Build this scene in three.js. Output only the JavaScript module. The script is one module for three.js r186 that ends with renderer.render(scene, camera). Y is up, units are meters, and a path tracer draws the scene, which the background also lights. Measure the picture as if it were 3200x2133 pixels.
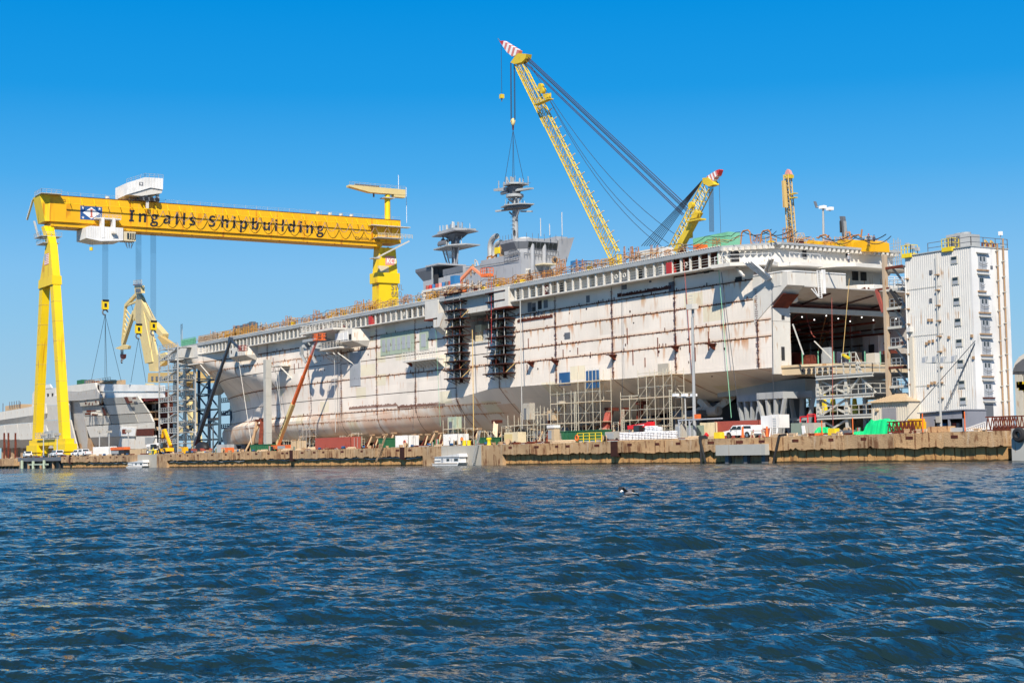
import * as THREE from 'three';
import { FontLoader } from 'three/addons/loaders/FontLoader.js';
import { TextGeometry } from 'three/addons/geometries/TextGeometry.js';

// ---------- camera: x runs along the quay (stern side = +x), z = 0 is the quay face, land at z < 0, y up, metres
const scene = new THREE.Scene();
const F = 5000, IW = 3200, IH = 2133, ROLL = 0.016, PITCH = 0.0714878, THETA = 0.5619106;
const EYE = [0, 1.496, 145.093];
const camera = new THREE.PerspectiveCamera(2 * Math.atan(IH / 2 / F) * 180 / Math.PI, IW / IH, 0.5, 6000);
camera.position.set(...EYE);
camera.lookAt(EYE[0] - Math.cos(THETA) * Math.cos(PITCH), EYE[1] + Math.sin(PITCH), EYE[2] - Math.sin(THETA) * Math.cos(PITCH));
camera.rotateZ(-ROLL);

// ---------- sky, sun, exposure
const EXPO = 1.33;
const s2l = c => (c /= 255) <= 0.04045 ? c / 12.92 : Math.pow((c + 0.055) / 1.055, 2.4);
{
  const stops = [[-90, 150, 185, 205], [-1, 172, 206, 226], [0, 172, 207, 227], [2, 165, 204, 227], [5, 142, 198, 235], [6.7, 130, 193, 239], [10, 76, 172, 237], [13, 30, 154, 230], [16.5, 2, 143, 224], [26, 8, 116, 196], [45, 18, 96, 170], [90, 24, 84, 152]];
  const H = 1024, data = new Float32Array(H * 8 * 4);
  for (let r = 0; r < H; r++) {
    const el = (r + 0.5) / H * 180 - 90;
    let k = 0; while (k < stops.length - 2 && el > stops[k + 1][0]) k++;
    const a = stops[k], b = stops[k + 1]; const t = Math.min(1, Math.max(0, (el - a[0]) / (b[0] - a[0])));
    for (let c = 0; c < 8; c++) {
      const o = (r * 8 + c) * 4;
      for (let i = 0; i < 3; i++) data[o + i] = (s2l(a[i + 1]) * (1 - t) + s2l(b[i + 1]) * t) / EXPO;
      data[o + 3] = 1;
    }
  }
  const sky = new THREE.DataTexture(data, 8, H, THREE.RGBAFormat, THREE.FloatType);
  sky.mapping = THREE.EquirectangularReflectionMapping; sky.magFilter = sky.minFilter = THREE.LinearFilter; sky.needsUpdate = true;
  scene.background = sky; scene.environment = sky;
}
const sun = new THREE.DirectionalLight(new THREE.Color(1, 0.915, 0.79), 4.9);
sun.position.set(-300 + 1.22 * 300, 1.48 * 300, 1.0 * 300 - 30);
sun.target.position.set(-300, 0, -30); scene.add(sun, sun.target);
sun.castShadow = true; sun.shadow.mapSize.set(4096, 4096); sun.shadow.radius = 1;
Object.assign(sun.shadow.camera, { left: -420, right: 420, top: 300, bottom: -300, near: 1, far: 1500 });
const renderer = new THREE.WebGLRenderer({ antialias: true });
renderer.toneMapping = THREE.LinearToneMapping; renderer.toneMappingExposure = EXPO; renderer.shadowMap.enabled = true;

// ---------- helpers
let SEED = 7; const rnd = () => { SEED = (SEED * 1664525 + 1013904223) >>> 0; return SEED / 4294967296; };
const rr = (a, b) => a + (b - a) * rnd();
const lerp = (a, b, t) => a + (b - a) * t, clamp = (x, a = 0, b = 1) => Math.min(b, Math.max(a, x));
const sst = (x, a, b) => { const t = clamp((x - a) / (b - a)); return t * t * (3 - 2 * t); };
const table = (tb, x) => { if (x <= tb[0][0]) return tb[0][1]; for (let i = 1; i < tb.length; i++) if (x <= tb[i][0]) return lerp(tb[i - 1][1], tb[i][1], (x - tb[i - 1][0]) / (tb[i][0] - tb[i - 1][0])); return tb[tb.length - 1][1]; };
// surveying: where a sight line through a point of the photograph meets a wall z = const, x = const or y = const
function sight(px, py) {
  const x = px - IW / 2, y = -(py - IH / 2), c = Math.cos(ROLL), s = Math.sin(ROLL), xr = (c * x + s * y) / F, yr = (-s * x + c * y) / F;
  const cp = Math.cos(PITCH), sp = Math.sin(PITCH), r = xr, u = yr * cp + sp, f = cp - yr * sp, st = Math.sin(THETA), ct = Math.cos(THETA);
  return [r * st - f * ct, u, -(r * ct + f * st)];
}
const on = (i, px, py, v) => { const d = sight(px, py), t = (v - EYE[i]) / d[i]; return [EYE[0] + d[0] * t, EYE[1] + d[1] * t, EYE[2] + d[2] * t]; };
const atz = (px, py, z) => on(2, px, py, z), atx = (px, py, x) => on(0, px, py, x), aty = (px, py, y) => on(1, px, py, y);
const GY = 3.5;                                        // level of the yard
const gx = (px, z, py = 1370) => atz(px, py, z)[0];    // place along the quay

const add3 = (a, b) => [a[0] + b[0], a[1] + b[1], a[2] + b[2]], sub3 = (a, b) => [a[0] - b[0], a[1] - b[1], a[2] - b[2]], mul3 = (a, k) => [a[0] * k, a[1] * k, a[2] * k];
const cross3 = (a, b) => [a[1] * b[2] - a[2] * b[1], a[2] * b[0] - a[0] * b[2], a[0] * b[1] - a[1] * b[0]];
const len3 = a => Math.hypot(a[0], a[1], a[2]), nrm3 = a => { const l = len3(a) || 1; return [a[0] / l, a[1] / l, a[2] / l]; };
const mix3 = (a, b, t) => [lerp(a[0], b[0], t), lerp(a[1], b[1], t), lerp(a[2], b[2], t)];

class MB {                                             // gathers faces, then becomes one named mesh
  constructor() { this.p = []; }
  tri(a, b, c) { this.p.push(a[0], a[1], a[2], b[0], b[1], b[2], c[0], c[1], c[2]); return this; }
  quad(a, b, c, d) { return this.tri(a, b, c).tri(a, c, d); }
  hexa(q) { const f = [[0, 1, 2, 3], [7, 6, 5, 4], [0, 4, 5, 1], [1, 5, 6, 2], [2, 6, 7, 3], [3, 7, 4, 0]]; for (const [a, b, c, d] of f) this.quad(q[a], q[b], q[c], q[d]); return this; }
  box(x0, y0, z0, x1, y1, z1) { return this.hexa([[x0, y0, z1], [x1, y0, z1], [x1, y1, z1], [x0, y1, z1], [x0, y0, z0], [x1, y0, z0], [x1, y1, z0], [x0, y1, z0]]); }
  bar(a, b, w, h = w) {
    const d = nrm3(sub3(b, a)); let s = Math.abs(d[1]) > 0.95 ? [1, 0, 0] : [0, 1, 0];
    const u = nrm3(cross3(d, s)), v = cross3(u, d), A = mul3(u, w / 2), B = mul3(v, h / 2);
    const c = (o, i, j) => [o[0] + A[0] * i + B[0] * j, o[1] + A[1] * i + B[1] * j, o[2] + A[2] * i + B[2] * j];
    return this.hexa([c(a, -1, -1), c(a, 1, -1), c(a, 1, 1), c(a, -1, 1), c(b, -1, -1), c(b, 1, -1), c(b, 1, 1), c(b, -1, 1)]);
  }
  tube(a, b, r, r2 = r, n = 6, caps = true) {
    const d = nrm3(sub3(b, a)), s = Math.abs(d[1]) > 0.95 ? [1, 0, 0] : [0, 1, 0], u = nrm3(cross3(d, s)), v = cross3(u, d), A = [], B = [];
    for (let i = 0; i < n; i++) { const t = i / n * Math.PI * 2, c = Math.cos(t), w = Math.sin(t); const e = [u[0] * c + v[0] * w, u[1] * c + v[1] * w, u[2] * c + v[2] * w]; A.push(add3(a, mul3(e, r))); B.push(add3(b, mul3(e, r2))); }
    for (let i = 0; i < n; i++) { const j = (i + 1) % n; this.quad(A[i], A[j], B[j], B[i]); if (caps) { this.tri(A[j], A[i], a); this.tri(B[i], B[j], b); } }
    return this;
  }
  path(pts, r, n = 5) { for (let i = 1; i < pts.length; i++) this.tube(pts[i - 1], pts[i], r, r, n, false); return this; }
  prism(pts, v) {                                       // flat polygon pushed along v
    const n = pts.length, q = pts.map(p => add3(p, v));
    let N = [0, 0, 0]; for (let i = 0; i < n; i++) N = add3(N, cross3(sub3(pts[i], pts[0]), sub3(pts[(i + 1) % n], pts[0])));
    const k = Math.abs(N[0]) > Math.abs(N[1]) && Math.abs(N[0]) > Math.abs(N[2]) ? 0 : Math.abs(N[1]) > Math.abs(N[2]) ? 1 : 2, i0 = (k + 1) % 3, i1 = (k + 2) % 3;
    for (const [a, b, c] of THREE.ShapeUtils.triangulateShape(pts.map(p => new THREE.Vector2(p[i0], p[i1])), [])) { this.tri(pts[a], pts[b], pts[c]); this.tri(q[c], q[b], q[a]); }
    for (let i = 0; i < n; i++) { const j = (i + 1) % n; this.quad(pts[i], q[i], q[j], pts[j]); }
    return this;
  }
  plan(xz, y0, y1) { return this.prism(xz.map(p => [p[0], y0, p[1]]), [0, y1 - y0, 0]); }
  loft(rings, close = true) {                           // rings of equal count
    for (let k = 1; k < rings.length; k++) { const A = rings[k - 1], B = rings[k], n = A.length; for (let i = 0; i < (close ? n : n - 1); i++) { const j = (i + 1) % n; this.quad(A[i], A[j], B[j], B[i]); } }
    return this;
  }
  xf(m, from = 0) { const v = new THREE.Vector3(); for (let i = from; i < this.p.length; i += 3) { v.set(this.p[i], this.p[i + 1], this.p[i + 2]).applyMatrix4(m); this.p[i] = v.x; this.p[i + 1] = v.y; this.p[i + 2] = v.z; } return this; }
  geo() {
    const p = new Float32Array(this.p), n = new Float32Array(p.length), uv = new Float32Array(p.length / 3 * 2);
    for (let i = 0; i < p.length; i += 9) {
      const ax = p[i + 3] - p[i], ay = p[i + 4] - p[i + 1], az = p[i + 5] - p[i + 2], bx = p[i + 6] - p[i], by = p[i + 7] - p[i + 1], bz = p[i + 8] - p[i + 2];
      let nx = ay * bz - az * by, ny = az * bx - ax * bz, nz = ax * by - ay * bx; const l = Math.hypot(nx, ny, nz) || 1; nx /= l; ny /= l; nz /= l;
      const X = Math.abs(nx), Y = Math.abs(ny), Z = Math.abs(nz);
      for (let k = 0; k < 3; k++) {
        const o = i + k * 3, w = (i / 3 + k) * 2; n[o] = nx; n[o + 1] = ny; n[o + 2] = nz;
        if (Y > X && Y > Z) { uv[w] = p[o]; uv[w + 1] = p[o + 2]; } else if (X > Z) { uv[w] = p[o + 2]; uv[w + 1] = p[o + 1]; } else { uv[w] = p[o]; uv[w + 1] = p[o + 1]; }
      }
    }
    const g = new THREE.BufferGeometry(); g.setAttribute('position', new THREE.BufferAttribute(p, 3)); g.setAttribute('normal', new THREE.BufferAttribute(n, 3)); g.setAttribute('uv', new THREE.BufferAttribute(uv, 2)); return g;
  }
  build(name, mat, parent, label) { return put(this.geo(), name, mat, parent, label); }
}
const M4 = (x, y, z, ry = 0, s = 1) => new THREE.Matrix4().compose(new THREE.Vector3(x, y, z), new THREE.Quaternion().setFromEuler(new THREE.Euler(0, ry, 0)), new THREE.Vector3(s, s, s));
function put(geo, name, mat, parent, label) {
  const m = new THREE.Mesh(geo, mat); m.castShadow = m.receiveShadow = true; m.name = parent ? name : numbered(name); (parent || scene).add(m);
  if (parent && label) m.userData.label = label; return m;
}
const used = {}; function numbered(n) { const k = used[n] = (used[n] || 0) + 1; return k === 1 ? n : n + '_' + String(k - 1).padStart(3, '0'); }
const LOCAL = new Set();
function tag(o, label, category, group, kind) { o.userData = { ...o.userData, label, category }; if (group) o.userData.group = group; if (kind) o.userData.kind = kind; return o; }
function struct(o, label, category) { o.userData = { label, category, kind: 'structure' }; return o; }
function thing(name, label, category, group) { const g = new THREE.Group(); g.name = numbered(name); scene.add(g); return tag(g, label, category, group); }
function copy(o, pos, turn = 0, label, s = 1) { const c = o.clone(); c.name = numbered(o.name.replace(/_\d{3}$/, '')); scene.add(c); c.userData = { ...o.userData }; LOCAL.add(c); c.position.set(...pos); c.rotation.y = turn; c.scale.multiplyScalar(s); if (label) c.userData.label = label; return c; }
function place(o, pos, turn = 0, s = 1) { LOCAL.add(o); o.position.set(...pos); o.rotation.y = turn; o.scale.setScalar(s); return o; }
const one = (mb, name, mat, label, category, group) => tag(mb.build(name, mat), label, category, group);

// ---------- computed textures
function hash(x, y, s) { let h = (x * 374761393 + y * 668265263 + s * 2147483647) | 0; h = (h ^ (h >>> 13)) * 1274126177 | 0; return ((h ^ (h >>> 16)) >>> 0) / 4294967296; }
function vn(x, y, per, s) { const xi = Math.floor(x), yi = Math.floor(y), fx = x - xi, fy = y - yi, u = fx * fx * (3 - 2 * fx), v = fy * fy * (3 - 2 * fy), m = (a, b) => hash(((a % per) + per) % per, ((b % per) + per) % per, s); return lerp(lerp(m(xi, yi), m(xi + 1, yi), u), lerp(m(xi, yi + 1), m(xi + 1, yi + 1), u), v); }
function fbm(x, y, per, s, o = 4) { let a = 0, k = 0.5, t = 0; for (let i = 0; i < o; i++) { a += k * vn(x, y, per, s + i * 17); t += k; x *= 2; y *= 2; per *= 2; k *= 0.5; } return a / t; }
function tex(w, h, fn, srgb = true, rx = 1, ry = 1) {
  const d = new Uint8Array(w * h * 4); for (let y = 0; y < h; y++) for (let x = 0; x < w; x++) { const c = fn(x / w, y / h), o = (y * w + x) * 4; for (let i = 0; i < 3; i++) d[o + i] = clamp(typeof c === 'number' ? c : c[i]) * 255; d[o + 3] = 255; }
  const t = new THREE.DataTexture(d, w, h); t.wrapS = t.wrapT = THREE.RepeatWrapping; t.magFilter = THREE.LinearFilter; t.minFilter = THREE.LinearMipmapLinearFilter; t.generateMipmaps = true; if (srgb) t.colorSpace = THREE.SRGBColorSpace; t.repeat.set(rx, ry); t.needsUpdate = true; return t;
}
const rgb = (r, g, b) => [r / 255, g / 255, b / 255];
// paint with dirt: broad patches, fine speckle, a few downward runs; multiplies the paint colour
const T = {};
T.dirt = tex(512, 512, (u, v) => { const a = fbm(u * 9, v * 9, 9, 3, 6), b = fbm(u * 120, v * 24, 120, 9, 3); return 0.92 + 0.08 * sst(a, 0.2, 0.7) - 0.08 * sst(b, 0.6, 0.9); }, true, 1 / 46, 1 / 46);
T.runs = tex(512, 512, (u, v) => { const a = fbm(u * 40, v * 2.5, 40, 5, 3), b = fbm(u * 7, v * 7, 7, 31, 4), k = sst(a, 0.64, 0.86) * sst(b, 0.42, 0.68), g = 0.92 + 0.08 * b; return [g * lerp(1, 0.8, k), g * lerp(1, 0.64, k), g * lerp(1, 0.5, k)]; }, true, 1 / 10, 1 / 10);
T.runsBig = T.runs.clone(); T.runsBig.repeat.set(1 / 48, 1 / 48); T.runsBig.needsUpdate = true;
T.rust = tex(512, 512, (u, v) => { const a = fbm(u * 10, v * 10, 10, 71, 5), b = fbm(u * 60, v * 60, 60, 77, 2), t = a * 0.7 + b * 0.3; return [lerp(0.26, 0.62, t), lerp(0.14, 0.36, t * t), lerp(0.09, 0.22, t * t)]; }, true, 1 / 6, 1 / 6);
T.conc = tex(1024, 512, (u, v) => {
  const a = fbm(u * 9, v * 5, 9, 41, 5), b = fbm(u * 70, v * 4, 70, 45, 3), c = fbm(u * 26, v * 13, 26, 48, 4), base = lerp(0.72, 0.94, a);
  const k = sst(b, 0.46, 0.76) * sst(c, 0.28, 0.58), w = sst(fbm(u * 33, v * 3, 33, 91, 3), 0.66, 0.85);
  const col = [base * 0.92, base * 0.79, base * 0.63], st = [0.42, 0.27, 0.17]; return [0, 1, 2].map(i => lerp(lerp(col[i], st[i], k * 0.75), 0.88, w * 0.4));
}, true, 1 / 26, 1 / 9);
T.grain = tex(256, 256, (u, v) => fbm(u * 24, v * 24, 24, 201, 4), false, 1 / 2.5, 1 / 2.5);

const LC = c => Array.isArray(c) ? new THREE.Color().setRGB(...c) : new THREE.Color(c);
const mat = (c, rough = 0.6, o = {}) => new THREE.MeshStandardMaterial({ color: LC(c), roughness: rough, ...o });
const M = {
  white: mat([0.74, 0.72, 0.68], 0.6, { map: T.runs }), whiteClean: mat([0.80, 0.79, 0.77], 0.5, { map: T.dirt }), cream: mat([0.70, 0.60, 0.40], 0.6, { map: T.dirt }),
  hull: null, hullGrey: mat([0.57, 0.55, 0.52], 0.65, { map: T.runs }), offwhite: mat([0.70, 0.67, 0.61], 0.62, { map: T.runs }),
  girder: mat([0.86, 0.45, 0.003], 0.5, { map: T.runsBig }), legYellow: mat([0.90, 0.62, 0.002], 0.5, { map: T.runsBig }), craneYellow: mat([0.74, 0.52, 0.03], 0.5, { map: T.dirt }), paleYellow: mat([0.72, 0.57, 0.26], 0.6, { map: T.runs }), sandYellow: mat([0.64, 0.44, 0.16], 0.7, { map: T.runs }),
  orangeTube: mat([0.50, 0.21, 0.06], 0.7, { map: T.runs }), yellowTube: mat([0.70, 0.36, 0.04], 0.6, { map: T.dirt }), safetyOrange: mat([0.80, 0.16, 0.03], 0.6, { map: T.dirt }), safetyYellow: mat([0.85, 0.63, 0.02], 0.5, { map: T.dirt }),
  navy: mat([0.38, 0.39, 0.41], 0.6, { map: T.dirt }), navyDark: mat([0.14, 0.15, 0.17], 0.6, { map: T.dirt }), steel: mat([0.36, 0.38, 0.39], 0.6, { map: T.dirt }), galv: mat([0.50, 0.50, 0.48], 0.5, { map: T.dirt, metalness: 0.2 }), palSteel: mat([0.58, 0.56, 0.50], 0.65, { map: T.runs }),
  blueSteel: mat([0.07, 0.12, 0.16], 0.6, { map: T.dirt }), dark: mat([0.025, 0.025, 0.028], 0.8), black: mat([0.012, 0.012, 0.014], 0.6), cable: mat([0.03, 0.035, 0.045], 0.6), ropePurple: mat([0.045, 0.022, 0.035], 0.7), glass: mat([0.02, 0.03, 0.035], 0.08), rubber: mat([0.018, 0.018, 0.02], 0.85),
  rust: mat([0.82, 0.74, 0.66], 0.9, { map: T.rust }), rustBlack: mat([0.22, 0.19, 0.17], 0.9, { map: T.rust }), rustDark: mat([0.50, 0.47, 0.44], 0.9, { map: T.rust }), scaff: mat([0.62, 0.58, 0.46], 0.6, { map: T.runs }), wood: mat([0.55, 0.38, 0.22], 0.85, { map: T.dirt }), woodPale: mat([0.66, 0.52, 0.36], 0.85, { map: T.dirt }), plank: mat([0.40, 0.26, 0.15], 0.9, { map: T.runs }),
  red: mat([0.55, 0.035, 0.03], 0.5, { map: T.dirt }), redCont: mat([0.38, 0.085, 0.06], 0.65, { map: T.runs }), brightRed: mat([0.72, 0.02, 0.025], 0.45), pinkRed: mat([0.62, 0.20, 0.17], 0.55), green: mat([0.03, 0.16, 0.07], 0.6, { map: T.runs }), greenTarp: mat([0.01, 0.62, 0.20], 0.45), paleGreen: mat([0.25, 0.52, 0.33], 0.6, { map: T.runs }), mintGreen: mat([0.20, 0.52, 0.33], 0.6, { map: T.dirt }), primer: mat([0.42, 0.50, 0.38], 0.7, { map: T.runs }), panelGrey: mat([0.40, 0.42, 0.45], 0.5, { map: T.dirt }),
  blue: mat([0.02, 0.10, 0.26], 0.6, { map: T.runs }), blueBright: mat([0.03, 0.16, 0.36], 0.5), flagBlue: mat([0.02, 0.085, 0.27], 0.5), print: mat([0.02, 0.022, 0.025], 0.6), printGrey: mat([0.20, 0.17, 0.14], 0.6), printWhite: mat([0.82, 0.81, 0.79], 0.5), printRed: mat([0.50, 0.13, 0.09], 0.5), pink: mat([0.68, 0.30, 0.26], 0.5),
  conc: mat([0.90, 0.81, 0.70], 0.9, { map: T.conc, bumpMap: T.grain, bumpScale: 0.05 }), concB: mat([0.80, 0.74, 0.66], 0.9, { map: T.conc, bumpMap: T.grain, bumpScale: 0.05 }), concC: mat([0.94, 0.81, 0.66], 0.9, { map: T.conc, bumpMap: T.grain, bumpScale: 0.06 }), concGrey: mat([0.46, 0.43, 0.37], 0.85, { map: T.runs, bumpMap: T.grain, bumpScale: 0.02 }), concPale: mat([0.46, 0.455, 0.42], 0.85, { map: T.runs }),
  tan: mat([0.55, 0.42, 0.27], 0.7, { map: T.dirt }), tanWall: mat([0.66, 0.60, 0.50], 0.65, { map: T.runs }), shedGrey: mat([0.24, 0.25, 0.29], 0.65, { map: T.dirt }), skin: mat([0.35, 0.2, 0.14], 0.6), denim: mat([0.05, 0.07, 0.12], 0.8), hiviz: mat([0.85, 0.22, 0.02], 0.7), hivizY: mat([0.55, 0.75, 0.05], 0.7), plastic: mat([0.74, 0.75, 0.78], 0.3), carWhite: new THREE.MeshPhysicalMaterial({ color: LC([0.80, 0.80, 0.80]), roughness: 0.3, clearcoat: 0.6, clearcoatRoughness: 0.1 }), chrome: mat([0.5, 0.5, 0.52], 0.25, { metalness: 0.9 }), lampWhite: mat([0.85, 0.85, 0.85], 0.3), tailRed: mat([0.45, 0.02, 0.02], 0.3),
};
const font = await new FontLoader().loadAsync('fonts/droid/droid_sans_bold.typeface.json');
const fontR = await new FontLoader().loadAsync('fonts/droid/droid_sans_regular.typeface.json');
const fontS = await new FontLoader().loadAsync('fonts/droid/droid_serif_bold.typeface.json');
// raised lettering: origin p, reading along u, standing along v, w = out of the wall
function letter(ch, f, size, p, u, v, w, name, m, parent, slant = 0) {
  const g = new TextGeometry(ch, { font: f, size, depth: 0.03, curveSegments: 4 });
  const B = new THREE.Matrix4().makeBasis(new THREE.Vector3(...u), new THREE.Vector3(...v), new THREE.Vector3(...w)); if (slant) g.applyMatrix4(new THREE.Matrix4().set(1, slant, 0, 0, 0, 1, 0, 0, 0, 0, 1, 0, 0, 0, 0, 1));
  g.applyMatrix4(B); g.translate(...p); return put(g, name, m, parent);
}
// guard rail along a line of points
function rail(mb, pts, h, step, r = 0.05, rows = 2) {
  for (let i = 1; i < pts.length; i++) {
    const a = pts[i - 1], b = pts[i], n = Math.max(1, Math.round(len3(sub3(b, a)) / step));
    for (let k = 1; k <= rows; k++) mb.bar(add3(a, [0, h * k / rows, 0]), add3(b, [0, h * k / rows, 0]), r);
    for (let k = 0; k <= n; k++) { const q = mix3(a, b, k / n); mb.bar(q, add3(q, [0, h, 0]), r); }
  }
  return mb;
}
const sag = (a, b, d, n = 8) => { const o = []; for (let i = 0; i <= n; i++) { const t = i / n, q = mix3(a, b, t); q[1] -= d * 4 * t * (1 - t); o.push(q); } return o; };
// ======================= SETTING =======================
{ // water: one sheet, tessellated more finely near the boat it is seen from
  const rows = []; let r = 3; while (r < 1200) { rows.push(r); r += r < 8.6 ? 0.3 : r < 45 ? r * 0.0037 : r < 120 ? r * 0.0046 : r < 260 ? r * 0.008 : r * 0.05; }
  const az = []; const mid = Math.atan2(-Math.cos(THETA), -Math.sin(THETA)); // heading in (x, z): sin, cos
  for (let a = -Math.PI; a < Math.PI - 1e-6;) { az.push(a); const d = Math.abs(a); a += d < 0.35 ? 0.00118 : d < 0.5 ? 0.012 : 0.06; } az.push(Math.PI);
  const W = []; SEED = 99;
  for (let i = 0; i < 64; i++) {
    const L = 5.0 * Math.pow(0.11 / 5.0, i / 63) * rr(0.9, 1.1), k = 2 * Math.PI / L, dir = 0.36 + (rr(-1, 1) + rr(-1, 1)) * (L > 1.2 ? 0.55 : 0.9);
    const sl = L > 2.2 ? 0.02 : L > 1.3 ? 0.04 : L > 0.4 ? 0.056 : 0.05; W.push([k * Math.cos(dir), k * Math.sin(dir), sl / k, rr(0, 6.283), L, Math.cos(dir), Math.sin(dir)]);
  }
  const nr = rows.length, na = az.length, pos = new Float32Array(nr * na * 3), uv = new Float32Array(nr * na * 2), idx = [];
  for (let i = 0; i < nr; i++) {
    const dr = i < nr - 1 ? rows[i + 1] - rows[i] : 40; const act = W.filter(w => w[4] > dr * 1.1).map(w => [...w, sst(w[4], dr * 1.1, dr * 2.2)]);
    for (let j = 0; j < na; j++) {
      const a = mid + az[j]; let x = EYE[0] + rows[i] * Math.sin(a), z = EYE[2] + rows[i] * Math.cos(a), h = 0, dx = 0, dz = 0;
      const fine = Math.abs(az[j]) < 0.4 ? 1 : 0, gust = 0.6 + 0.5 * vn(x / 23 + 900, z / 14 + 900, 4096, 5) + 0.35 * vn(x / 5 + 900, z / 5 + 900, 4096, 8);
      if (fine) for (const w of act) { const ph = w[0] * x + w[1] * z + w[3], s = Math.sin(ph), c = Math.cos(ph), A = w[2] * w[7] * gust; h += A * s; dx -= A * 0.85 * c * w[5]; dz -= A * 0.85 * c * w[6]; }
      const o = (i * na + j) * 3; pos[o] = x - dx * -1; pos[o + 1] = h; pos[o + 2] = z + dz; uv[(i * na + j) * 2] = x; uv[(i * na + j) * 2 + 1] = z;
      if (i && j) { const c = i * na + j; idx.push(c, c - 1, c - na - 1, c, c - na - 1, c - na); }
    }
  }
  const g = new THREE.BufferGeometry(); g.setAttribute('position', new THREE.BufferAttribute(pos, 3)); g.setAttribute('uv', new THREE.BufferAttribute(uv, 2)); g.setIndex(new THREE.BufferAttribute(new Uint32Array(idx), 1)); g.computeVertexNormals();
  const bump = tex(512, 512, (u, v) => { let s = 0; for (let i = 0; i < 1; i++) s += fbm(u * 14, v * 22, 14, 301, 5); return s; }, false, 1 / 3.1, 1 / 3.1);
  const wm = new THREE.MeshPhysicalMaterial({ color: LC([0.009, 0.023, 0.025]), roughness: 0.06, ior: 1.333, bumpMap: bump, bumpScale: 0.12 });
  const w = put(g, 'water', wm); struct(w, 'choppy deep blue harbour water in front of the quay', 'water');
}
{ // yard ground, a slab behind the quay wall
  const gt = tex(512, 512, (u, v) => { const a = fbm(u * 8, v * 8, 8, 401, 5), b = fbm(u * 50, v * 50, 50, 407, 2), t = a * 0.75 + b * 0.25; return [lerp(0.50, 0.70, t), lerp(0.46, 0.65, t), lerp(0.41, 0.57, t)]; }, true, 1 / 30, 1 / 30);
  const mb = new MB().box(-3000, -3, -3000, gx(3300, -1.6), GY - 0.004, -1.55);
  struct(mb.build('ground', mat([0.8, 0.8, 0.8], 0.95, { map: gt })), 'concrete yard ground behind the quay wall', 'ground');
}
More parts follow.
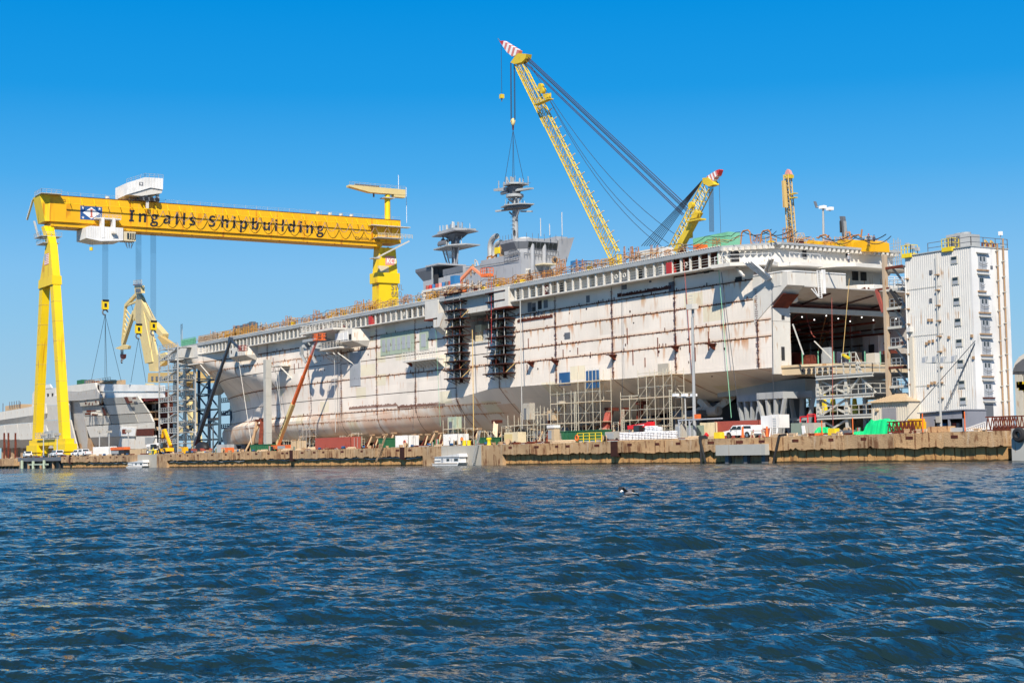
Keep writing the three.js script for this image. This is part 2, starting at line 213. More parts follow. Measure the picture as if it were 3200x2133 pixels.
// quay wall
const QX = px => atz(px, 1410, 0)[0];
{
  const q = thing('quay_wall', 'stained concrete quay wall with sheet piles along the water', 'quay wall');
  const capMats = [M.conc, M.concC, M.concB];
  SEED = 1234;
  const joints = (a, b, n) => { const o = [a]; for (let i = 1; i < n; i++) o.push(lerp(a, b, (i + rr(-0.2, 0.2)) / n)); o.push(b); return o; };
  const spans = [[QX(190), QX(400), 5], [QX(520), QX(1320), 15], [QX(1570), QX(3140), 12]];
  let np = 0;
  for (const [a, b, n] of spans) {
    const js = joints(a, b, n);
    for (let i = 0; i < n; i++) {
      const x0 = js[i] + 0.03, x1 = js[i + 1] - 0.03, pts = [], st = Math.max(6, Math.round((x1 - x0) / 0.45)), zf = rr(-0.06, 0.06);
      for (let k = 0; k <= st; k++) pts.push([lerp(x0, x1, k / st), 1.72 + (fbm(lerp(x0, x1, k / st) * 0.7 + 900, i, 4096, 7, 4) - 0.5) * 0.5 + (rnd() < 0.04 ? 0.25 : 0), zf]);
      for (let k = st; k >= 0; k--) pts.push([lerp(x0, x1, k / st), GY + (k % 3 ? 0 : rr(-0.09, 0.02)), zf]);
      new MB().prism(pts, [0, 0, -1.5]).build('cap_beam', capMats[(i * 7 + (n % 3)) % 3 === 0 ? 2 : i % 3 === 1 ? 1 : 0], q);
      for (let x = x0 + rr(1, 3); x < x1 - 1.2; x += rr(5.5, 7.5)) new MB().box(x, GY - 0.75, zf - 0.1, x + rr(0.9, 1.5), GY - 0.38, zf + 0.03).build('notch_plate', M.rustDark, q);  // proud dark plates stand for stained notches in the cap
    }
    const w = 1.58, cnt = Math.floor((b - a) / w);
    for (let k = 0; k < cnt; k++) { const x = a + k * (b - a) / cnt, d = rr(0, 0.10); np++; new MB().hexa([[x + 0.03, -1.5, -0.62], [x + w - 0.12, -1.5, -0.62], [x + w - 0.12, 2.6, -0.62], [x + 0.03, 2.6, -0.62], [x + 0.03, -1.5, -1.4], [x + w - 0.12, -1.5, -1.4], [x + w - 0.12, 2.6, -1.4], [x + 0.03, 2.6, -1.4]].map((p, i) => i < 4 ? [p[0], p[1], p[2] - d] : p)).build('sheet_pile', M.pile || (M.pile = mat([0.74, 0.64, 0.50], 0.9, { map: (T.pile = tex(512, 256, (u, v) => { const a = fbm(u * 20, v * 5, 20, 501, 4), b = fbm(u * 60, v * 3, 60, 505, 3), y = v * 5.2 - 1.5, e = 0.12 + 0.2 * fbm(u * 40, 0, 40, 511, 3), al = 1 - sst(y, e - 0.08, e + 0.06), st = sst(b, 0.55, 0.8); const c = [lerp(0.74, 0.96, a), lerp(0.60, 0.80, a), lerp(0.42, 0.58, a)].map((k, i) => lerp(k, [0.40, 0.25, 0.15][i], st * 0.6)); return c.map((k, i) => lerp(k, [0.22, 0.19, 0.10][i], al * 0.85)); }, true, 1 / 31, 1 / 5.2)), bumpMap: T.grain, bumpScale: 0.03 })), q); }
    new MB().box(a, -2, -1.55, b, 2.4, -1.42).build('backing_wall', M.concB, q);
  }
  T.pile.offset.set(0, 1.5 / 5.2);
  // flush concrete bays
  for (const [p0, p1] of [[400, 520], [1320, 1570]]) { const a = QX(p0), b = QX(p1), n = 4; for (let k = 0; k < n; k++) new MB().box(lerp(a, b, k / n) + 0.03, -1.5, -1.5, lerp(a, b, (k + 1) / n) - 0.03, GY - 0.01, -0.02 + rr(0, 0.03)).build('concrete_bay', k % 3 ? M.concGrey : M.concB, q); }
  // waler pipe and ledges
  for (const [p0, p1, y] of [[270, 395, 1.35], [525, 760, 1.35], [830, 1310, 1.45]]) { const a = QX(p0), b = QX(p1), pts = []; for (let k = 0; k <= 14; k++) pts.push([lerp(a, b, k / 14), y + 0.18 * Math.sin(k * 2.3), -0.4]); new MB().path(pts, 0.11, 6).build('service_pipe', M.galv, q); }
  for (const p of [905, 1910, 215, 1250]) { const a = QX(p); new MB().box(a, 1.2, -0.6, a + 1.7, GY + 0.01, 0.1).build('rust_plate', M.rustBlack, q); }
}
{ // right end block of the quay and its tyre
  const a = QX(3150);
  one(new MB().box(a + 1.2, -1.5, -3, a + 14, GY + 0.2, 0.7), 'quay_block', M.concPale, 'pale concrete block at the right end of the quay', 'wall');
  const c = atz(3185, 1358, 1.15); const t = thing('tyre', 'black rubber tyre hanging on the pale quay end block', 'tyre');
  const g = new THREE.TorusGeometry(0.58, 0.28, 12, 28); g.translate(c[0], c[1], c[2]); put(g, 'tread', M.rubber, t);
  const g2 = new THREE.TorusGeometry(0.42, 0.10, 8, 24); g2.translate(c[0], c[1], c[2] + 0.2); put(g2, 'bead', M.black, t);
}
{ // open piled pier at the left end
  const p = thing('pier', 'dark steel piled pier at the left end of the quay', 'pier'), a = QX(55), b = QX(190);
  new MB().box(a, GY - 1.2, -9, b, GY, 0).build('deck_beam', M.navyDark, p);
  for (let k = 0; k < 7; k++) { const x = lerp(a, b, (k + 0.4) / 7); new MB().tube([x, -2, -0.9], [x, GY - 1.2, -0.9], 0.45, 0.42, 10).build('pile', k % 2 ? M.plank : M.dark, p); }
  for (const [px, h] of [[75, 2.7], [110, 2.4], [144, 2.6]]) { const x = QX(px); new MB().tube([x, -2, 0.7], [x, h, 0.7], 0.5, 0.46, 10).build('fender_pile', M.primer, p); }
  new MB().box(QX(96), 1.0, 0.4, QX(155), 1.5, 0.85).build('fender_wale', M.primer, p);
  const o = thing('pier_block', 'pale stained concrete pier stub at far left edge', 'pier');
  new MB().box(QX(-60), 0.9, -8, QX(45), GY - 0.1, 0.3).build('block', M.conc, o);
  for (let k = 0; k < 9; k++) { const x = lerp(QX(-60), QX(42), (k + 0.5) / 9); new MB().tube([x, -2, -0.6], [x, 0.9, -0.6], 0.4, 0.4, 8).build('pile', M.plank, o); }
}
{ // hanging concrete fender block
  const t = thing('fender_block', 'pale grey concrete block hung on the quay face below the pickup', 'fender'), a = atz(2237, 1390, 0.7), b = atz(2392, 1421, 0.7);
  new MB().box(a[0], b[1], -0.05, b[0] - 0.9, a[1], 0.75).build('block', M.concPale, t);
  new MB().box(b[0] - 0.87, b[1], -0.05, b[0], a[1], 0.73).build('end_block', M.concPale, t);
  for (const k of [0.12, 0.5, 0.86]) { const x = lerp(a[0], b[0], k); new MB().box(x, -1, -0.5, x + 0.7, b[1], 0.1).build('support_post', M.navyDark, t); }
  new MB().box(a[0] + 0.3, -1.2, -0.61, b[0] - 0.2, b[1], -0.7).build('back_plate', M.concB, t);
}
{ // ladders and leaning pipes on the wall
  const ladder = (p0, y0, p1, y1, lab, m) => { const a = atz(p0, y0, 0.35), b = atz(p1, y1, 0.5), t = thing('ladder', lab, 'ladder'), d = sub3(b, a), n = 16; for (const s of [-0.28, 0.28]) new MB().bar(add3(a, [s, 0, 0]), add3(b, [s, 0, 0]), 0.12).build('stile', m, t); const mb = new MB(); for (let k = 0; k <= n; k++) { const q = add3(a, mul3(d, k / n)); new MB().bar(add3(q, [-0.28, 0, 0]), add3(q, [0.28, 0, 0]), 0.08).build('rung', m, t); } };
  ladder(1500, 1345, 1478, 1446, 'steel ladder leaning on the quay between barrels and white boat', M.galv);
  ladder(1205, 1362, 1176, 1440, 'weathered wooden ladder leaning on quay left of the white container', M.wood);
  for (const [p0, y0, p1, y1, l] of [[2186, 1365, 2205, 1442, 'left of two dark rubber hoses hanging down the quay beside fender block'], [2436, 1360, 2418, 1440, 'dark rubber hose hanging down the quay right of the fender block'], [2190, 1370, 2192, 1443, 'thin dark hose hanging straight down the quay left of fender block']]) { const a = atz(p0, y0, 0.2), b = atz(p1, y1, 0.45); one(new MB().path([add3(a, [0, 0.1, -1.2]), a, mix3(a, b, 0.5), b, add3(b, [0.05, -0.8, 0])], 0.17, 7), 'hose', M.rubber, l, 'hose'); }
}
// ======================= THE SHIP ON THE LAND =======================
const DY = 33.3, CZ = -31;                              // flight deck level, centre line
const ship = thing('assault_ship', 'huge pale grey flat-deck warship under construction on land, rust lined seams', 'ship');
const XS = [[6, -436], [7, -438], [9.4, -438.4], [10.6, -437], [11.8, -432], [13.5, -430.5], [16.5, -431], [19, -433.5], [21.5, -437], [24, -439.5], [27, -441], [34, -441]];
const LE = [[6, 78], [12, 96], [18, 92], [22, 72], [26, 46], [29, 30], [34, 26]], PW = [[6, 1.7], [20, 1.75], [26, 2.3], [29, 3], [34, 3]];
const ykf = x => table([[-262, 6], [-240, 7], [-215, 9.2], [-196, 11.4], [-181, 13.1]], x), ybf = x => table([[-320, 10.6], [-285, 12], [-262, 14.5], [-181, 14.1]], x);
function bside(x, y) {
  const xs = table(XS, y), t = clamp((x - xs) / table(LE, y)), bm = 16 + 1.8 * sst(-x, 392, 412) * sst(y, 23, 29.5);
  return bm * (1 - Math.pow(1 - t, table(PW, y)));
}
function hullP(X, y, off = 0) {                         // a point of the port side
  const xs = table(XS, y), x = X >= -330 ? X : lerp(xs, -330, clamp((X + 441) / 111)), yb = ybf(x), yk = ykf(x); y = Math.max(y, yk);
  let b; if (y >= yb) b = bside(x, y); else {
    const s = (y - yk) / (yb - yk), mid = 0.70 + 0.30 * Math.sqrt(1 - (1 - s) * (1 - s)), aft = 0.30 + 0.70 * Math.pow(s, 0.8), w = sst(x, -300, -240);
    b = bside(x, yb) * lerp(mid, aft, w);
  }
  return [x, y, CZ + b + off];
}
const EL = [-272.5, -259.2, 23.8, 29.4];                // aircraft lift opening in the side
{
  // hull paint: plate patches, faint panel lines, rust along the seams and runs below them
  const VS = [-368.7, -344.9, -327.2, -309.6, -292.1, -275.3, -258.9, -239.4, -221.9, -204.5, -184.4], HSA = [27.7, 24.6, 21.3, 18.8], HSF = [28, 25.4, 19.1, 11.7, 9.8];
  M.hull = mat([1, 1, 1], 0.62, { map: tex(2048, 512, (u, v) => {
    const x = -441 + u * 262, y = 5 + v * 29, aft = x > -262, hs = aft ? HSA : HSF;
    const pa = hash(Math.floor(x / 7.3), Math.floor(y / 2.45), 3), n1 = fbm(u * 60, v * 7, 60, 11, 5), n2 = fbm(u * 400, v * 10, 400, 15, 3), n3 = fbm(u * 220, v * 40, 220, 18, 3);
    let k = 0.925 + (pa - 0.5) * 0.028 + (n1 - 0.5) * 0.10; const lx = Math.abs(((x / 7.3) % 1 + 1) % 1 - 0.5) * 14.6, ly = Math.abs((y / 2.45) % 1 - 0.5) * 4.9; if (lx > 7.2 || ly > 2.38) k -= 0.022;
    const pp = hash(Math.floor(x / 4.7), Math.floor(y / 2.45), 57); if (pp < 0.07) k -= 0.02 + pp * 0.3; let c = [k * 1.0, k * 0.955, k * (pp < 0.045 ? 0.84 : 0.90)], rst = 0;
    for (const h of hs) { const d = y - h; if (d < 0) rst = Math.max(rst, Math.exp(d / (0.12 + 1.3 * sst(n2, 0.55, 0.85))) * (0.3 + 0.7 * sst(n2, 0.42, 0.68)) * 0.92); else rst = Math.max(rst, Math.exp(-d / 0.16) * 0.7); }
    for (const s of VS) { const d = Math.abs(x - s); rst = Math.max(rst, Math.exp(-d / 0.3) * (0.2 + 0.8 * sst(n3, 0.4, 0.65)) * 0.7); }
    rst = Math.max(rst, sst(n2, 0.66, 0.84) * sst(n1, 0.46, 0.66) * 0.4 * (y < 15 ? 1 : 0.6), y < 11.5 && x < -258 ? sst(n1, 0.42, 0.68) * 0.3 : 0);
    
    const rc = [0.68 + 0.12 * n1, 0.43 + 0.1 * n3, 0.25 + 0.08 * n3]; return c.map((q, i) => lerp(q, rc[i], clamp(rst)));
  }, true, 1, 1), bumpMap: tex(512, 512, (u, v) => { const fx = Math.abs(Math.sin(u * Math.PI * 10)), fy = Math.abs(Math.sin(v * Math.PI * 4)); return 0.5 * fx * fy + 0.5 * fbm(u * 10, v * 6, 10, 601, 3); }, false, 262 / 8, 29 / 9.8), bumpScale: 0.03 });
  const gridGeo = (X0, X1, ya, yb, off, nx, ny, hole) => {
    const p = [], uv = [], id = []; for (let i = 0; i <= nx; i++) for (let j = 0; j <= ny; j++) { const X = lerp(X0, X1, i / nx), q0 = hullP(X, 12), y = lerp(ya(q0[0]), yb(q0[0]), j / ny), a = hullP(X, y, 0); if (off) { const e = 0.3, u1 = sub3(hullP(X + e, y), hullP(X - e, y)), u2 = sub3(hullP(X, y + e), hullP(X, y - e)); let n = nrm3(cross3(u1, u2)); if (n[2] < 0) n = mul3(n, -1); if (n[2] < 0.05) n = [0, -1, 0]; a[0] += n[0] * off; a[1] += n[1] * off; a[2] += n[2] * off; } p.push(...a); uv.push((a[0] + 441) / 262, (a[1] - 5) / 29); }
    for (let i = 0; i < nx; i++) for (let j = 0; j < ny; j++) { const a = i * (ny + 1) + j; if (hole && hole(i, j)) continue; id.push(a, a + ny + 1, a + 1, a + 1, a + ny + 1, a + ny + 2); }
    const g = new THREE.BufferGeometry(); g.setAttribute('position', new THREE.Float32BufferAttribute(p, 3)); g.setAttribute('uv', new THREE.Float32BufferAttribute(uv, 2)); g.setIndex(id); g.computeVertexNormals(); return g;
  };
  // bare steel body behind the plates (its edges show as the seams), with the lift opening left out
  const cols = []; for (let x = -441; x < -330; x += 1.5) cols.push(x); for (let x = -330; x < EL[0] - 0.1; x += 5.75) cols.push(x); cols.push(EL[0], EL[1]); for (let x = -253; x <= -181.01; x += 4) cols.push(x); cols.push(-181);
  const p = [], id = [], lev = [12, 13, 14, 15, 16.5, 18, 20, 22, EL[2], 26, 28, EL[3], 31, DY - 0.1], NL = 9, NR = 1 + NL + lev.length;
  const add = side => {
    const b0 = p.length / 3;
    for (const X of cols) {
      const x0 = hullP(X, 8)[0], yk = ykf(x0), yb = ybf(x0); const r = []; r.push([x0, yk, CZ]); for (let j = 0; j < NL; j++) r.push(hullP(X, lerp(yk, yb, j / (NL - 1)))); for (const l of lev) r.push(hullP(X, Math.max(l, yb + 0.02)));
      for (const q of r) { const yy = q[0] > -190.6 ? Math.min(q[1], 28.0) : q[1], zz = q[2] - (q[2] > CZ + 1 ? 0.12 : 0); p.push(q[0], yy, side > 0 ? zz : 2 * CZ - zz); }
    }
    for (let i = 0; i < cols.length - 1; i++) for (let j = 0; j < NR - 1; j++) { const h0 = j - 1 - NL; if (side > 0 && cols[i] === EL[0] && h0 >= 0 && lev[h0] >= EL[2] && lev[h0 + 1] <= EL[3]) continue; const a = b0 + i * NR + j; id.push(a, a + NR, a + 1, a + 1, a + NR, a + NR + 1); }
  };
  add(1); add(-1);
  const g = new THREE.BufferGeometry(); g.setAttribute('position', new THREE.Float32BufferAttribute(p, 3)); g.setAttribute('uv', new THREE.Float32BufferAttribute(p.filter((_, i) => i % 3 !== 2), 2)); g.setIndex(id); g.computeVertexNormals();
  const body = put(g, 'hull', M.rustDark, ship);
  // painted plates between the seams
  const G = 0.15; const cut = [-440.9, -408, -390, ...VS, -181.15];
  for (let i = 0; i < cut.length - 1; i++) {
    const a = cut[i] + G / 2, b = cut[i + 1] - G / 2, aft = a > -262; if (b < a) continue;
    const hs = aft ? [18.8, 21.3, 24.6, 27.7, DY - 0.15] : a > -276 ? [18.9, 21.3, EL[2]] : a > -330 ? [11.7, 15.2, 19.1, 22.9, 25.4, 28, DY - 0.15] : [11.7, 15.2, 19.1, 23.2, 28, DY - 0.15];
    const nx = Math.max(2, Math.round((b - a) / (a < -330 ? 1.4 : 2.2)));
    for (let j = 0; j < hs.length - 1; j++) { if (a > -185 && j === 3) continue; if (a > -206 && a < -204 && j === 3) { put(gridGeo(a, b, () => hs[j] + G / 2, x => 29.9, 0.05, nx, 5), 'hull_plate', M.hull, body); continue; } put(gridGeo(a, b, () => hs[j] + G / 2, () => hs[j + 1] - G / 2, 0.05, nx, 5), 'hull_plate', M.hull, body); }
    put(gridGeo(a, b, x => ybf(x), x => hs[0] - G / 2, 0.05, nx, 4), 'hull_plate', M.hull, body);
    put(gridGeo(a, b, x => ykf(x) + 0.02, x => ybf(x) - 0.03, 0.05, nx, 12), 'hull_plate', M.hull, body);
  }
  for (const [a, b, c, d] of [[-275.25, EL[0], EL[2], DY - 0.15], [EL[0], EL[1], EL[3], DY - 0.15]]) put(gridGeo(a, b, () => c, () => d, 0.05, 2, 2), 'hull_plate', M.hull, body);
  // rows of weld clips and studs along seams
  const clips = (n, fn, w, h, m = M.rustDark) => { const mb = new MB(); for (let k = 0; k < n; k++) { const [X, y, dw, dh] = fn(k / n), q = hullP(X, y, 0.08); if (q) mb.box(q[0] - w * dw / 2, q[1], q[2] - 0.02, q[0] + w * dw / 2, q[1] + h * dh, q[2] + 0.10); } const o = mb.build('weld_clips', m, ship); o.userData.kind = 'stuff'; };
  SEED = 55;
  for (const h of HSA) clips(150, t => [lerp(-258, -186, t) + rr(-0.2, 0.2), h + rr(-0.08, 0.05), rr(0.5, 1.2), rr(0.2, 1) * (rnd() < 0.1 ? 3 : 1)], 0.1, 0.22);
  for (const h of HSF) clips(240, t => [lerp(-398, -263, t) + rr(-0.2, 0.2), h + rr(-0.08, 0.05), rr(0.5, 1.2), rr(0.2, 1) * (rnd() < 0.12 ? 3 : 1)], 0.1, 0.24);
  for (const s of VS) clips(46, t => [s + rr(-0.06, 0.06), lerp(s > -262 ? 14.5 : 11, 29.6, t), rr(1, 5), rr(0.5, 1)], 0.14, 0.12, M.rust);
  for (const [x0, x1, y] of [[-323, -300, 12.5], [-252, -240, 26.4], [-220, -205, 28.2], [-300, -280, 12]]) clips(50, t => [lerp(x0, x1, t), y, 1, rr(0.8, 1.4)], 0.12, 0.5);
  // hatches, ports and fittings on the side
  const patch = (p0, y0, p1, y1, name, m, proud = 0.12, par = ship) => { const a = atz(p0, y0, -15), b = atz(p1, y1, -15); return new MB().box(Math.min(a[0], b[0]), Math.min(a[1], b[1]), -15.1, Math.max(a[0], b[0]), Math.max(a[1], b[1]), -15 + proud).build(name, m, par); };
  patch(1094, 1100, 1128, 1204, 'side_door', M.panelGrey, 0.16);
  { const f = patch(1190, 1046, 1297, 1098, 'window_frame', M.primer, 0.14); for (let k = 0; k < 6; k++) { const a = atz(1196 + k * 15.6, 1062 - k * 2.6, -15), w = 1.35; new MB().box(a[0], a[1] - 2.6, -14.9, a[0] + w, a[1], -14.82).build('pane', M.panelGrey, f); } }
  { const f = patch(1312, 1036, 1340, 1092, 'window_frame', M.primer, 0.14); patch(1318, 1044, 1333, 1082, 'pane', M.panelGrey, 0.2, f); }
  for (const [a, b, c, d] of [[1650, 946, 1663, 974], [1664, 947, 1675, 958], [1664, 960, 1675, 972], [1682, 940, 1694, 965], [1700, 938, 1713, 961], [1833, 924, 1844, 944], [1668, 978, 1675, 987], [1680, 977, 1687, 985], [1690, 973, 1697, 982], [1944, 882, 1960, 903], [2091, 882, 2108, 910], [2178, 845, 2192, 853], [2201, 836, 2217, 852], [2236, 838, 2247, 846], [1138, 1042, 1152, 1062], [1137, 1064, 1150, 1083], [1765, 1040, 1783, 1058], [1700, 990, 1706, 998], [2095, 842, 2108, 848], [2030, 877, 2037, 882]]) patch(a, b, c, d, 'dark_hatch_patch', rnd() < 0.4 ? M.navyDark : M.dark, 0.1);  // flat dark patches stand in for the shade inside open hatches
  for (const [a, b, c, d] of [[1752, 1165, 1783, 1202], [1836, 1159, 1874, 1211]]) patch(a, b, c, d, 'blue_cover', M.blue, 0.35);
  patch(2060, 1137, 2094, 1173, 'side_cover', M.concGrey, 0.3);
  patch(2300, 866, 2320, 878, 'vent', M.dark, 0.1);
  for (let k = 0; k < 46; k++) { const a = atz(rr(1000, 2340), rr(960, 1180), -15); if (a[1] > 29 || a[1] < 12 || (a[0] > -276 && a[0] < -257 && a[1] > 20)) continue; new MB().box(a[0], a[1], -15, a[0] + rr(0.12, 0.35), a[1] + rr(0.12, 0.4), -14.88).build('hull_fitting', M.rustBlack, ship); }
  for (let k = 0; k < 26; k++) { const a = atz(rr(760, 2340), rr(1000, 1170), -15), hgt = rr(1.2, 3.5); if (a[1] > 27 || a[0] > -258 && a[1] < 15) continue; new MB().box(a[0], a[1], -15, a[0] + 0.16, a[1] + hgt, -14.86).build('lifting_lug', M.rust, ship); }
  for (const [a, b] of [[1285, 1133], [1664, 1133], [1740, 1127], [2115, 1083], [2230, 1076], [1920, 1110]]) { const q = atz(a, b, -15); new MB().prism([[q[0], q[1], -15], [q[0], q[1], -13.7], [q[0], q[1] - 0.9, -15]], [0.5, 0, 0]).build('bracket', M.rust, ship); new MB().box(q[0] - 0.4, q[1], -15, q[0] + 0.9, q[1] + 0.12, -13.5).build('bracket_plate', M.rustDark, ship); }
  // timber bilge strip
  for (const [p0, p1, y0, y1] of [[965, 1112, 5.0, 6.3], [1112, 1300, 5.0, 6.4], [1300, 1420, 5.1, 6.5], [1428, 1525, 5.2, 6.6]]) { const a = atz(p0, 1350, -17)[0], b = atz(p1, 1350, -17)[0], n = Math.round((b - a) / 0.9); for (let k = 0; k < n; k++) { const x0 = lerp(a, b, k / n), x1 = lerp(a, b, (k + 1) / n) - 0.05; new MB().hexa([[x0, y0, -17.4], [x1, y0, -17.4], [x1, y1, -16.1], [x0, y1, -16.1], [x0, y0, -17.7], [x1, y0, -17.7], [x1, y1, -16.4], [x0, y1, -16.4]]).build('keel_plank', k % 3 ? M.wood : M.tan, ship); } }
}
{ // aircraft lift bay
  const b = new MB(); b.box(EL[0], EL[2] - 0.3, -45, EL[1], EL[2], -15.05).build('lift_bay_floor', M.steel, ship);
  new MB().box(EL[0] - 0.2, EL[2], -45.2, EL[1] + 0.2, EL[3] + 0.3, -45).build('lift_bay_back', M.hullGrey, ship);
  new MB().box(EL[0] - 0.25, EL[2], -45, EL[0], EL[3], -15.1).build('lift_bay_wall', M.hullGrey, ship); new MB().box(EL[1], EL[2], -45, EL[1] + 0.25, EL[3], -15.1).build('lift_bay_wall', M.hullGrey, ship);
  new MB().box(EL[0], EL[3], -45, EL[1], EL[3] + 0.2, -15.1).build('lift_bay_ceiling', M.hullGrey, ship);
  for (const [x, w, h] of [[-271, 2.2, 3.6], [-268, 1.2, 2.4], [-265, 1.6, 1.5], [-262, 1.3, 3]]) new MB().box(x, EL[2], -19, x + w, EL[2] + h, -17).build('stored_unit', x < -270 ? M.cream : M.steel, ship);
  // rounded front corner and rim of the opening
  const mb = new MB(), n = 10, pts = []; for (let k = 0; k <= n; k++) { const t = k / n * Math.PI / 2; pts.push([EL[0] + 3 * (1 - Math.cos(t)), EL[3] - 3 * (1 - Math.sin(t)), -14.9]); } pts.push([EL[0], EL[3], -14.9]); mb.prism(pts, [0, 0, -0.5]).build('corner_plate', M.offwhite, ship);
  new MB().box(EL[0] - 0.3, EL[2] - 0.35, -15.1, EL[1] + 0.2, EL[2] + 0.05, -14.7).build('opening_sill', M.offwhite, ship);
  // deck edge over the lift: white curved girder with slanted ribs
  const a0 = -279, a1 = -253; new MB().box(a0, EL[3] + 0.1, -15, a1, DY - 1.0, -14.2).build('lift_edge_girder', M.offwhite, ship);
  for (let k = 0; k < 24; k++) { const x = lerp(-276, -258.5, k / 23); new MB().bar([x, DY - 1.1, -14.1], [x - 0.5, DY - 0.2, -13.2], 0.12, 0.3).build('slanted_rib', M.offwhite, ship); }
  for (const [x0, x1] of [[-283.5, -278.2], [-256.6, -251.5]]) { new MB().box(x0, 29.4, -15.1, x1, DY - 0.2, -12.6).build('edge_locker', M.offwhite, ship); new MB().box(x0 - 0.1, 29.1, -15.1, x1 + 0.1, 29.4, -12.4).build('locker_floor', M.rust, ship); }
}
// deck, gallery
const GX0 = -411, GX1 = -190.2;
{
  const bow = []; for (let k = 0; k <= 8; k++) { const t = k / 8 * Math.PI / 2; bow.push([-441 + 9 * (1 - Math.sin(t)), -13 - 9 * (1 - Math.cos(t)) + 0]); }
  const stern = [[-190, -13], [-182.3, -18.3], [-182.3, -43.7], [-190, -49]], out = [...bow.reverse().map(p => [p[0], p[1]]), ...stern, [-432, -49], [-441, -40]];
  new MB().plan(out.map(p => [p[0], p[1]]), DY - 0.35, DY).build('flight_deck', M.steel, ship);
  // dark grey deck edge beam with its small teeth
  new MB().box(GX0, DY - 0.75, -13.5, GX1, DY - 0.36, -12.85).build('deck_edge_beam', M.steel, ship);
  const th = new MB(); for (let x = GX0; x < GX1; x += 0.6) th.box(x, DY, -13.1, x + 0.25, DY + 0.14, -12.9); const o = th.build('edge_teeth', M.offwhite, ship); o.userData.kind = 'stuff';
  new MB().box(GX0, 30.15, -15.1, -283.6, 30.38, -12.95).build('gallery_floor', M.offwhite, ship); new MB().box(-251.4, 30.15, -15.1, GX1, 30.38, -12.95).build('gallery_floor', M.offwhite, ship);
  const post = new MB().box(-0.16, 0, -0.16, 0.16, DY - 0.75 - 30.38, 0.16).geo();
  SEED = 31; for (let x = GX0 + 0.6; x < GX1; x += 2.36) {
    if (x > -284.2 && x < -251) continue; const m = put(post, 'gallery_post', M.offwhite, ship); m.position.set(x, 30.38, -13.25);
    const w = new MB(); for (const y of [30.85, 31.3, 31.7]) w.bar([x, y, -13.2], [x + 2.36, y, -13.2], 0.05); w.build('gallery_rail', M.palSteel, ship);
    if (rnd() < 0.13) new MB().box(x + 0.5, 30.4, -15.0, x + rr(1.2, 1.9), rr(31.6, 32.4), -14.4).build('gallery_locker', rnd() < 0.3 ? M.red : M.offwhite, ship);
    if (rnd() < 0.22) new MB().box(x + 0.6, 30.4, -14.9, x + 1.5, 32.2, -14.8).build('dark_gallery_doorway', M.dark, ship);  // dark plate paints the shade of an open gallery doorway
    if (rnd() < 0.3) new MB().bar([x + 0.3, 32.8, -13.7], [x + 2.2, 32.8, -13.7], 0.14).build('gallery_pipe', M.offwhite, ship);
    if (rnd() < 0.16) { const g = new THREE.TorusGeometry(0.34, 0.08, 6, 14); g.translate(x + 1.2, 31.4, -13.2); put(g, 'hose_coil', M.offwhite, ship); }
  }
  for (const px of [770, 1108, 1228, 2065]) { const x = atz(px, 1000, -13.3)[0]; for (let k = 0; k < 6; k++) new MB().box(x, 30.5 + k * 0.42, -13.3, x + 1.1, 30.6 + k * 0.42, -13.1).build('vertical_ladder_rung', M.offwhite, ship); }
  for (const px of [1155, 2090]) { const x = atz(px, 990, -13.3)[0]; new MB().box(x, 30.4, -14, x + 1.4, 32.2, -13).build('fire_hose_reel', M.red, ship); }
}
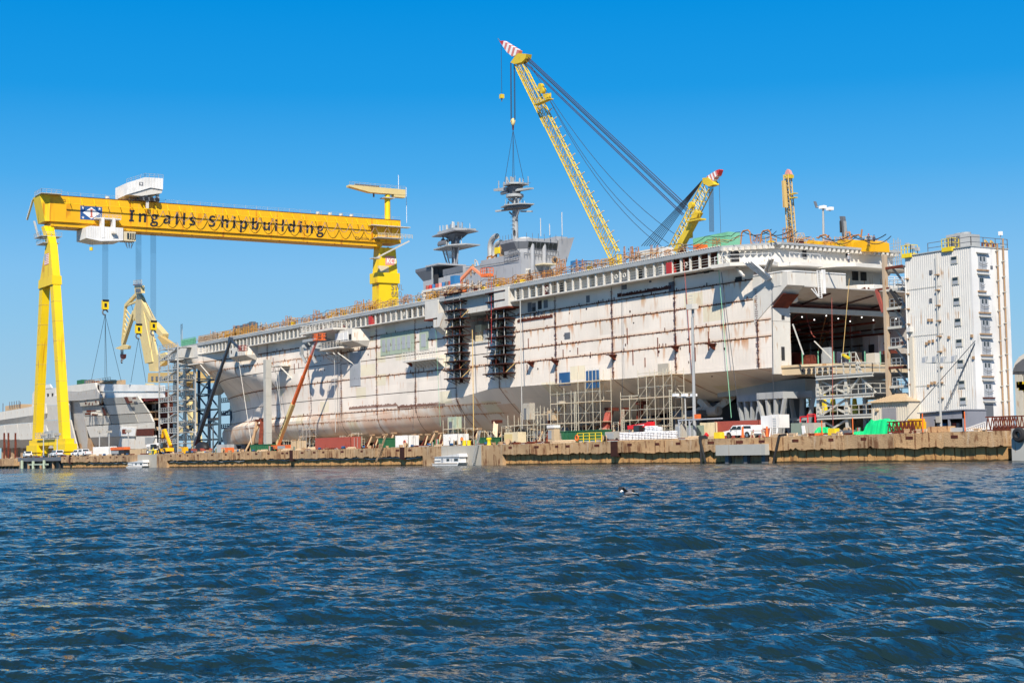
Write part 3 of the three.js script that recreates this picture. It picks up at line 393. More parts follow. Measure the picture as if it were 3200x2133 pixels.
{ // sponsons and platforms hung on the side
  const sponson = (p0, p1, yTop, yBot, out, name, m) => { const a = atz(p0, yTop, -15 + out)[0], b = atz(p1, yTop, -15 + out)[0], y1 = Math.min(30.1, atz(p0, yTop, -15 + out)[1]), y0 = atz(p0, yBot, -15 + out)[1]; new MB().loft([[[a, y1, -15 + out], [b, y1, -15 + out], [b + out * 0.6, y1, -15], [a, y1, -15]], [[a, y0, -15 + out], [b, y0, -15 + out], [b + out * 0.6, y0, -15], [a, y0, -15]], [[a + 0.3, y0 - 1.2, -15 + out * 0.3], [b, y0 - 1.2, -15 + out * 0.3], [b + out * 0.3, y0 - 1.4, -15], [a, y0 - 1.4, -15]]]).build(name, m, ship); return [a, b, y0, y1, -15 + out]; };
  { const [a, b, y0, y1, z] = sponson(1046, 1100, 1036, 1072, 3.4, 'sponson', M.offwhite); for (let k = 0; k < 3; k++) { const w = (b - a) / 4.4; new MB().box(a + 0.25 + k * w * 1.1, y0 + 0.4, z, a + 0.25 + k * w * 1.1 + w, y1 - 0.5, z + 0.1).build('sponson_panel', M.whiteClean, ship); } new MB().box(b - 1.4, y0 + 0.3, z, b - 0.4, y0 + 1.5, z + 0.12).build('dark_hatch_patch', M.dark, ship); }  // the hatch is a dark patch painting the shade inside
  { const [a, b, y0, y1, z] = sponson(716, 765, 1086, 1116, 2.8, 'sponson', M.offwhite); new MB().box(a + 1.2, y1 - 1.2, z, a + 1.7, y1 - 0.4, z + 0.1).build('dark_hatch_patch', M.dark, ship); }  // dark patch painted for the shade of an open hatch
  // boat platform with grey davit cradle
  const pl = (p0, p1, py, out, th, name, m) => { const a = atz(p0, py, -15 + out), b = atz(p1, py, -15 + out); new MB().box(a[0], a[1] - th, -15, b[0], a[1], -15 + out).build(name, m, ship); return [a[0], b[0], a[1], -15 + out]; };
  const upper = pl(936, 1040, 1040, 5.2, 0.5, 'boat_platform', M.offwhite); const rl = new MB(); rail(rl, [[upper[0], upper[2], upper[3]], [upper[1], upper[2], upper[3]], [upper[1], upper[2], -13.2]], 1.5, 1.8, 0.09, 3); rail(rl, [[upper[0], upper[2], upper[3]], [upper[0], upper[2], -13.2]], 1.5, 1.8, 0.09, 3); rl.build('platform_rail', M.offwhite, ship);
  new MB().loft([[[upper[0] + 1, upper[2] - 0.5, upper[3] - 0.4], [upper[1] - 1, upper[2] - 0.5, upper[3] - 0.4], [upper[1] - 1, upper[2] - 0.5, -15], [upper[0] + 1, upper[2] - 0.5, -15]], [[upper[0] + 3, upper[2] - 2.6, -14.6], [upper[1] - 3, upper[2] - 2.6, -14.6], [upper[1] - 3, upper[2] - 2.6, -15], [upper[0] + 3, upper[2] - 2.6, -15]]]).build('platform_knee', M.hullGrey, ship);
  const lower = pl(985, 1060, 1092, 3.8, 0.4, 'boat_platform', M.offwhite); const rl2 = new MB(); rail(rl2, [[lower[0], lower[2], lower[3]], [lower[1], lower[2], lower[3]], [lower[1], lower[2], -15]], 1.3, 1.5, 0.09, 3); rl2.build('platform_rail', M.offwhite, ship);
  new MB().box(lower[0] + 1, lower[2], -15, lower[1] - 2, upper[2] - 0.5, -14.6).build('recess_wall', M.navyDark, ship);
  for (const px of [948, 980]) { const q = atz(px, 1048, -9.8), v = x => [q[0] + x[0], q[1] + x[1], -15 + x[2]]; const mb = new MB(); mb.bar(v([1, -0.4, 0.3]), v([-0.6, -2.6, 5.4]), 0.7, 0.7); mb.bar(v([-0.6, -2.6, 5.4]), v([-0.9, -4.4, 5.3]), 0.75, 0.7); mb.bar(v([-0.9, -4.4, 5.3]), v([-0.2, -6.2, 4.6]), 0.7, 0.6); mb.bar(v([-0.6, -2.6, 5.2]), v([2.5, -3.4, 0.2]), 0.4, 0.4); mb.build('davit_arm', M.steel, ship); }
  { const q = atz(948, 1066, -10), r = atz(985, 1060, -10); new MB().bar(q, r, 0.6, 0.6).build('davit_beam', M.steel, ship); }
  for (const px of [1000, 1020, 1040, 1055]) { const a = atz(px, 1096, -11.6), b = [a[0] + 1.2, a[1] - 3.0, -15]; new MB().bar([a[0], a[1] - 0.4, a[2]], b, 0.22).build('platform_strut', M.offwhite, ship); }
  // balcony with slanted fins
  const bal = pl(1258, 1360, 1128, 2.2, 0.35, 'balcony', M.offwhite); const r3 = new MB(); rail(r3, [[bal[0], bal[2], bal[3]], [bal[1], bal[2], bal[3]]], 1.8, 1.2, 0.09, 4); r3.build('platform_rail', M.offwhite, ship); for (let k = 0; k < 8; k++) { const x = lerp(bal[0] + 3, bal[1] - 0.3, k / 7); new MB().prism([[x, bal[2] - 0.3, -12.9], [x, bal[2] - 0.3, -15], [x, bal[2] - 2, -15]], [0.2, 0, 0]).build('balcony_fin', M.offwhite, ship); }
  { const a = atz(1355, 975, -12.5); new MB().loft([[[a[0], 30.2, -12.4], [a[0] + 4, 30.2, -12.4], [a[0] + 4.4, 30.2, -15], [a[0], 30.2, -15]], [[a[0], 27.5, -12.4], [a[0] + 2.4, 27.5, -12.4], [a[0] + 4.4, 27.5, -15], [a[0], 27.5, -15]], [[a[0] + 1, 25.6, -14.6], [a[0] + 2.6, 25.6, -14.6], [a[0] + 3, 25.4, -15], [a[0] + 1, 25.4, -15]]]).build('sponson', M.offwhite, ship); }
  // small platforms near the bow
  for (const [p0, p1, py] of [[572, 622, 1140], [842, 872, 1143]]) { const z = p0 < 700 ? -12.5 : -12, a = atz(p0, py, z), b = atz(p1, py, z); new MB().box(a[0], a[1] - 0.3, -15.5, b[0], a[1], z).build('work_platform', M.offwhite, ship); new MB().bar([b[0] - 0.5, a[1], z], [b[0] + 0.6, a[1] - 3.5, -15.2], 0.28).build('platform_strut', M.offwhite, ship); }
  // bow: bulwark under the rounded deck corner
  const arc = (off, y) => { const o = []; for (let k = 0; k <= 10; k++) { const t = k / 10 * Math.PI / 2; o.push([-441 + 9 * (1 - Math.sin(t)) , y, -13 - 9 * (1 - Math.cos(t))]); } o.unshift([GX0, y, -13]); return o; };
  const A = arc(0, DY - 0.36).map((q, i) => i > 0 ? q : q), B = arc(0, 29.6); const rings = [A, B]; const ord = A.map((_, i) => i); const mb = new MB(); for (let i = 0; i < A.length - 1; i++) mb.hexa([A[i], A[i + 1], B[i + 1], B[i], ...[A[i], A[i + 1], B[i + 1], B[i]].map(q => [q[0] + 0.3, q[1], q[2] - 0.3])]); mb.build('bow_bulwark', M.offwhite, ship);
  new MB().box(-441.05, 29.6, -40, -440.7, DY - 0.36, -22).build('bow_bulwark', M.offwhite, ship);
  // anchor pad on the stem
  { const g = new THREE.SphereGeometry(1, 14, 10); g.scale(2.2, 1.3, 2.0); g.rotateZ(0.7); const q = atz(683, 1216, -29.5); g.translate(...q); put(g, 'anchor_pad', M.offwhite, ship); }
}
{ // stern
  const S = new THREE.Group(); S.name = 'stern'; ship.add(S);
  const X = -181, wt = (n, m, pts, v) => new MB().prism(pts, v).build(n, m, S);
  wt('quarter_plate', M.offwhite, [[X, 13.1, -15], [X, 21, -15], [X, 21, -18.5], [X, 14.6, -18.5], [X, 13.1, -18]], [-0.4, 0, 0]);
  wt('quarter_plate', M.offwhite, [[X, 21.05, -15], [X, 24.5, -15], [X, 24.5, -18.5], [X, 21.05, -18.5]], [-0.4, 0, 0]);
  wt('quarter_plate', M.offwhite, [[X, 13.1, -47], [X, 24.5, -47], [X, 24.5, -43.6], [X, 13.1, -43.6]], [-0.4, 0, 0]);
  wt('transom_beam', M.hullGrey, [[X, 13.1, -18], [X, 14.6, -18.5], [X, 14.6, -43.6], [X, 13.1, -44]], [-0.5, 0, 0]);
  { const a = atx(2442, 1083, X + 0.02), b = atx(2453, 1125, X + 0.02); new MB().box(X - 0.1, b[1], b[2], X + 0.08, a[1], a[2]).build('quarter_window', M.dark, S); const c = atx(2443, 985, X + 0.02), d = atx(2452, 998, X + 0.02); new MB().box(X - 0.1, d[1], d[2], X + 0.08, c[1], c[2]).build('quarter_window', M.dark, S); }
  // well interior
  new MB().box(-232, 14.3, -43.6, X, 14.6, -18.5).build('well_floor', M.rust, S);
  new MB().box(-232, 14.6, -43.8, X - 0.5, 24, -43.6).build('well_wall', M.hullGrey, S); new MB().box(-232, 14.6, -18.5, X - 0.5, 24, -18.3).build('well_wall', M.hullGrey, S);
  new MB().box(-232.2, 14.6, -43.6, -232, 24, -18.5).build('well_back', M.hullGrey, S); new MB().box(-232, 23.6, -43.6, -187, 23.9, -18.5).build('well_ceiling', M.hullGrey, S);
  for (const y of [18.6, 21]) new MB().box(-230, y, -43.6, X - 0.6, y + 0.2, -43.35).build('wall_seam', M.rustDark, S);
  for (let k = 0; k < 9; k++) new MB().box(-229 + k * 5, 14.6, -43.6, -228.6 + k * 5, 23.5, -43.2).build('wall_frame', M.hullGrey, S);
  new MB().box(-190, 14.6, -43.6, -186.5, 20, -42.2).build('wing_wall', M.offwhite, S); new MB().box(-188.6, 15, -42.25, -187.4, 18.6, -42.1).build('dark_wing_doorway', M.dark, S);  // dark plate stands for the shaded doorway in the wing wall
  // counter: side brackets, rounded box, sloping soffit
  const yT = 28.15, yB = 26.1, xa = -177.3;
  for (const z of [-14.86, -47.14]) { const v = [0, 0, z > -30 ? -3.4 : 3.4], pl = [[-185, 20.9, z], [-178.9, 25.0, z], [-178.2, 25.6, z], [xa - 0.06, yB, z], [xa - 0.06, yT - 0.05, z], [-183.4, yT - 0.05, z], [-185.2, 27.4, z]]; wt('counter_bracket', M.offwhite, pl, v); }
  for (let k = 0; k < 1; k++) { const q = [[-184.6, 20.6, -15], [-178.7, 24.9, -15], [-178.7, 24.9, -18.1], [-184.6, 20.6, -18.1]]; wt('bracket_soffit', M.rust, q.map(p => [p[0] + 0.2, p[1] + 0.05, p[2]]), [0.05, -0.08, 0]); }
  new MB().tube(atx(2443, 938, -180.5), atx(2488, 936, -180.5), 0.5, 0.5, 12).build('roller', M.offwhite, S); { const a = atx(2455, 918, -180.3), b = atx(2486, 914, -180.3); for (let k = 0; k < 4; k++) new MB().tube(mix3(a, b, k / 4), mix3(a, b, (k + 0.8) / 4), 0.32, 0.28, 9).build('fairlead', M.offwhite, S); }
  const ct = []; for (let k = 0; k <= 5; k++) { const t = k / 5 * Math.PI / 2; ct.push([xa - 1.6 + 1.6 * Math.sin(t), -14.8 - 1.6 + 1.6 * Math.cos(t)]); } const ring = [[-185, -14.8], ...ct, [xa, -26.6], [-185, -26.6]];
  new MB().plan(ring, yB, yT).build('counter', M.offwhite, S); new MB().plan(ring.map(p => [p[0] + 0.12, p[1] + 0.1]), yT, yT + 0.15).build('counter_coaming', M.whiteClean, S);
  new MB().prism([[xa, yB, 0], [xa, yB - 0.15, 0], [-188, 23.2, 0], [-188, 23.5, 0]].map(p => [p[0], p[1], -18.2]), [0, 0, -26]).build('soffit', M.hullGrey, S);
  for (const [z0, z1] of [[-25, -23], [-34, -30], [-40, -38]]) new MB().bar([-179, 25.35, z0], [-187, 23.35, z1], 0.3, 0.12).build('soffit_seam', M.rustDark, S);
  new MB().box(-183, 22.6, -43.6, -182.4, 23.4, -18.3).build('door_beam', M.palSteel, S); new MB().box(-184, 23.3, -43.6, -182.8, 23.9, -18.3).build('door_beam', M.rustDark, S);
  for (let k = 0; k < 10; k++) { const g = new THREE.SphereGeometry(0.1, 8, 6); g.translate(-182.2, 22.3 - (k % 3) * 0.35, lerp(-19.5, -42, k / 9)); put(g, 'work_lamp', M.lamp || (M.lamp = mat([0.9, 0.9, 0.85], 0.4, { emissive: new THREE.Color(1, 0.97, 0.9), emissiveIntensity: 2 })), S); }
  // wall above the counter, doors, balconies
  const wall = [[-190, -13.4], [-183.4, -19], [-183.4, -43], [-190, -48.6]];
  new MB().plan([...wall, [-191, -48.6], [-191, -13.4]], 30.2, DY - 0.36).build('stern_wall', M.offwhite, S);
  new MB().plan([[-189, -15.2], [-185.4, -19], [-185.4, -43], [-189, -46.8], [-191, -46.8], [-191, -15.2]], yB - 1, 30.2).build('stern_wall', M.offwhite, S);
  new MB().box(-191.5, 27.9, -15.6, -184.2, 30.2, -15.05).build('stern_wall', M.hullGrey, S);
  const rim = []; for (let k = 0; k < 26; k++) rim.push(lerp(-19, -43, k / 25)); for (const z of rim) new MB().box(-183.4, DY - 0.9, z, -182.4, DY - 0.36, z + 0.45).build('edge_bracket', M.offwhite, S);
  for (let k = 0; k < 9; k++) { const t = k / 9, x = lerp(-189.6, -183.2, t), z = lerp(-13, -18.2, t); new MB().box(x, DY - 0.9, z - 0.3, x + 0.5, DY - 0.36, z + 0.4).build('edge_bracket', M.offwhite, S); }
  const bal = (pts, y, t, m = M.offwhite) => new MB().plan(pts, y - t, y).build('stern_balcony', m, S);
  bal([[-192, -13.2], [-190, -10.8], [-186, -11.2], [-181.6, -16], [-183.6, -19.2], [-190, -13.6]], 30.2, 0.55); bal([[-183.5, -18], [-180.4, -19.5], [-180.4, -25], [-183.5, -26]], 30.1, 0.5); bal([[-183.5, -26.2], [-180, -27.6], [-178.6, -30], [-178.6, -44], [-183.5, -44]], 30.3, 0.6);
  bal([[-185.4, -30], [-179.4, -31], [-177.8, -33], [-177.8, -43], [-185.4, -43]], 27.0, 0.7); const rl = new MB(); rail(rl, [[-178, 27, -36], [-178, 27, -42.6]], 1.4, 1.7, 0.1, 4); rl.build('balcony_rail', M.whiteClean, S); rail(new MB(), [[-180.6, 30.2, -18.4], [-180.6, 30.2, -24.6]], 1.3, 2, 0.06, 2).build('balcony_rail', M.whiteClean, S); rail(new MB(), [[-189.4, 30.2, -11.1], [-186.2, 30.2, -11.5], [-182, 30.2, -16]], 1.2, 2, 0.06, 2).build('balcony_rail', M.whiteClean, S);
  for (let k = 0; k < 8; k++) new MB().bar([-178.2, 26.4, -31.5 - k * 0.8], [-184, 25.2, -31.5 - k * 0.8], 0.16, 0.3).build('balcony_rib', M.rustDark, S);
  const door = (px, py, w, h, x, m = M.dark) => { const q = atx(px, py, x); new MB().box(x - 0.1, q[1] - h, q[2] - w, x + 0.09, q[1], q[2]).build('dark_stern_doorway', m, S); };  // doorways are flat plates, their inner shade given as dark colour
  door(2664, 838, 1.2, 1.9, -185.35); door(2690, 841, 1.2, 1.8, -185.35); door(2509, 777, 0.7, 1.4, -183.3); door(2645, 786, 0.6, 0.9, -183.3);
  { const a = atz(2284, 779, -13.3), w = [-188.6, -14.5]; new MB().box(-188.9, 30.3, -14.9, -188.1, 32.3, -13.9).build('dark_stern_doorway', M.dark, S); }
  // angled struts of the quarter, ladder
  for (let k = 0; k < 4; k++) new MB().bar(atz(2324 + k * 8, 817 - k, -11.6), atz(2398 + k * 4, 876 - k * 3, -14.6), 0.32, 0.3).build('quarter_strut', M.whiteClean, S);
  for (const [a, b] of [[[2390, 848], [2408, 808]], [[2402, 848], [2416, 806]], [[2290, 822], [2325, 862]]]) new MB().bar(atz(...a, -13.8), atz(...b, -12.2), 0.35, 0.3).build('quarter_strut', M.offwhite, S);
  { const mb = new MB(), a = atx(2554, 845, -177), b = atx(2560, 930, -177); for (const s of [0, 0.6]) mb.bar(add3(a, [0, 0, -s]), add3(b, [0, 0, -s]), 0.12); for (let k = 0; k < 14; k++) mb.bar(mix3(a, b, k / 13), add3(mix3(a, b, k / 13), [0, 0, -0.6]), 0.08); mb.bar(b, atx(2536, 902, -177), 0.14); mb.bar(b, atx(2545, 900, -177), 0.14); mb.build('boarding_ladder', M.whiteClean, S); new MB().box(-177.3, a[1] - 3.4, a[2] - 1.6, -176.9, a[1] + 0.2, a[2] - 1.1).build('ladder_guide', M.whiteClean, S); }
  // stern gate platform
  const g0 = atx(2428, 1145, -177), g1 = atx(2500, 1147, -172); new MB().plan([[X, -16.4], [-177.5, -17.2], [-173.5, -20], [-173.5, -42], [-177, -44], [X, -44.6]], 14.0, 14.35).build('stern_gate', M.gate || (M.gate = mat([0.60, 0.47, 0.30], 0.75, { map: T.runs })), S);
  new MB().plan([[X, -16.6], [-177.6, -17.4], [-173.7, -20.2], [-173.7, -41.8], [X, -44]], 12.9, 14.0).build('stern_gate_beam', M.gate, S);
  for (let k = 0; k < 6; k++) { const t = (k + 0.5) / 6, x = lerp(-177.5, -173.5, t), z = lerp(-17.2, -20, t), g = new THREE.CylinderGeometry(0.3, 0.3, 0.1, 14); g.rotateX(Math.PI / 2); g.rotateY(Math.atan2(2.8, 4)); g.translate(x + 0.1, 13.45, z + 0.15); put(g, 'dark_hole_disc', M.dark, S); }  // dark discs paint the shade of holes not cut into the beam
  for (let k = 0; k < 6; k++) { const q = [lerp(-178, -174, k / 5), 14.35, lerp(-18, -30, k / 5)]; new MB().bar(q, add3(q, [0, 2, 0]), 0.12).build('green_stanchion', M.mintGreen, S); }
  new MB().box(-179, 14.4, -38, -175, 16.2, -34).build('covered_equipment', M.black, S);
  SEED = 611; for (let k = 0; k < 40; k++) { const x = -178 - rr(0, 26), z = -20 - rr(0, 22), h = rr(0.5, 2.6); new MB().box(x, 14.6, z, x + rr(0.4, 2.2), 14.6 + h, z + rr(0.4, 1.8)).build('well_gear', [M.rust, M.plank, M.steel, M.rust, M.palSteel][k % 5], S); }
  for (let k = 0; k < 14; k++) { const x = -183 - rr(0, 14), z = -20 - rr(0, 22); new MB().path(sag([x, 23, z], [x - rr(-3, 4), 15 + rr(0, 5), z - rr(-3, 4)], rr(-1, 1), 6), 0.06, 4).build('well_cable', [M.cable, M.orangeTube, M.redCont][k % 3], S); }
  for (let k = 0; k < 7; k++) new MB().box(-231, 20 + (k % 2) * 1.6, -42.5 + k * 3.2, -184, 20.3 + (k % 2) * 1.6, -42 + k * 3.2).build('well_girder', M.rust, S);
  for (const [a, b] of [[[2478, 1012], [2512, 1108]], [[2545, 1065], [2600, 1120]]]) new MB().bar(atx(...a, -176.5), atx(...b, -175), 0.16).build('stern_strut', M.palSteel, S);
}
// ---------- superstructure on the flight deck (part of the ship)
{
  const I = new THREE.Group(); I.name = 'island'; ship.add(I);
  const Z = -40, xr = atz(1628, 800, Z)[0], xl = atz(1385, 800, Z)[0], yTop = atz(1628, 787, Z)[1], zb = atx(1747, 800, xr)[2];
  const bx = (n, m, x0, y0, z0, x1, y1, z1) => new MB().box(x0, y0, z0, x1, y1, z1).build(n, m, I);
  const xm = atz(1447, 800, Z)[0], xn = atz(1502, 800, Z)[0];
  bx('aft_block', M.navy, xl, DY, zb, xm, yTop - 0.3, Z); bx('middle_block', M.navy, xm, DY, zb, xn, yTop - 0.9, Z - 0.5); bx('main_block', M.navy, xn, DY, zb, xr, yTop, Z);
  for (let k = 0; k < 5; k++) { const x = lerp(xl, xr, (k + 0.5) / 5); bx('panel_seam', M.navyDark, x, DY, Z - 0.05, x + 0.06, yTop - 3, Z + 0.04); }
  bx('dark_band', M.navyDark, xl - 0.1, yTop - 1.6, Z - 3, xm - 0.2, yTop - 0.2, Z + 0.12);
  // hanging rails on the walls
  const hr = (n, p) => new MB().path(p, 0.07, 4).build(n, M.navyDark, I); for (const [a, b, c, d] of [[1575, 800, 1620, 788], [1590, 782, 1622, 774], [1455, 838, 1620, 812]]) { const p = atz(a, b, Z + 0.3), q = atz(c, d, Z + 0.3); hr('wall_rail', [p, q]); if (a > 1500) { hr('wall_rail', [add3(p, [0, -1.2, 0]), add3(q, [0, -1.2, 0])]); for (let k = 0; k < 6; k++) { const m = mix3(p, q, k / 5); hr('rail_rung', [m, add3(m, [0, -1.2, 0])]); } } }
  for (const [a, b, c, d] of [[1638, 790, 1735, 800], [1650, 775, 1745, 785], [1655, 842, 1725, 850]]) { const p = atx(a, b, xr + 0.3), q = atx(c, d, xr + 0.3); hr('wall_rail', [p, q]); for (let k = 0; k < 12; k++) { const m = mix3(p, q, k / 11); hr('rail_rung', [m, add3(m, [0, -0.8, 0])]); } }
  // bridge: plan with cut corner, slanted window band
  const bl = atz(1577, 760, Z)[0], y0 = yTop, y1 = yTop + 0.8, y2 = y1 + 1.6, y3 = y2 + 0.6;
  const P = o => [[bl - o * 0.6, Z + o], [xr - 1.4, Z + o], [xr + o * 0.9, Z - 1.6 + o * 0.2], [xr + o, zb + 1], [xr - 1, zb - o], [bl - o * 0.6, zb - o]];
  const ring = (o, y) => P(o).map(p => [p[0], y, p[1]]);
  new MB().loft([ring(0, y0 - 0.5), ring(0.15, y1)]).build('bridge_wall', M.navy, I); new MB().loft([ring(0.15, y1), ring(0.9, y2)]).build('bridge_window_band', M.navyDark, I);
  const top = new MB(); top.loft([ring(0.9, y2), ring(1.0, y3)]); top.prism(ring(1.0, y3), [0, 0.05, 0]); top.build('bridge_roof', M.navy, I);
  for (let k = 0; k < 7; k++) { const t = (k + 0.5) / 7, a = ring(0.3, y1 + 0.3)[2], b = ring(0.3, y1 + 0.3)[3], c = ring(0.8, y2 - 0.2)[2], d = ring(0.8, y2 - 0.2)[3], w = 0.055; new MB().prism([mix3(a, b, t - w), mix3(a, b, t + w), mix3(c, d, t + w), mix3(c, d, t - w)].map(p => add3(p, [0.12, 0, 0])), [0.04, 0, 0]).build('bridge_window', M.glass, I); }
  // pilasters, door, porthole, canopy on the end wall
  for (const px of [1663, 1700]) { const a = atx(px, 762, xr + 0.3), b = atx(px, 860, xr + 0.3); new MB().tube([xr + 0.3, DY, a[2]], [xr + 0.3, a[1], a[2]], 0.5, 0.5, 10).build('pilaster', M.navy, I); }
  { const a = atx(1643, 838, xr); bx('door_frame', M.offwhite, xr - 0.1, a[1] - 2.4, a[2] - 2, xr + 0.12, a[1], a[2]); bx('door', M.dark, xr, a[1] - 2.1, a[2] - 1.6, xr + 0.16, a[1] - 0.35, a[2] - 0.4); }  // dark door face paints the shade of the open doorway
  { const a = atx(1733, 812, xr); const g = new THREE.CylinderGeometry(0.8, 0.8, 0.3, 14); g.rotateZ(Math.PI / 2); g.translate(xr + 0.1, a[1], a[2]); put(g, 'round_port', M.plank, I); const h = new THREE.CylinderGeometry(0.5, 0.5, 0.34, 14); h.rotateZ(Math.PI / 2); h.translate(xr + 0.13, a[1], a[2]); put(h, 'round_port_glass', M.dark, I); }
  { const a = atx(1672, 826, xr), b = atx(1718, 826, xr); new MB().box(xr, a[1] - 0.25, b[2], xr + 3.2, a[1], a[2]).build('canopy', M.cream, I); new MB().bar([xr + 2.8, a[1] - 0.2, lerp(a[2], b[2], 0.6)], [xr, a[1] - 3, lerp(a[2], b[2], 0.8)], 0.2).build('canopy_strut', M.cream, I); }
  // flared starboard wing
  { const zw = zb - 1; new MB().loft([[[xr - 0.5, yTop - 4, zw + 2], [xr - 0.5, yTop - 4, zw - 0.4], [xr - 6, yTop - 4, zw - 0.4], [xr - 6, yTop - 4, zw + 2]], [[xr + 0.8, y3 + 0.2, zw + 1.4], [xr + 0.8, y3 + 0.9, zw - 2.6], [xr - 6, y3 + 0.9, zw - 2.6], [xr - 6, y3 + 0.2, zw + 1.4]]]).build('starboard_wing', M.navy, I); new MB().box(xr - 5, y3, zw - 1, xr + 0.5, y3 + 0.9, zw + 2).build('starboard_house', M.navy, I); }
  // machinery between the blocks: ducts and pipes
  { const a = atz(1532, 775, Z - 3), mb = new MB(); const arc = []; for (let k = 0; k <= 8; k++) { const t = k / 8 * Math.PI * 0.55; arc.push([a[0] + 2.6 - 2.6 * Math.cos(t), a[1] + 2.4 * Math.sin(t), a[2]]); } arc.unshift([a[0], yTop - 3, a[2]]); mb.path(arc, 0.65, 10); mb.build('exhaust_elbow', M.galv, I); const m2 = new MB(); m2.path(arc.map(q => [q[0] + 3.2, q[1] - 1.8, q[2] + 1]), 0.55, 10); m2.build('exhaust_elbow', M.galv, I);
    for (let k = 0; k < 26; k++) { const x = lerp(xm + 1, xn + 9, rnd()), y = yTop - rr(0.2, 3), z = Z - rr(0, 3); new MB().path([[x, y - 1.5, z], [x, y + rr(0, 1.6), z], [x + rr(0.5, 2), y + rr(0, 1.5), z], [x + rr(1, 3), y - 1, z]], rr(0.07, 0.2), 5).build('pipe_run', [M.orangeTube, M.plank, M.galv, M.rust][k % 4], I); }
    const c = atz(1555, 770, Z); new MB().box(c[0], yTop, Z - 2.5, c[0] + 5.2, c[1] + 0.4, Z - 0.4).build('machinery_house', M.plank, I); new MB().box(c[0] - 1.4, yTop + 0.8, Z - 0.6, c[0] + 0.4, yTop + 2.2, Z).build('control_box', M.safetyYellow, I); }
  // drum bases on the bridge roof
  for (const [px, r] of [[1600, 1.9], [1640, 1.3]]) { const q = atz(px, 742, -44); const g = new THREE.CylinderGeometry(r, r, 0.9, 20); g.translate(q[0], y3 + 0.45, -44); put(g, 'drum_base', M.offwhite, I); }
  for (let k = 0; k < 14; k++) { const t = k / 13, q = mix3([bl, y3, Z + 1.2], [xr + 1.4, y3, zb], t); new MB().bar([lerp(bl, xr + 1.2, Math.min(1, t * 2)), y3, t < 0.5 ? Z + 1.2 : lerp(Z, zb, t * 2 - 1)], [lerp(bl, xr + 1.2, Math.min(1, t * 2)), y3 + 1.1, t < 0.5 ? Z + 1.2 : lerp(Z, zb, t * 2 - 1)], 0.07).build('stanchion', M.navyDark, I); }
  for (const [px, py, h] of [[1690, 738, 4], [1757, 735, 5], [1718, 735, 2.5]]) { const q = atz(px, py, -46); new MB().bar(q, add3(q, [0, h, 0]), 0.12).build('whip_antenna', M.offwhite, I); }
}
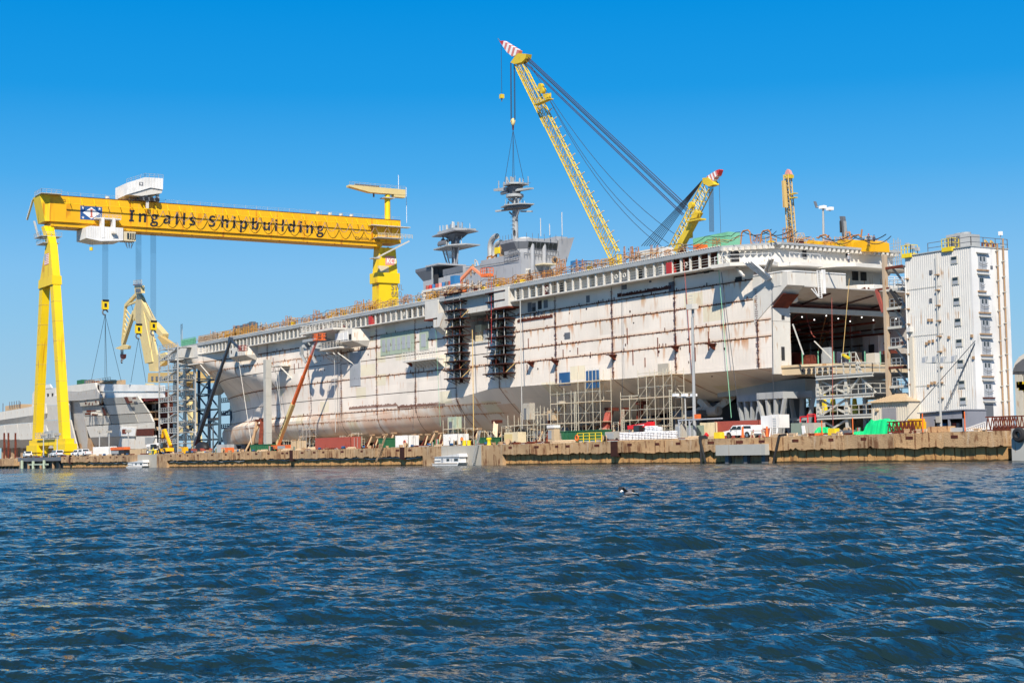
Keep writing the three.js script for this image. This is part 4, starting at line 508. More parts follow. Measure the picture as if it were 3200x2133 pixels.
{ // main mast
  const mst = new THREE.Group(); mst.name = 'main_mast'; ship.add(mst);
  const Z = -44, pm = (px, py) => atz(px, py, Z), c0 = pm(1611, 745), c1 = pm(1607, 575), X = c0[0];
  new MB().tube([X, 47, Z], [X, pm(1611, 660)[1], Z], 0.68, 0.64, 16).build('lower_pole', M.steel, mst); new MB().tube([X, pm(1611, 660)[1], Z], [X, c1[1], Z], 0.62, 0.55, 16).build('upper_pole', M.navy, mst);
  { const a = pm(1612, 722); new MB().box(X + 0.25, a[1] - 0.9, Z + 0.45, X + 0.75, a[1] + 0.1, Z + 0.75).build('pole_window', M.dark, mst); }
  const slabp = (name, pts, y0, y1, m = M.steel) => new MB().plan(pts.map(([dx, dz]) => [X + dx * 0.68, Z + dz * 0.68]), y0, y1).build(name, m, mst);
  const yl = pm(1612, 645)[1];
  slabp('lower_platform', [[-4.2, 3], [1.5, 4.2], [6, 1.5], [7, -3], [2, -4.5], [-3.5, -3]], yl, yl + 0.22); slabp('lower_platform_skirt', [[-3.4, 2.2], [1.4, 3.2], [5, 1.1], [5.8, -2.4], [1.6, -3.4], [-2.8, -2.2]], yl - 0.55, yl - 0.02, M.navyDark);
  new MB().bar([X - 1.5, yl - 0.5, Z + 0.6], [X - 5.2, yl - 0.4, Z + 1.8], 0.6, 0.35).build('yard_arm', M.steel, mst); new MB().bar([X + 1.5, yl - 1.2, Z - 0.6], [X + 4.2, yl - 1.5, Z - 1.8], 0.6, 0.3).build('yard_arm', M.steel, mst);
  for (const [a, b, d] of [[0.5, 2.6, -3.2], [-0.5, -1.6, -1.9], [0.4, 1.8, -2]]) new MB().bar([X + a, yl + d, Z + 0.3], [X + b, yl - 1, Z + 0.5], 0.28).build('knee_brace', M.navy, mst);
  const yr = pm(1610, 612)[1]; { const pts = []; for (let k = 0; k < 24; k++) { const t = k / 24 * 2 * Math.PI; pts.push([Math.cos(t) * 2.9, Math.sin(t) * 2.9]); } slabp('ring_platform', pts, yr - 0.28, yr + 0.32); }
  for (let k = 0; k < 6; k++) { const t = k / 6 * 2 * Math.PI + 0.4; new MB().bar([X, yr - 1.8, Z], [X + 1.6 * Math.cos(t), yr - 0.6, Z + 1.6 * Math.sin(t)], 0.25, 0.3).build('ring_bracket', M.navy, mst); }
  const yt = pm(1610, 580)[1]; slabp('top_platform', [[-2.5, 3], [2.5, 3.6], [4.2, 1], [3.8, -3], [-1.5, -3.6], [-3.4, -1]], yt + 0.05, yt + 0.4);
  { const mb = new MB(); mb.loft([[[-2, 2.4], [2, 2.8], [3.4, 0.6], [2.8, -2.4], [-1.2, -2.8], [-2.8, -0.6]].map(p => [X + p[0] * 0.55, yt - 0.2, Z + p[1] * 0.55]), [[-0.7, 0.7], [0.6, 0.8], [0.8, 0.2], [0.7, -0.7], [-0.5, -0.8], [-0.8, -0.2]].map(p => [X + p[0], yt - 2.2, Z + p[1]])]); mb.build('top_cone', M.navyDark, mst); }
  new MB().hexa([[-9.6, -0.6, 2.6], [-2, -1.7, 2.2], [-2, -0.3, 2.2], [-9.6, 0.2, 2.6], [-9.6, -0.6, 1.6], [-2, -1.7, -0.8], [-2, -0.3, -0.8], [-9.6, 0.2, 1.6]].map(p => [X + p[0] * 0.65, yt + p[1] * 0.6, Z + p[2] * 0.65])).build('yard_arm', M.steel, mst); new MB().hexa([[2, -2.4, 1], [8, -2.3, -1.4], [8, -1.8, -1.4], [2, -1.4, 1], [2, -2.4, -1], [8, -2.3, -2.6], [8, -1.8, -2.6], [2, -1.4, -1]].map(p => [X + p[0] * 0.65, yt + p[1] * 0.6, Z + p[2] * 0.65])).build('yard_arm', M.steel, mst); new MB().box(X - 4, yt - 1.5, Z + 0.7, X - 1, yt - 0.9, Z + 1.3).build('sensor_box', M.navyDark, mst);
  for (const [dx, dz, h, w] of [[-4.8, 1.2, 2.0, 0.16], [-3.2, 0.8, 0.9, 0.3], [-1.9, 1, 1.8, 0.16], [-1, 1.2, 1.0, 0.4], [0.1, 1, 1.6, 0.3], [0.8, 1, 1.3, 0.4], [2, 0, 0.9, 0.2], [4, -1, 1.8, 0.14]]) new MB().box(X + dx - w / 2, yt + (Math.abs(dx) > 2.5 ? -0.6 : 0.3), Z + dz - w / 2, X + dx + w / 2, yt + 0.4 + h - (Math.abs(dx) > 3.5 ? 0.6 : 0), Z + dz + w / 2).build('antenna_mount', M.steel, mst);
  for (let k = 0; k < 22; k++) { const t = k / 22 * 6.283, r = 2.6, y = k % 2 ? yl + 0.2 : yt + 0.4, h = 0.5 + hash(k, 3, 5) * 1.2; new MB().bar([X + Math.cos(t) * r * (k % 2 ? 1.25 : 0.8), y, Z + Math.sin(t) * r * 0.7], [X + Math.cos(t) * r * (k % 2 ? 1.25 : 0.8), y + h, Z + Math.sin(t) * r * 0.7], 0.09).build('aerial', k % 3 ? M.steel : M.offwhite, mst); }
  for (let k = 0; k < 8; k++) { const y = yl - 5 + k * 0.9; new MB().bar([X - 0.9, y, Z + 0.7], [X + 0.9, y, Z + 0.7], 0.07).build('ladder_rung', M.navyDark, mst); }
  new MB().bar([X + 2, yt + 0.2, Z], [X + 5, yt, Z - 1], 0.07).build('whip_antenna', M.navyDark, mst);
  for (const dx of [-1.8, 0.8, 2.4]) new MB().bar([X + dx, yl + 0.1, Z + 0.6], [X + dx, yl + 1.4, Z + 0.6], 0.25).build('antenna_mount', M.steel, mst);
}
{ // after mast
  const am = new THREE.Group(); am.name = 'after_mast'; ship.add(am);
  const Z = -45, q = atz(1421, 790, Z), X = q[0], y1 = atz(1421, 772, Z)[1], y2 = atz(1420, 727, Z)[1];
  const sl = (name, pts, ya, yb, m = M.steel) => new MB().plan(pts.map(([a, b]) => [X + a * 0.68, Z + b * 0.68]), ya, yb).build(name, m, am);
  new MB().tube([X, 42, Z], [X, y2, Z], 0.8, 0.7, 12).build('pole', M.navyDark, am);
  sl('lower_platform', [[-9, 3.5], [4, 5], [9.5, 1], [9, -5], [-7, -5], [-9.5, 0]], y1 - 0.15, y1 + 0.15); sl('upper_platform', [[-5, 4], [7, 4.5], [8, -4], [-4, -5]], y2, y2 + 0.45); sl('upper_skirt', [[-11, 3], [-5, 4.2], [8.5, 4.6], [10.5, 1], [8, -5], [-9, -4]], y2 - 0.25, y2 - 0.03, M.navy);
  { const mb = new MB(); mb.loft([[[-5, 3.4], [7, 3.6], [7, -3.6], [-4, -4]].map(p => [X + p[0] * 0.5, y2 - 0.5, Z + p[1] * 0.5]), [[-0.9, 0.9], [1, 1], [1, -1], [-0.9, -1]].map(p => [X + p[0] * 0.8, y2 - 2, Z + p[1] * 0.8])]); mb.build('upper_cone', M.navyDark, am); }
  new MB().bar([X + 0.5, y2 - 3.4, Z + 0.4], [X + 2.6, y2 - 0.5, Z + 0.6], 0.3).build('brace', M.navy, am); new MB().bar([X - 3, y2 - 0.4, Z + 1.5], [X - 2.8, y2 - 1.2, Z + 1.5], 0.25).build('sensor_post', M.navyDark, am); { const g = new THREE.SphereGeometry(0.55, 12, 8); g.translate(X - 2.9, y2 - 1.6, Z + 1.5); put(g, 'sensor_dome', M.navyDark, am); }
  { const g = new THREE.CylinderGeometry(0.9, 0.9, 3.4, 14, 1, false, 0, Math.PI); g.rotateZ(Math.PI / 2); g.rotateX(0.6); g.translate(X - 2.4, y1 + 1.0, Z + 1.5); put(g, 'radar_antenna', M.navyDark, am); }
  for (let k = 0; k < 8; k++) new MB().bar([X + lerp(-4, 4.4, k / 7), y1 + 0.1, Z + 1.5 - (k % 3) * 0.8], [X + lerp(-4, 4.4, k / 7), y1 + rr(1, 2.6), Z + 1.5 - (k % 3) * 0.8], 0.13).build('antenna', k % 2 ? M.offwhite : M.navyDark, am);
  for (let k = 0; k < 9; k++) new MB().bar([X + lerp(-5.2, 3.8, k / 8), y2 + (k < 2 ? -0.1 : 0.75), Z + 1 - (k % 3) * 0.5], [X + lerp(-5.2, 3.8, k / 8), y2 + rr(1.6, 2.6), Z + 1 - (k % 3) * 0.5], k === 3 || k === 7 ? 0.4 : 0.14).build('antenna', k % 3 ? M.steel : M.offwhite, am);
  new MB().box(X + 2.6, y1 + 0.1, Z + 0.6, X + 3.4, y1 + 1.6, Z + 1.2).build('equipment_cabinet', M.navyDark, am);
  for (const [a, b] of [[-3, -6.5], [2.5, 6], [-1, -4], [4, 2]]) new MB().bar([X + a * 0.3, 44, Z + 0.5], [X + b * 0.6, y1 - 0.4, Z + 1], 0.25).build('leg_brace', M.navy, am);
  for (let k = 0; k < 30; k++) { const a = k % 2, u = hash(k, 1, 9) * 2 - 1, v = hash(k, 2, 9) * 2 - 1, y = a ? y1 + 0.15 : y2 + 0.45, s = a ? 1 : 0.8; new MB().bar([X + u * 5.4 * s, y, Z + v * 2.6], [X + u * 5.4 * s, y + 0.5 + hash(k, 3, 9) * 1.6, Z + v * 2.6], 0.08 + (k % 5 === 0 ? 0.2 : 0)).build('aerial', k % 3 ? M.navyDark : M.offwhite, am); }
  for (let k = 0; k < 8; k++) new MB().bar([X + (k - 4) * 0.7, y1 - 0.15, Z + 2.4], [X + (k - 4) * 0.35, y1 - 2.6, Z + 0.6], 0.12).build('under_strut', M.navy, am);
  // after control house
  const Z2 = -40, a = atz(1312, 870, Z2), b = atz(1384, 850, Z2); const yT = atz(1330, 838, Z2)[1];
  const hs = new THREE.Group(); hs.name = 'after_control_house'; ship.add(hs);
  new MB().loft([[[a[0] + 2, DY, Z2], [b[0], DY, Z2], [b[0], DY, Z2 - 6], [a[0] + 2, DY, Z2 - 6]], [[a[0] + 1.6, yT - 3, Z2], [b[0], yT - 3, Z2], [b[0], yT - 3, Z2 - 6], [a[0] + 1.6, yT - 3, Z2 - 6]]]).build('house_wall', M.navy, hs);
  new MB().loft([[[a[0] + 1.6, yT - 3, Z2], [a[0] + 7, yT - 3, Z2], [a[0] + 7, yT - 3, Z2 - 6], [a[0] + 1.6, yT - 3, Z2 - 6]], [[a[0] - 0.4, yT - 0.7, Z2 + 1], [a[0] + 7, yT - 0.7, Z2 + 1], [a[0] + 7, yT - 0.7, Z2 - 7], [a[0] - 0.4, yT - 0.7, Z2 - 7]], [[a[0] - 0.4, yT, Z2 + 1], [a[0] + 7, yT, Z2 + 1], [a[0] + 7, yT, Z2 - 7], [a[0] - 0.4, yT, Z2 - 7]]]).build('house_windows', M.navyDark, hs);
  new MB().box(a[0] + 5.5, yT - 0.1, Z2 - 6, b[0] + 0.5, yT + 0.25, Z2 + 1.5).build('house_roof', M.navy, hs); new MB().box(a[0] + 7.2, DY, Z2 - 0.1, a[0] + 9, yT - 0.6, Z2 + 0.2).build('dark_house_doorway', M.dark, hs); new MB().bar([b[0] - 3, DY, Z2 + 1.2], [b[0] - 3, yT, Z2 + 1.2], 0.3).build('roof_post', M.steel, hs);  // house doorway is a dark plate painting the shade inside
}
// ======================= GANTRY CRANE =======================
{
  const g = thing('gantry_crane', 'giant yellow gantry crane with A-frame leg on the left and lettered girder', 'gantry crane');
  const X = -547.9, Z0 = -12, xb = X - 9;                // seen face, quay end, far face of the girder
  const gw = (px, py) => atx(px, py, X);
  const zl = gw(155, 650)[2], zr = gw(1252, 740)[2], yT = 94, yB = 83.3, yS = 84.9;
  const girder = new MB().box(xb, yS, zr, X, yT, zl).build('girder', M.girder, g);
  new MB().box(xb + 0.4, yB, zr + 8, X - 0.4, yS - 0.02, zl - 0.5).build('girder_flange', M.girder, g);
  new MB().box(X, yS - 0.05, zr + 0.4, X + 0.28, yS + 0.14, zl).build('girder_lip', M.girder, g);
  for (let k = 0; k < 12; k++) { const z = lerp(zl, zr, (k + 0.5) / 12); new MB().box(X - 0.6, yB - 0.3, z - 0.5, X - 0.2, yB - 0.02, z).build('girder_lug', M.rustDark, g); }
  // walkway on the face: sloping brackets, rail, festoon
  const zA = gw(195, 640)[2], zB = gw(1255, 720)[2], wy = 91.2, wo = 1.7;
  new MB().bar([X + wo, wy, zA], [X + wo, wy, zB], 0.35, 0.22).build('festoon_rail', M.legYellow, g);
  for (let z = gw(213, 640)[2]; z > zB; z -= 4.45) new MB().bar([X, 93.4, z], [X + wo, wy, z], 0.14, 0.3).build('rail_bracket', M.legYellow, g);
  new MB().box(X - 0.3, yT, zr, X + 0.12, yT + 0.16, zl).build('top_edge', M.rust, g);
  for (let z = zl - 2, k = 0; z > zr; z -= 4.4, k++) { const mb = new MB(); mb.bar([X - 0.4, yT, z], [X - 0.4, yT + 1.5, z], 0.1); mb.build('top_stanchion', M.galv, g); }
  new MB().bar([X - 0.4, yT + 1.4, zl], [X - 0.4, yT + 1.4, zr], 0.06).build('top_rail', M.galv, g); new MB().bar([X - 0.4, yT + 0.8, zl], [X - 0.4, yT + 0.8, zr], 0.06).build('top_rail', M.galv, g);
  for (const px of [340, 1000, 1038, 1072, 1105]) { const q = gw(px, 672); new MB().tube([X - 2, yT, q[2]], [X - 2, yT + 1.3, q[2]], 0.9, 0.7, 10).build('roof_vent', M.palSteel, g); }
  const zf = gw(458, 640)[2], zg = gw(1240, 700)[2], nf = 19; for (let k = 0; k < nf; k++) { const a = [X + wo + 0.2, wy - 0.3, lerp(zf, zg, k / nf)], b = [X + wo + 0.2, wy - 0.3, lerp(zf, zg, (k + 1) / nf)]; new MB().path(sag(a, b, 3.3, 10), 0.12, 6).build('festoon_cable', M.festoon || (M.festoon = mat([0.34, 0.22, 0.15], 0.7)), g); }
  for (let k = 1; k < 13; k++) { const z = lerp(zl, zr, k / 13); new MB().box(X - 0.05, yS + 0.2, z - 0.04, X + 0.025, yT - 0.1, z + 0.04).build('plate_seam', M.sandYellow, girder); }
  // lettering
  const U = [0, 0, -1], V = [0, 1, 0], Wn = [1, 0, 0];
  const str = 'Ingalls Shipbuilding', zs = gw(400, 640)[2], ze = gw(1022, 700)[2]; let adv = 0; const wd = { I: 0.75, n: 1.05, g: 1.05, a: 1.0, l: 0.62, s: 0.95, ' ': 0.72, S: 1.05, h: 1.05, i: 0.62, p: 1.05, b: 1.05, u: 1.05, d: 1.05 }; let tot = 0; for (const c of str) tot += wd[c];
  for (const c of str) { if (c !== ' ') letter(c, font, 4.15, [X + 0.03, gw(400, 691)[1], lerp(zs, ze, adv / tot)], U, V, Wn, 'letter', M.print, girder, 0.06); adv += wd[c]; }
  { const q = gw(1108, 745); letter('Division of HII', fontR, 1.25, [X + 0.03, q[1] - 0.4, q[2]], U, V, Wn, 'lettering', M.print, girder, 0.15); }
  // emblem: blue board, white diamond, red I, four stars
  { const a = gw(250, 636), b = gw(318, 683), y0 = 86.2, y1 = 91.0, e = new MB().box(X, y0, b[2], X + 0.05, y1, a[2]).build('emblem', M.flagBlue, girder); const cz = (a[2] + b[2]) / 2, cy = (y0 + y1) / 2, w = a[2] - b[2]; new MB().prism([[X + 0.06, cy, cz + w * 0.39], [X + 0.06, cy + 2.05, cz], [X + 0.06, cy, cz - w * 0.39], [X + 0.06, cy - 2.05, cz]], [0.03, 0, 0]).build('emblem_diamond', M.printWhite, girder); letter('I', fontS, 2.9, [X + 0.1, cy - 1.45, cz + 0.75], U, V, Wn, 'emblem_letter', M.printRed, girder);
    for (const [sy, sz] of [[1, 1], [1, -1], [-1, 1], [-1, -1]]) { const pts = []; for (let k = 0; k < 10; k++) { const r = k % 2 ? 0.22 : 0.58, t = k / 10 * 2 * Math.PI + Math.PI / 2; pts.push([X + 0.06, cy + sy * 1.72 + r * Math.sin(t), cz + sz * w * 0.38 + r * Math.cos(t)]); } new MB().prism(pts, [0.03, 0, 0]).build('emblem_star', M.printWhite, girder); } }
  // girder end at the quay: bevelled end wall, stair, platforms
  new MB().hexa([[X, yS, zl], [xb, yS, zl], [xb, yT, zl], [X, yT, zl], [X - 0.5, yS, zl + 1.6], [xb, yS, zl + 1.6], [xb, yT, zl + 3.4], [X - 0.5, yT, zl + 3.4]]).build('end_wall', M.legYellow, g);
  const pf = (q, s, n = 'leg_platform') => { new MB().box(X - 6, q - 0.25, Z0 - s, X + 2.4, q, Z0 + s).build(n, M.galv, g); rail(new MB(), [[X - 6, q, Z0 + s], [X + 2.4, q, Z0 + s], [X + 2.4, q, Z0 - s]], 1.3, 1.6, 0.1, 2).build('platform_rail', M.galv, g); };
  pf(79.5, 3.6); pf(77.2, 2.8); pf(yT + 0.3, 3.5, 'top_platform');
  new MB().bar([X - 3, 92.5, zl + 5], [X - 5, 85.5, zl + 6.5], 0.9, 0.25).build('end_stair', M.galv, g); new MB().bar([X - 3, 85, zl + 4.6], [X - 2, 79.5, zl + 3.4], 0.7, 0.25).build('end_stair', M.galv, g);
  // A-frame leg at the quay: two splayed box legs meeting at a head
  const foot = -1, top = 76.5; const legR = (a, b, w0, w1, d0, d1, name, m) => new MB().loft([[[a[0] - w0, a[1], Z0 + d0], [a[0] + w0, a[1], Z0 + d0], [a[0] + w0, a[1], Z0 - d0], [a[0] - w0, a[1], Z0 - d0]], [[b[0] - w1, b[1], Z0 + d1], [b[0] + w1, b[1], Z0 + d1], [b[0] + w1, b[1], Z0 - d1], [b[0] - w1, b[1], Z0 - d1]]]).build(name, m, g);
  const yk = 63, fl = atz(116, 1370, Z0)[0], fr = atz(203, 1370, Z0)[0], xk1 = atz(139, 865, Z0)[0], xk2 = atz(171, 865, Z0)[0];
  const leg1 = legR([fl, 8.5], [xk1, yk], 2.0, 1.9, 1.35, 1.3, 'leg', M.legYellow); const leg2 = legR([fr, 8.5], [xk2, yk], 2.0, 1.9, 1.35, 1.3, 'leg', M.legYellow);
  new MB().loft([[[xk1 - 2.3, yk - 1, Z0 + 1.7], [xk2 + 2.3, yk - 1, Z0 + 1.7], [xk2 + 2.3, yk - 1, Z0 - 1.7], [xk1 - 2.3, yk - 1, Z0 - 1.7]], [[xk1 - 2.1, yk + 2, Z0 + 1.6], [xk2 + 2.1, yk + 2, Z0 + 1.6], [xk2 + 2.1, yk + 2, Z0 - 1.6], [xk1 - 2.1, yk + 2, Z0 - 1.6]]]).build('leg_collar', M.legYellow, g);
  const xt = atz(160, 740, Z0)[0]; const hd = new MB().loft([[[xk1 - 1.8, yk + 1.5, Z0 + 1.3], [xk2 + 1.8, yk + 1.5, Z0 + 1.3], [xk2 + 1.8, yk + 1.5, Z0 - 1.3], [xk1 - 1.8, yk + 1.5, Z0 - 1.3]], [[xt - 2.4, top, Z0 + 1.3], [xt + 2.4, top, Z0 + 1.3], [xt + 2.4, top, Z0 - 1.3], [xt - 2.4, top, Z0 - 1.3]]]).build('leg_head', M.legYellow, g);
  new MB().loft([[[xt - 2.2, top, Z0 + 1.2], [xt + 2.2, top, Z0 + 1.2], [xt + 2.2, top, Z0 - 1.2], [xt - 2.2, top, Z0 - 1.2]], [[X - 4.6, yB, Z0 + 1.6], [X - 1, yB, Z0 + 1.6], [X - 1, yB, Z0 - 1.8], [X - 4.6, yB, Z0 - 1.8]]]).build('leg_pin_block', M.legYellow, g);
  for (const [leg, f, x1] of [[leg1, fl, xk1], [leg2, fr, xk2]]) for (let k = 1; k < 8; k++) { const t = k / 8, x = lerp(f, x1, t), y = lerp(8.5, yk, t); new MB().box(x - 1.98, y, Z0 - 1.3, x + 1.98, y + 0.09, Z0 + 1.37).build('plate_seam', M.sandYellow, leg); }
  { // flag on the leg head
    const a = atz(143, 795, Z0 + 1.35), fw = 5.2, fh = 3.9; for (let k = 0; k < 7; k++) new MB().box(a[0] - 2.2, a[1] - k * 0.6, Z0 + 1.15, a[0] - 2.2 + fw, a[1] - k * 0.6 + 0.31, Z0 + 1.36).build('flag_stripe', M.pinkRed, hd); for (let k = 0; k < 6; k++) new MB().box(a[0] - 2.2, a[1] - k * 0.6 - 0.29, Z0 + 1.15, a[0] - 2.2 + fw, a[1] - k * 0.6, Z0 + 1.36).build('flag_stripe', M.printWhite, hd); new MB().box(a[0] - 2.25, a[1] - 1.9, Z0 + 1.15, a[0] + 0.2, a[1] + 0.31, Z0 + 1.40).build('flag_canton', M.panelGrey, hd);
  }
  // sill beam, equaliser frames and bogies
  new MB().box(fl - 5, 7.6, Z0 - 1.5, fr + 5, 9.6, Z0 + 1.5).build('sill_beam', M.legYellow, g);
  for (const x of [fl, fr]) { new MB().box(x - 6.5, 5.4, Z0 - 2, x + 6.5, 7.9, Z0 + 2.05).build('bogie_beam', M.legYellow, g); for (let k = 0; k < 4; k++) { const c = x - 5 + k * 3.3; new MB().box(c - 1.2, 4.2, Z0 - 1.6, c + 1.2, 5.5, Z0 + 1.7).build('bogie', M.legYellow, g); for (const s of [-0.6, 0.6]) new MB().tube([c + s, 4.05, Z0 + 1.2], [c + s, 4.05, Z0 + 1.75], 0.5, 0.5, 12).build('wheel', M.navyDark, g); } }
  for (const [a, b] of [[0.18, 0.4], [0.82, 0.6], [0.32, 0.32], [0.68, 0.68]]) new MB().bar([lerp(fl, fr, a), 5, Z0], [lerp(fl, fr, b), 8, Z0], 0.9).build('sill_brace', M.legYellow, g);
  new MB().box(fl + 6, 10, Z0 - 2, fr - 6, 10.25, Z0 + 2.4).build('sill_walkway', M.galv, g); rail(new MB(), [[fl + 6, 10.2, Z0 + 2.4], [fr - 6, 10.2, Z0 + 2.4]], 1.8, 2, 0.14, 3).build('platform_rail', M.galv, g); for (let k = 0; k < 5; k++) new MB().box(fl + 8 + k * 4, 10.25, Z0 - 1, fl + 9.4 + k * 4, 11.6 + (k % 2), Z0 + 1).build('drive_cabinet', k % 2 ? M.steel : M.navyDark, g);
  // rigid leg behind the ship
  const zc = gw(1210, 850)[2]; const RL = (px0, px1, py, dx0, dx1) => { const a = gw(px0, py), b = gw(px1, py); return [[X + dx0, a[1], a[2]], [X + dx0, b[1], b[2]], [X + dx1, b[1], b[2]], [X + dx1, a[1], a[2]]]; };
  const yu = 72, mk = (y0, y1, za0, zb0, za1, zb1, w0, w1, nm) => new MB().loft([[[X - 4.5 + w0, y0, za0], [X - 4.5 + w0, y0, zb0], [X - 4.5 - w0, y0, zb0], [X - 4.5 - w0, y0, za0]], [[X - 4.5 + w1, y1, za1], [X - 4.5 + w1, y1, zb1], [X - 4.5 - w1, y1, zb1], [X - 4.5 - w1, y1, za1]]]).build(nm, M.legYellow, g);
  const zcol = py => [gw(1172, py)[2], gw(1243, py)[2]]; const up = [gw(1194, 775)[2], gw(1243, 775)[2]], dn = [gw(1190, 880)[2], gw(1250, 880)[2]];
  mk(yu, yB, dn[0] , dn[1], up[0], up[1], 2.7, 2.6, 'rigid_leg'); const ll = mk(GY + 1, yu - 1, dn[0] + 1, dn[1] - 1, dn[0], dn[1], 3.2, 2.8, 'rigid_leg'); new MB().box(X - 7.9, yu - 2.6, dn[1] - 0.5, X - 1.1, yu + 1.4, dn[0] + 0.8).build('leg_collar', M.legYellow, g);
  { const e = X - 1.75, q = atx(1207, 810, e); new MB().box(e - 1.2, q[1] - 2.2, q[2] - 3.6, e - 0.05, q[1] + 1.4, q[2] + 0.4).build('sign_board', M.pink, g); letter('KCI', font, 1.9, [e - 0.04, q[1] - 1.4, q[2] + 0.1], U, V, Wn, 'lettering', M.printWhite, g, 0.12); new MB().box(e - 1.1, q[1] - 9.4, q[2] - 1.0, e - 0.06, q[1] - 2.6, q[2] + 3.2).build('faded_board', M.cream, g); }
  { const q = atx(1222, 904, X - 1.3); letter('SWL', fontR, 2.1, [X - 1.45, q[1], q[2]], U, V, Wn, 'lettering', M.printGrey, g); letter('660', fontR, 2.1, [X - 1.4, q[1] - 2.7, q[2]], U, V, Wn, 'lettering', M.printGrey, g); }
  new MB().box(X + 0.1, 86.2, zr + 1, X + 4, 86.5, zr + 12).build('leg_platform', M.galv, g); new MB().box(X + 0.1, 91, zr - 3, X + 2.6, 91.3, zr + 14).build('leg_platform', M.palSteel, g); rail(new MB(), [[X + 4, 86.5, zr + 12], [X + 4, 86.5, zr - 3]], 1.5, 1.5, 0.12, 3).build('platform_rail', M.cream, g); new MB().bar([X + 3, 85.6, zr - 2], [X + 3, 78.5, zr + 12], 1, 0.5).build('leg_stair', M.palSteel, g); new MB().box(X + 0.5, 78, zr + 11, X + 4, 78.4, zr + 14).build('leg_platform', M.galv, g);
  // upper trolley: white house over the girder
  { const t = new THREE.Group(); t.name = 'upper_trolley'; g.add(t); const za = gw(394, 560)[2], zb = gw(509, 560)[2], y0 = 99.2, y1 = 104.6, x0 = X - 10, x1 = X + 2.5;
    const PX = (l, x) => l.map(([a, b]) => atx(a, b, x)); new MB().prism(PX([[395, 571], [452, 553], [509, 557], [508, 592], [470, 586], [395, 608]], x1), [x0 - x1, 0, 0]).build('house', M.whiteClean, t); new MB().prism(PX([[398, 608], [470, 588], [507, 593], [504, 603], [482, 606], [440, 612]], x1 - 0.4), [x0 - x1 + 1, 0, 0]).build('house_skirt', M.offwhite, t);
    for (let k = 1; k < 12; k++) { const z = lerp(za, zb, k / 12); const a = atx(395 + k * 9.5, 608 - Math.min(k * 3, 20) - 2, x1), b = atx(395 + k * 9.5, 571 - Math.min(k * 3.2, 17) + 3, x1); new MB().box(x1 - 0.1, a[1], a[2] - 0.05, x1 + 0.05, b[1], a[2] + 0.05).build('wall_rib', M.offwhite, t); }
    { const q = atx(440, 574, x1); new MB().box(x1 - 0.2, q[1] - 0.6, q[2] - 0.7, x1 + 0.1, q[1] + 0.6, q[2] + 0.7).build('window', M.navyDark, t); new MB().box(x1 - 0.1, q[1] - 0.35, q[2] - 0.35, x1 + 0.13, q[1] + 0.35, q[2] + 0.3).build('window_panel', M.whiteClean, t); }
    rail(new MB(), PX([[395, 571], [452, 553], [509, 557]], x1), 1.3, 1.6, 0.1, 2).build('roof_rail', M.galv, t);
    for (const z of [lerp(za, zb, 0.5), lerp(za, zb, 0.82)]) new MB().box(x1 - 2.2, yT + 0.1, z - 0.5, x1 - 1.2, y0 + 1, z + 0.5).build('trolley_leg', M.galv, t); new MB().box(x0 + 1, yT + 0.2, zb + 2, x1 - 0.6, yT + 1.4, lerp(za, zb, 0.35)).build('trolley_frame', M.navyDark, t); for (let k = 0; k < 4; k++) new MB().tube([x1 - 0.9, yT + 0.9, zb + 3 + k * 2], [x1 - 0.3, yT + 0.9, zb + 3 + k * 2], 0.7, 0.7, 12).build('trolley_wheel', M.black, t); new MB().box(x1 - 1.4, yT - 2.5, lerp(za, zb, 0.53) - 0.5, x1 - 0.9, yT + 1, lerp(za, zb, 0.53) + 0.5).build('cable_arm', M.offwhite, t); }
  // lower trolley: white house under the girder with cab
  { const t = new THREE.Group(); t.name = 'lower_trolley'; g.add(t); const x1 = X + 3.6, za = atx(268, 730, x1)[2], zb = atx(384, 735, x1)[2], y1 = atx(325, 708, x1)[1], y0 = atx(325, 752, x1)[1];
    new MB().prism([[x1, y0 + 0.6, za], [x1, y0 - 0.2, lerp(za, zb, 0.4)], [x1, y0 + 0.5, zb], [x1, y1, zb], [x1, y1, lerp(za, zb, 0.12)], [x1, y1 - 0.5, za]], [-11, 0, 0]).build('house', M.whiteClean, t); for (let k = 1; k < 16; k++) { const z = lerp(za, zb, k / 16); new MB().box(x1 - 0.1, y0 + 0.9, z - 0.05, x1 + 0.06, y1 - 0.3, z + 0.05).build('wall_rib', M.offwhite, t); }
    for (const k of [0.45, 0.75]) { const z = lerp(za, zb, k); new MB().box(x1 - 2.6, y0 + 1, z - 0.5, x1 + 0.1, yS + 2.0, z + 0.5).build('hanger', M.whiteClean, t); } new MB().box(X + 0.2, yS + 1.5, lerp(za, zb, 0.95), X + 3.2, yS + 2.0, lerp(za, zb, 0.28)).build('hanger_beam', M.offwhite, t); rail(new MB(), [[X + 3.2, yS + 2, lerp(za, zb, 0.95)], [X + 3.2, yS + 2, lerp(za, zb, 0.28)]], 1.1, 1.4, 0.14, 2).build('platform_rail', M.palSteel, t); { const q = atx(346, 728, x1); new MB().box(x1, q[1] - 0.3, q[2] - 1.6, x1 + 1.3, q[1] + 0.4, q[2]).build('vent_hood', M.offwhite, t); }
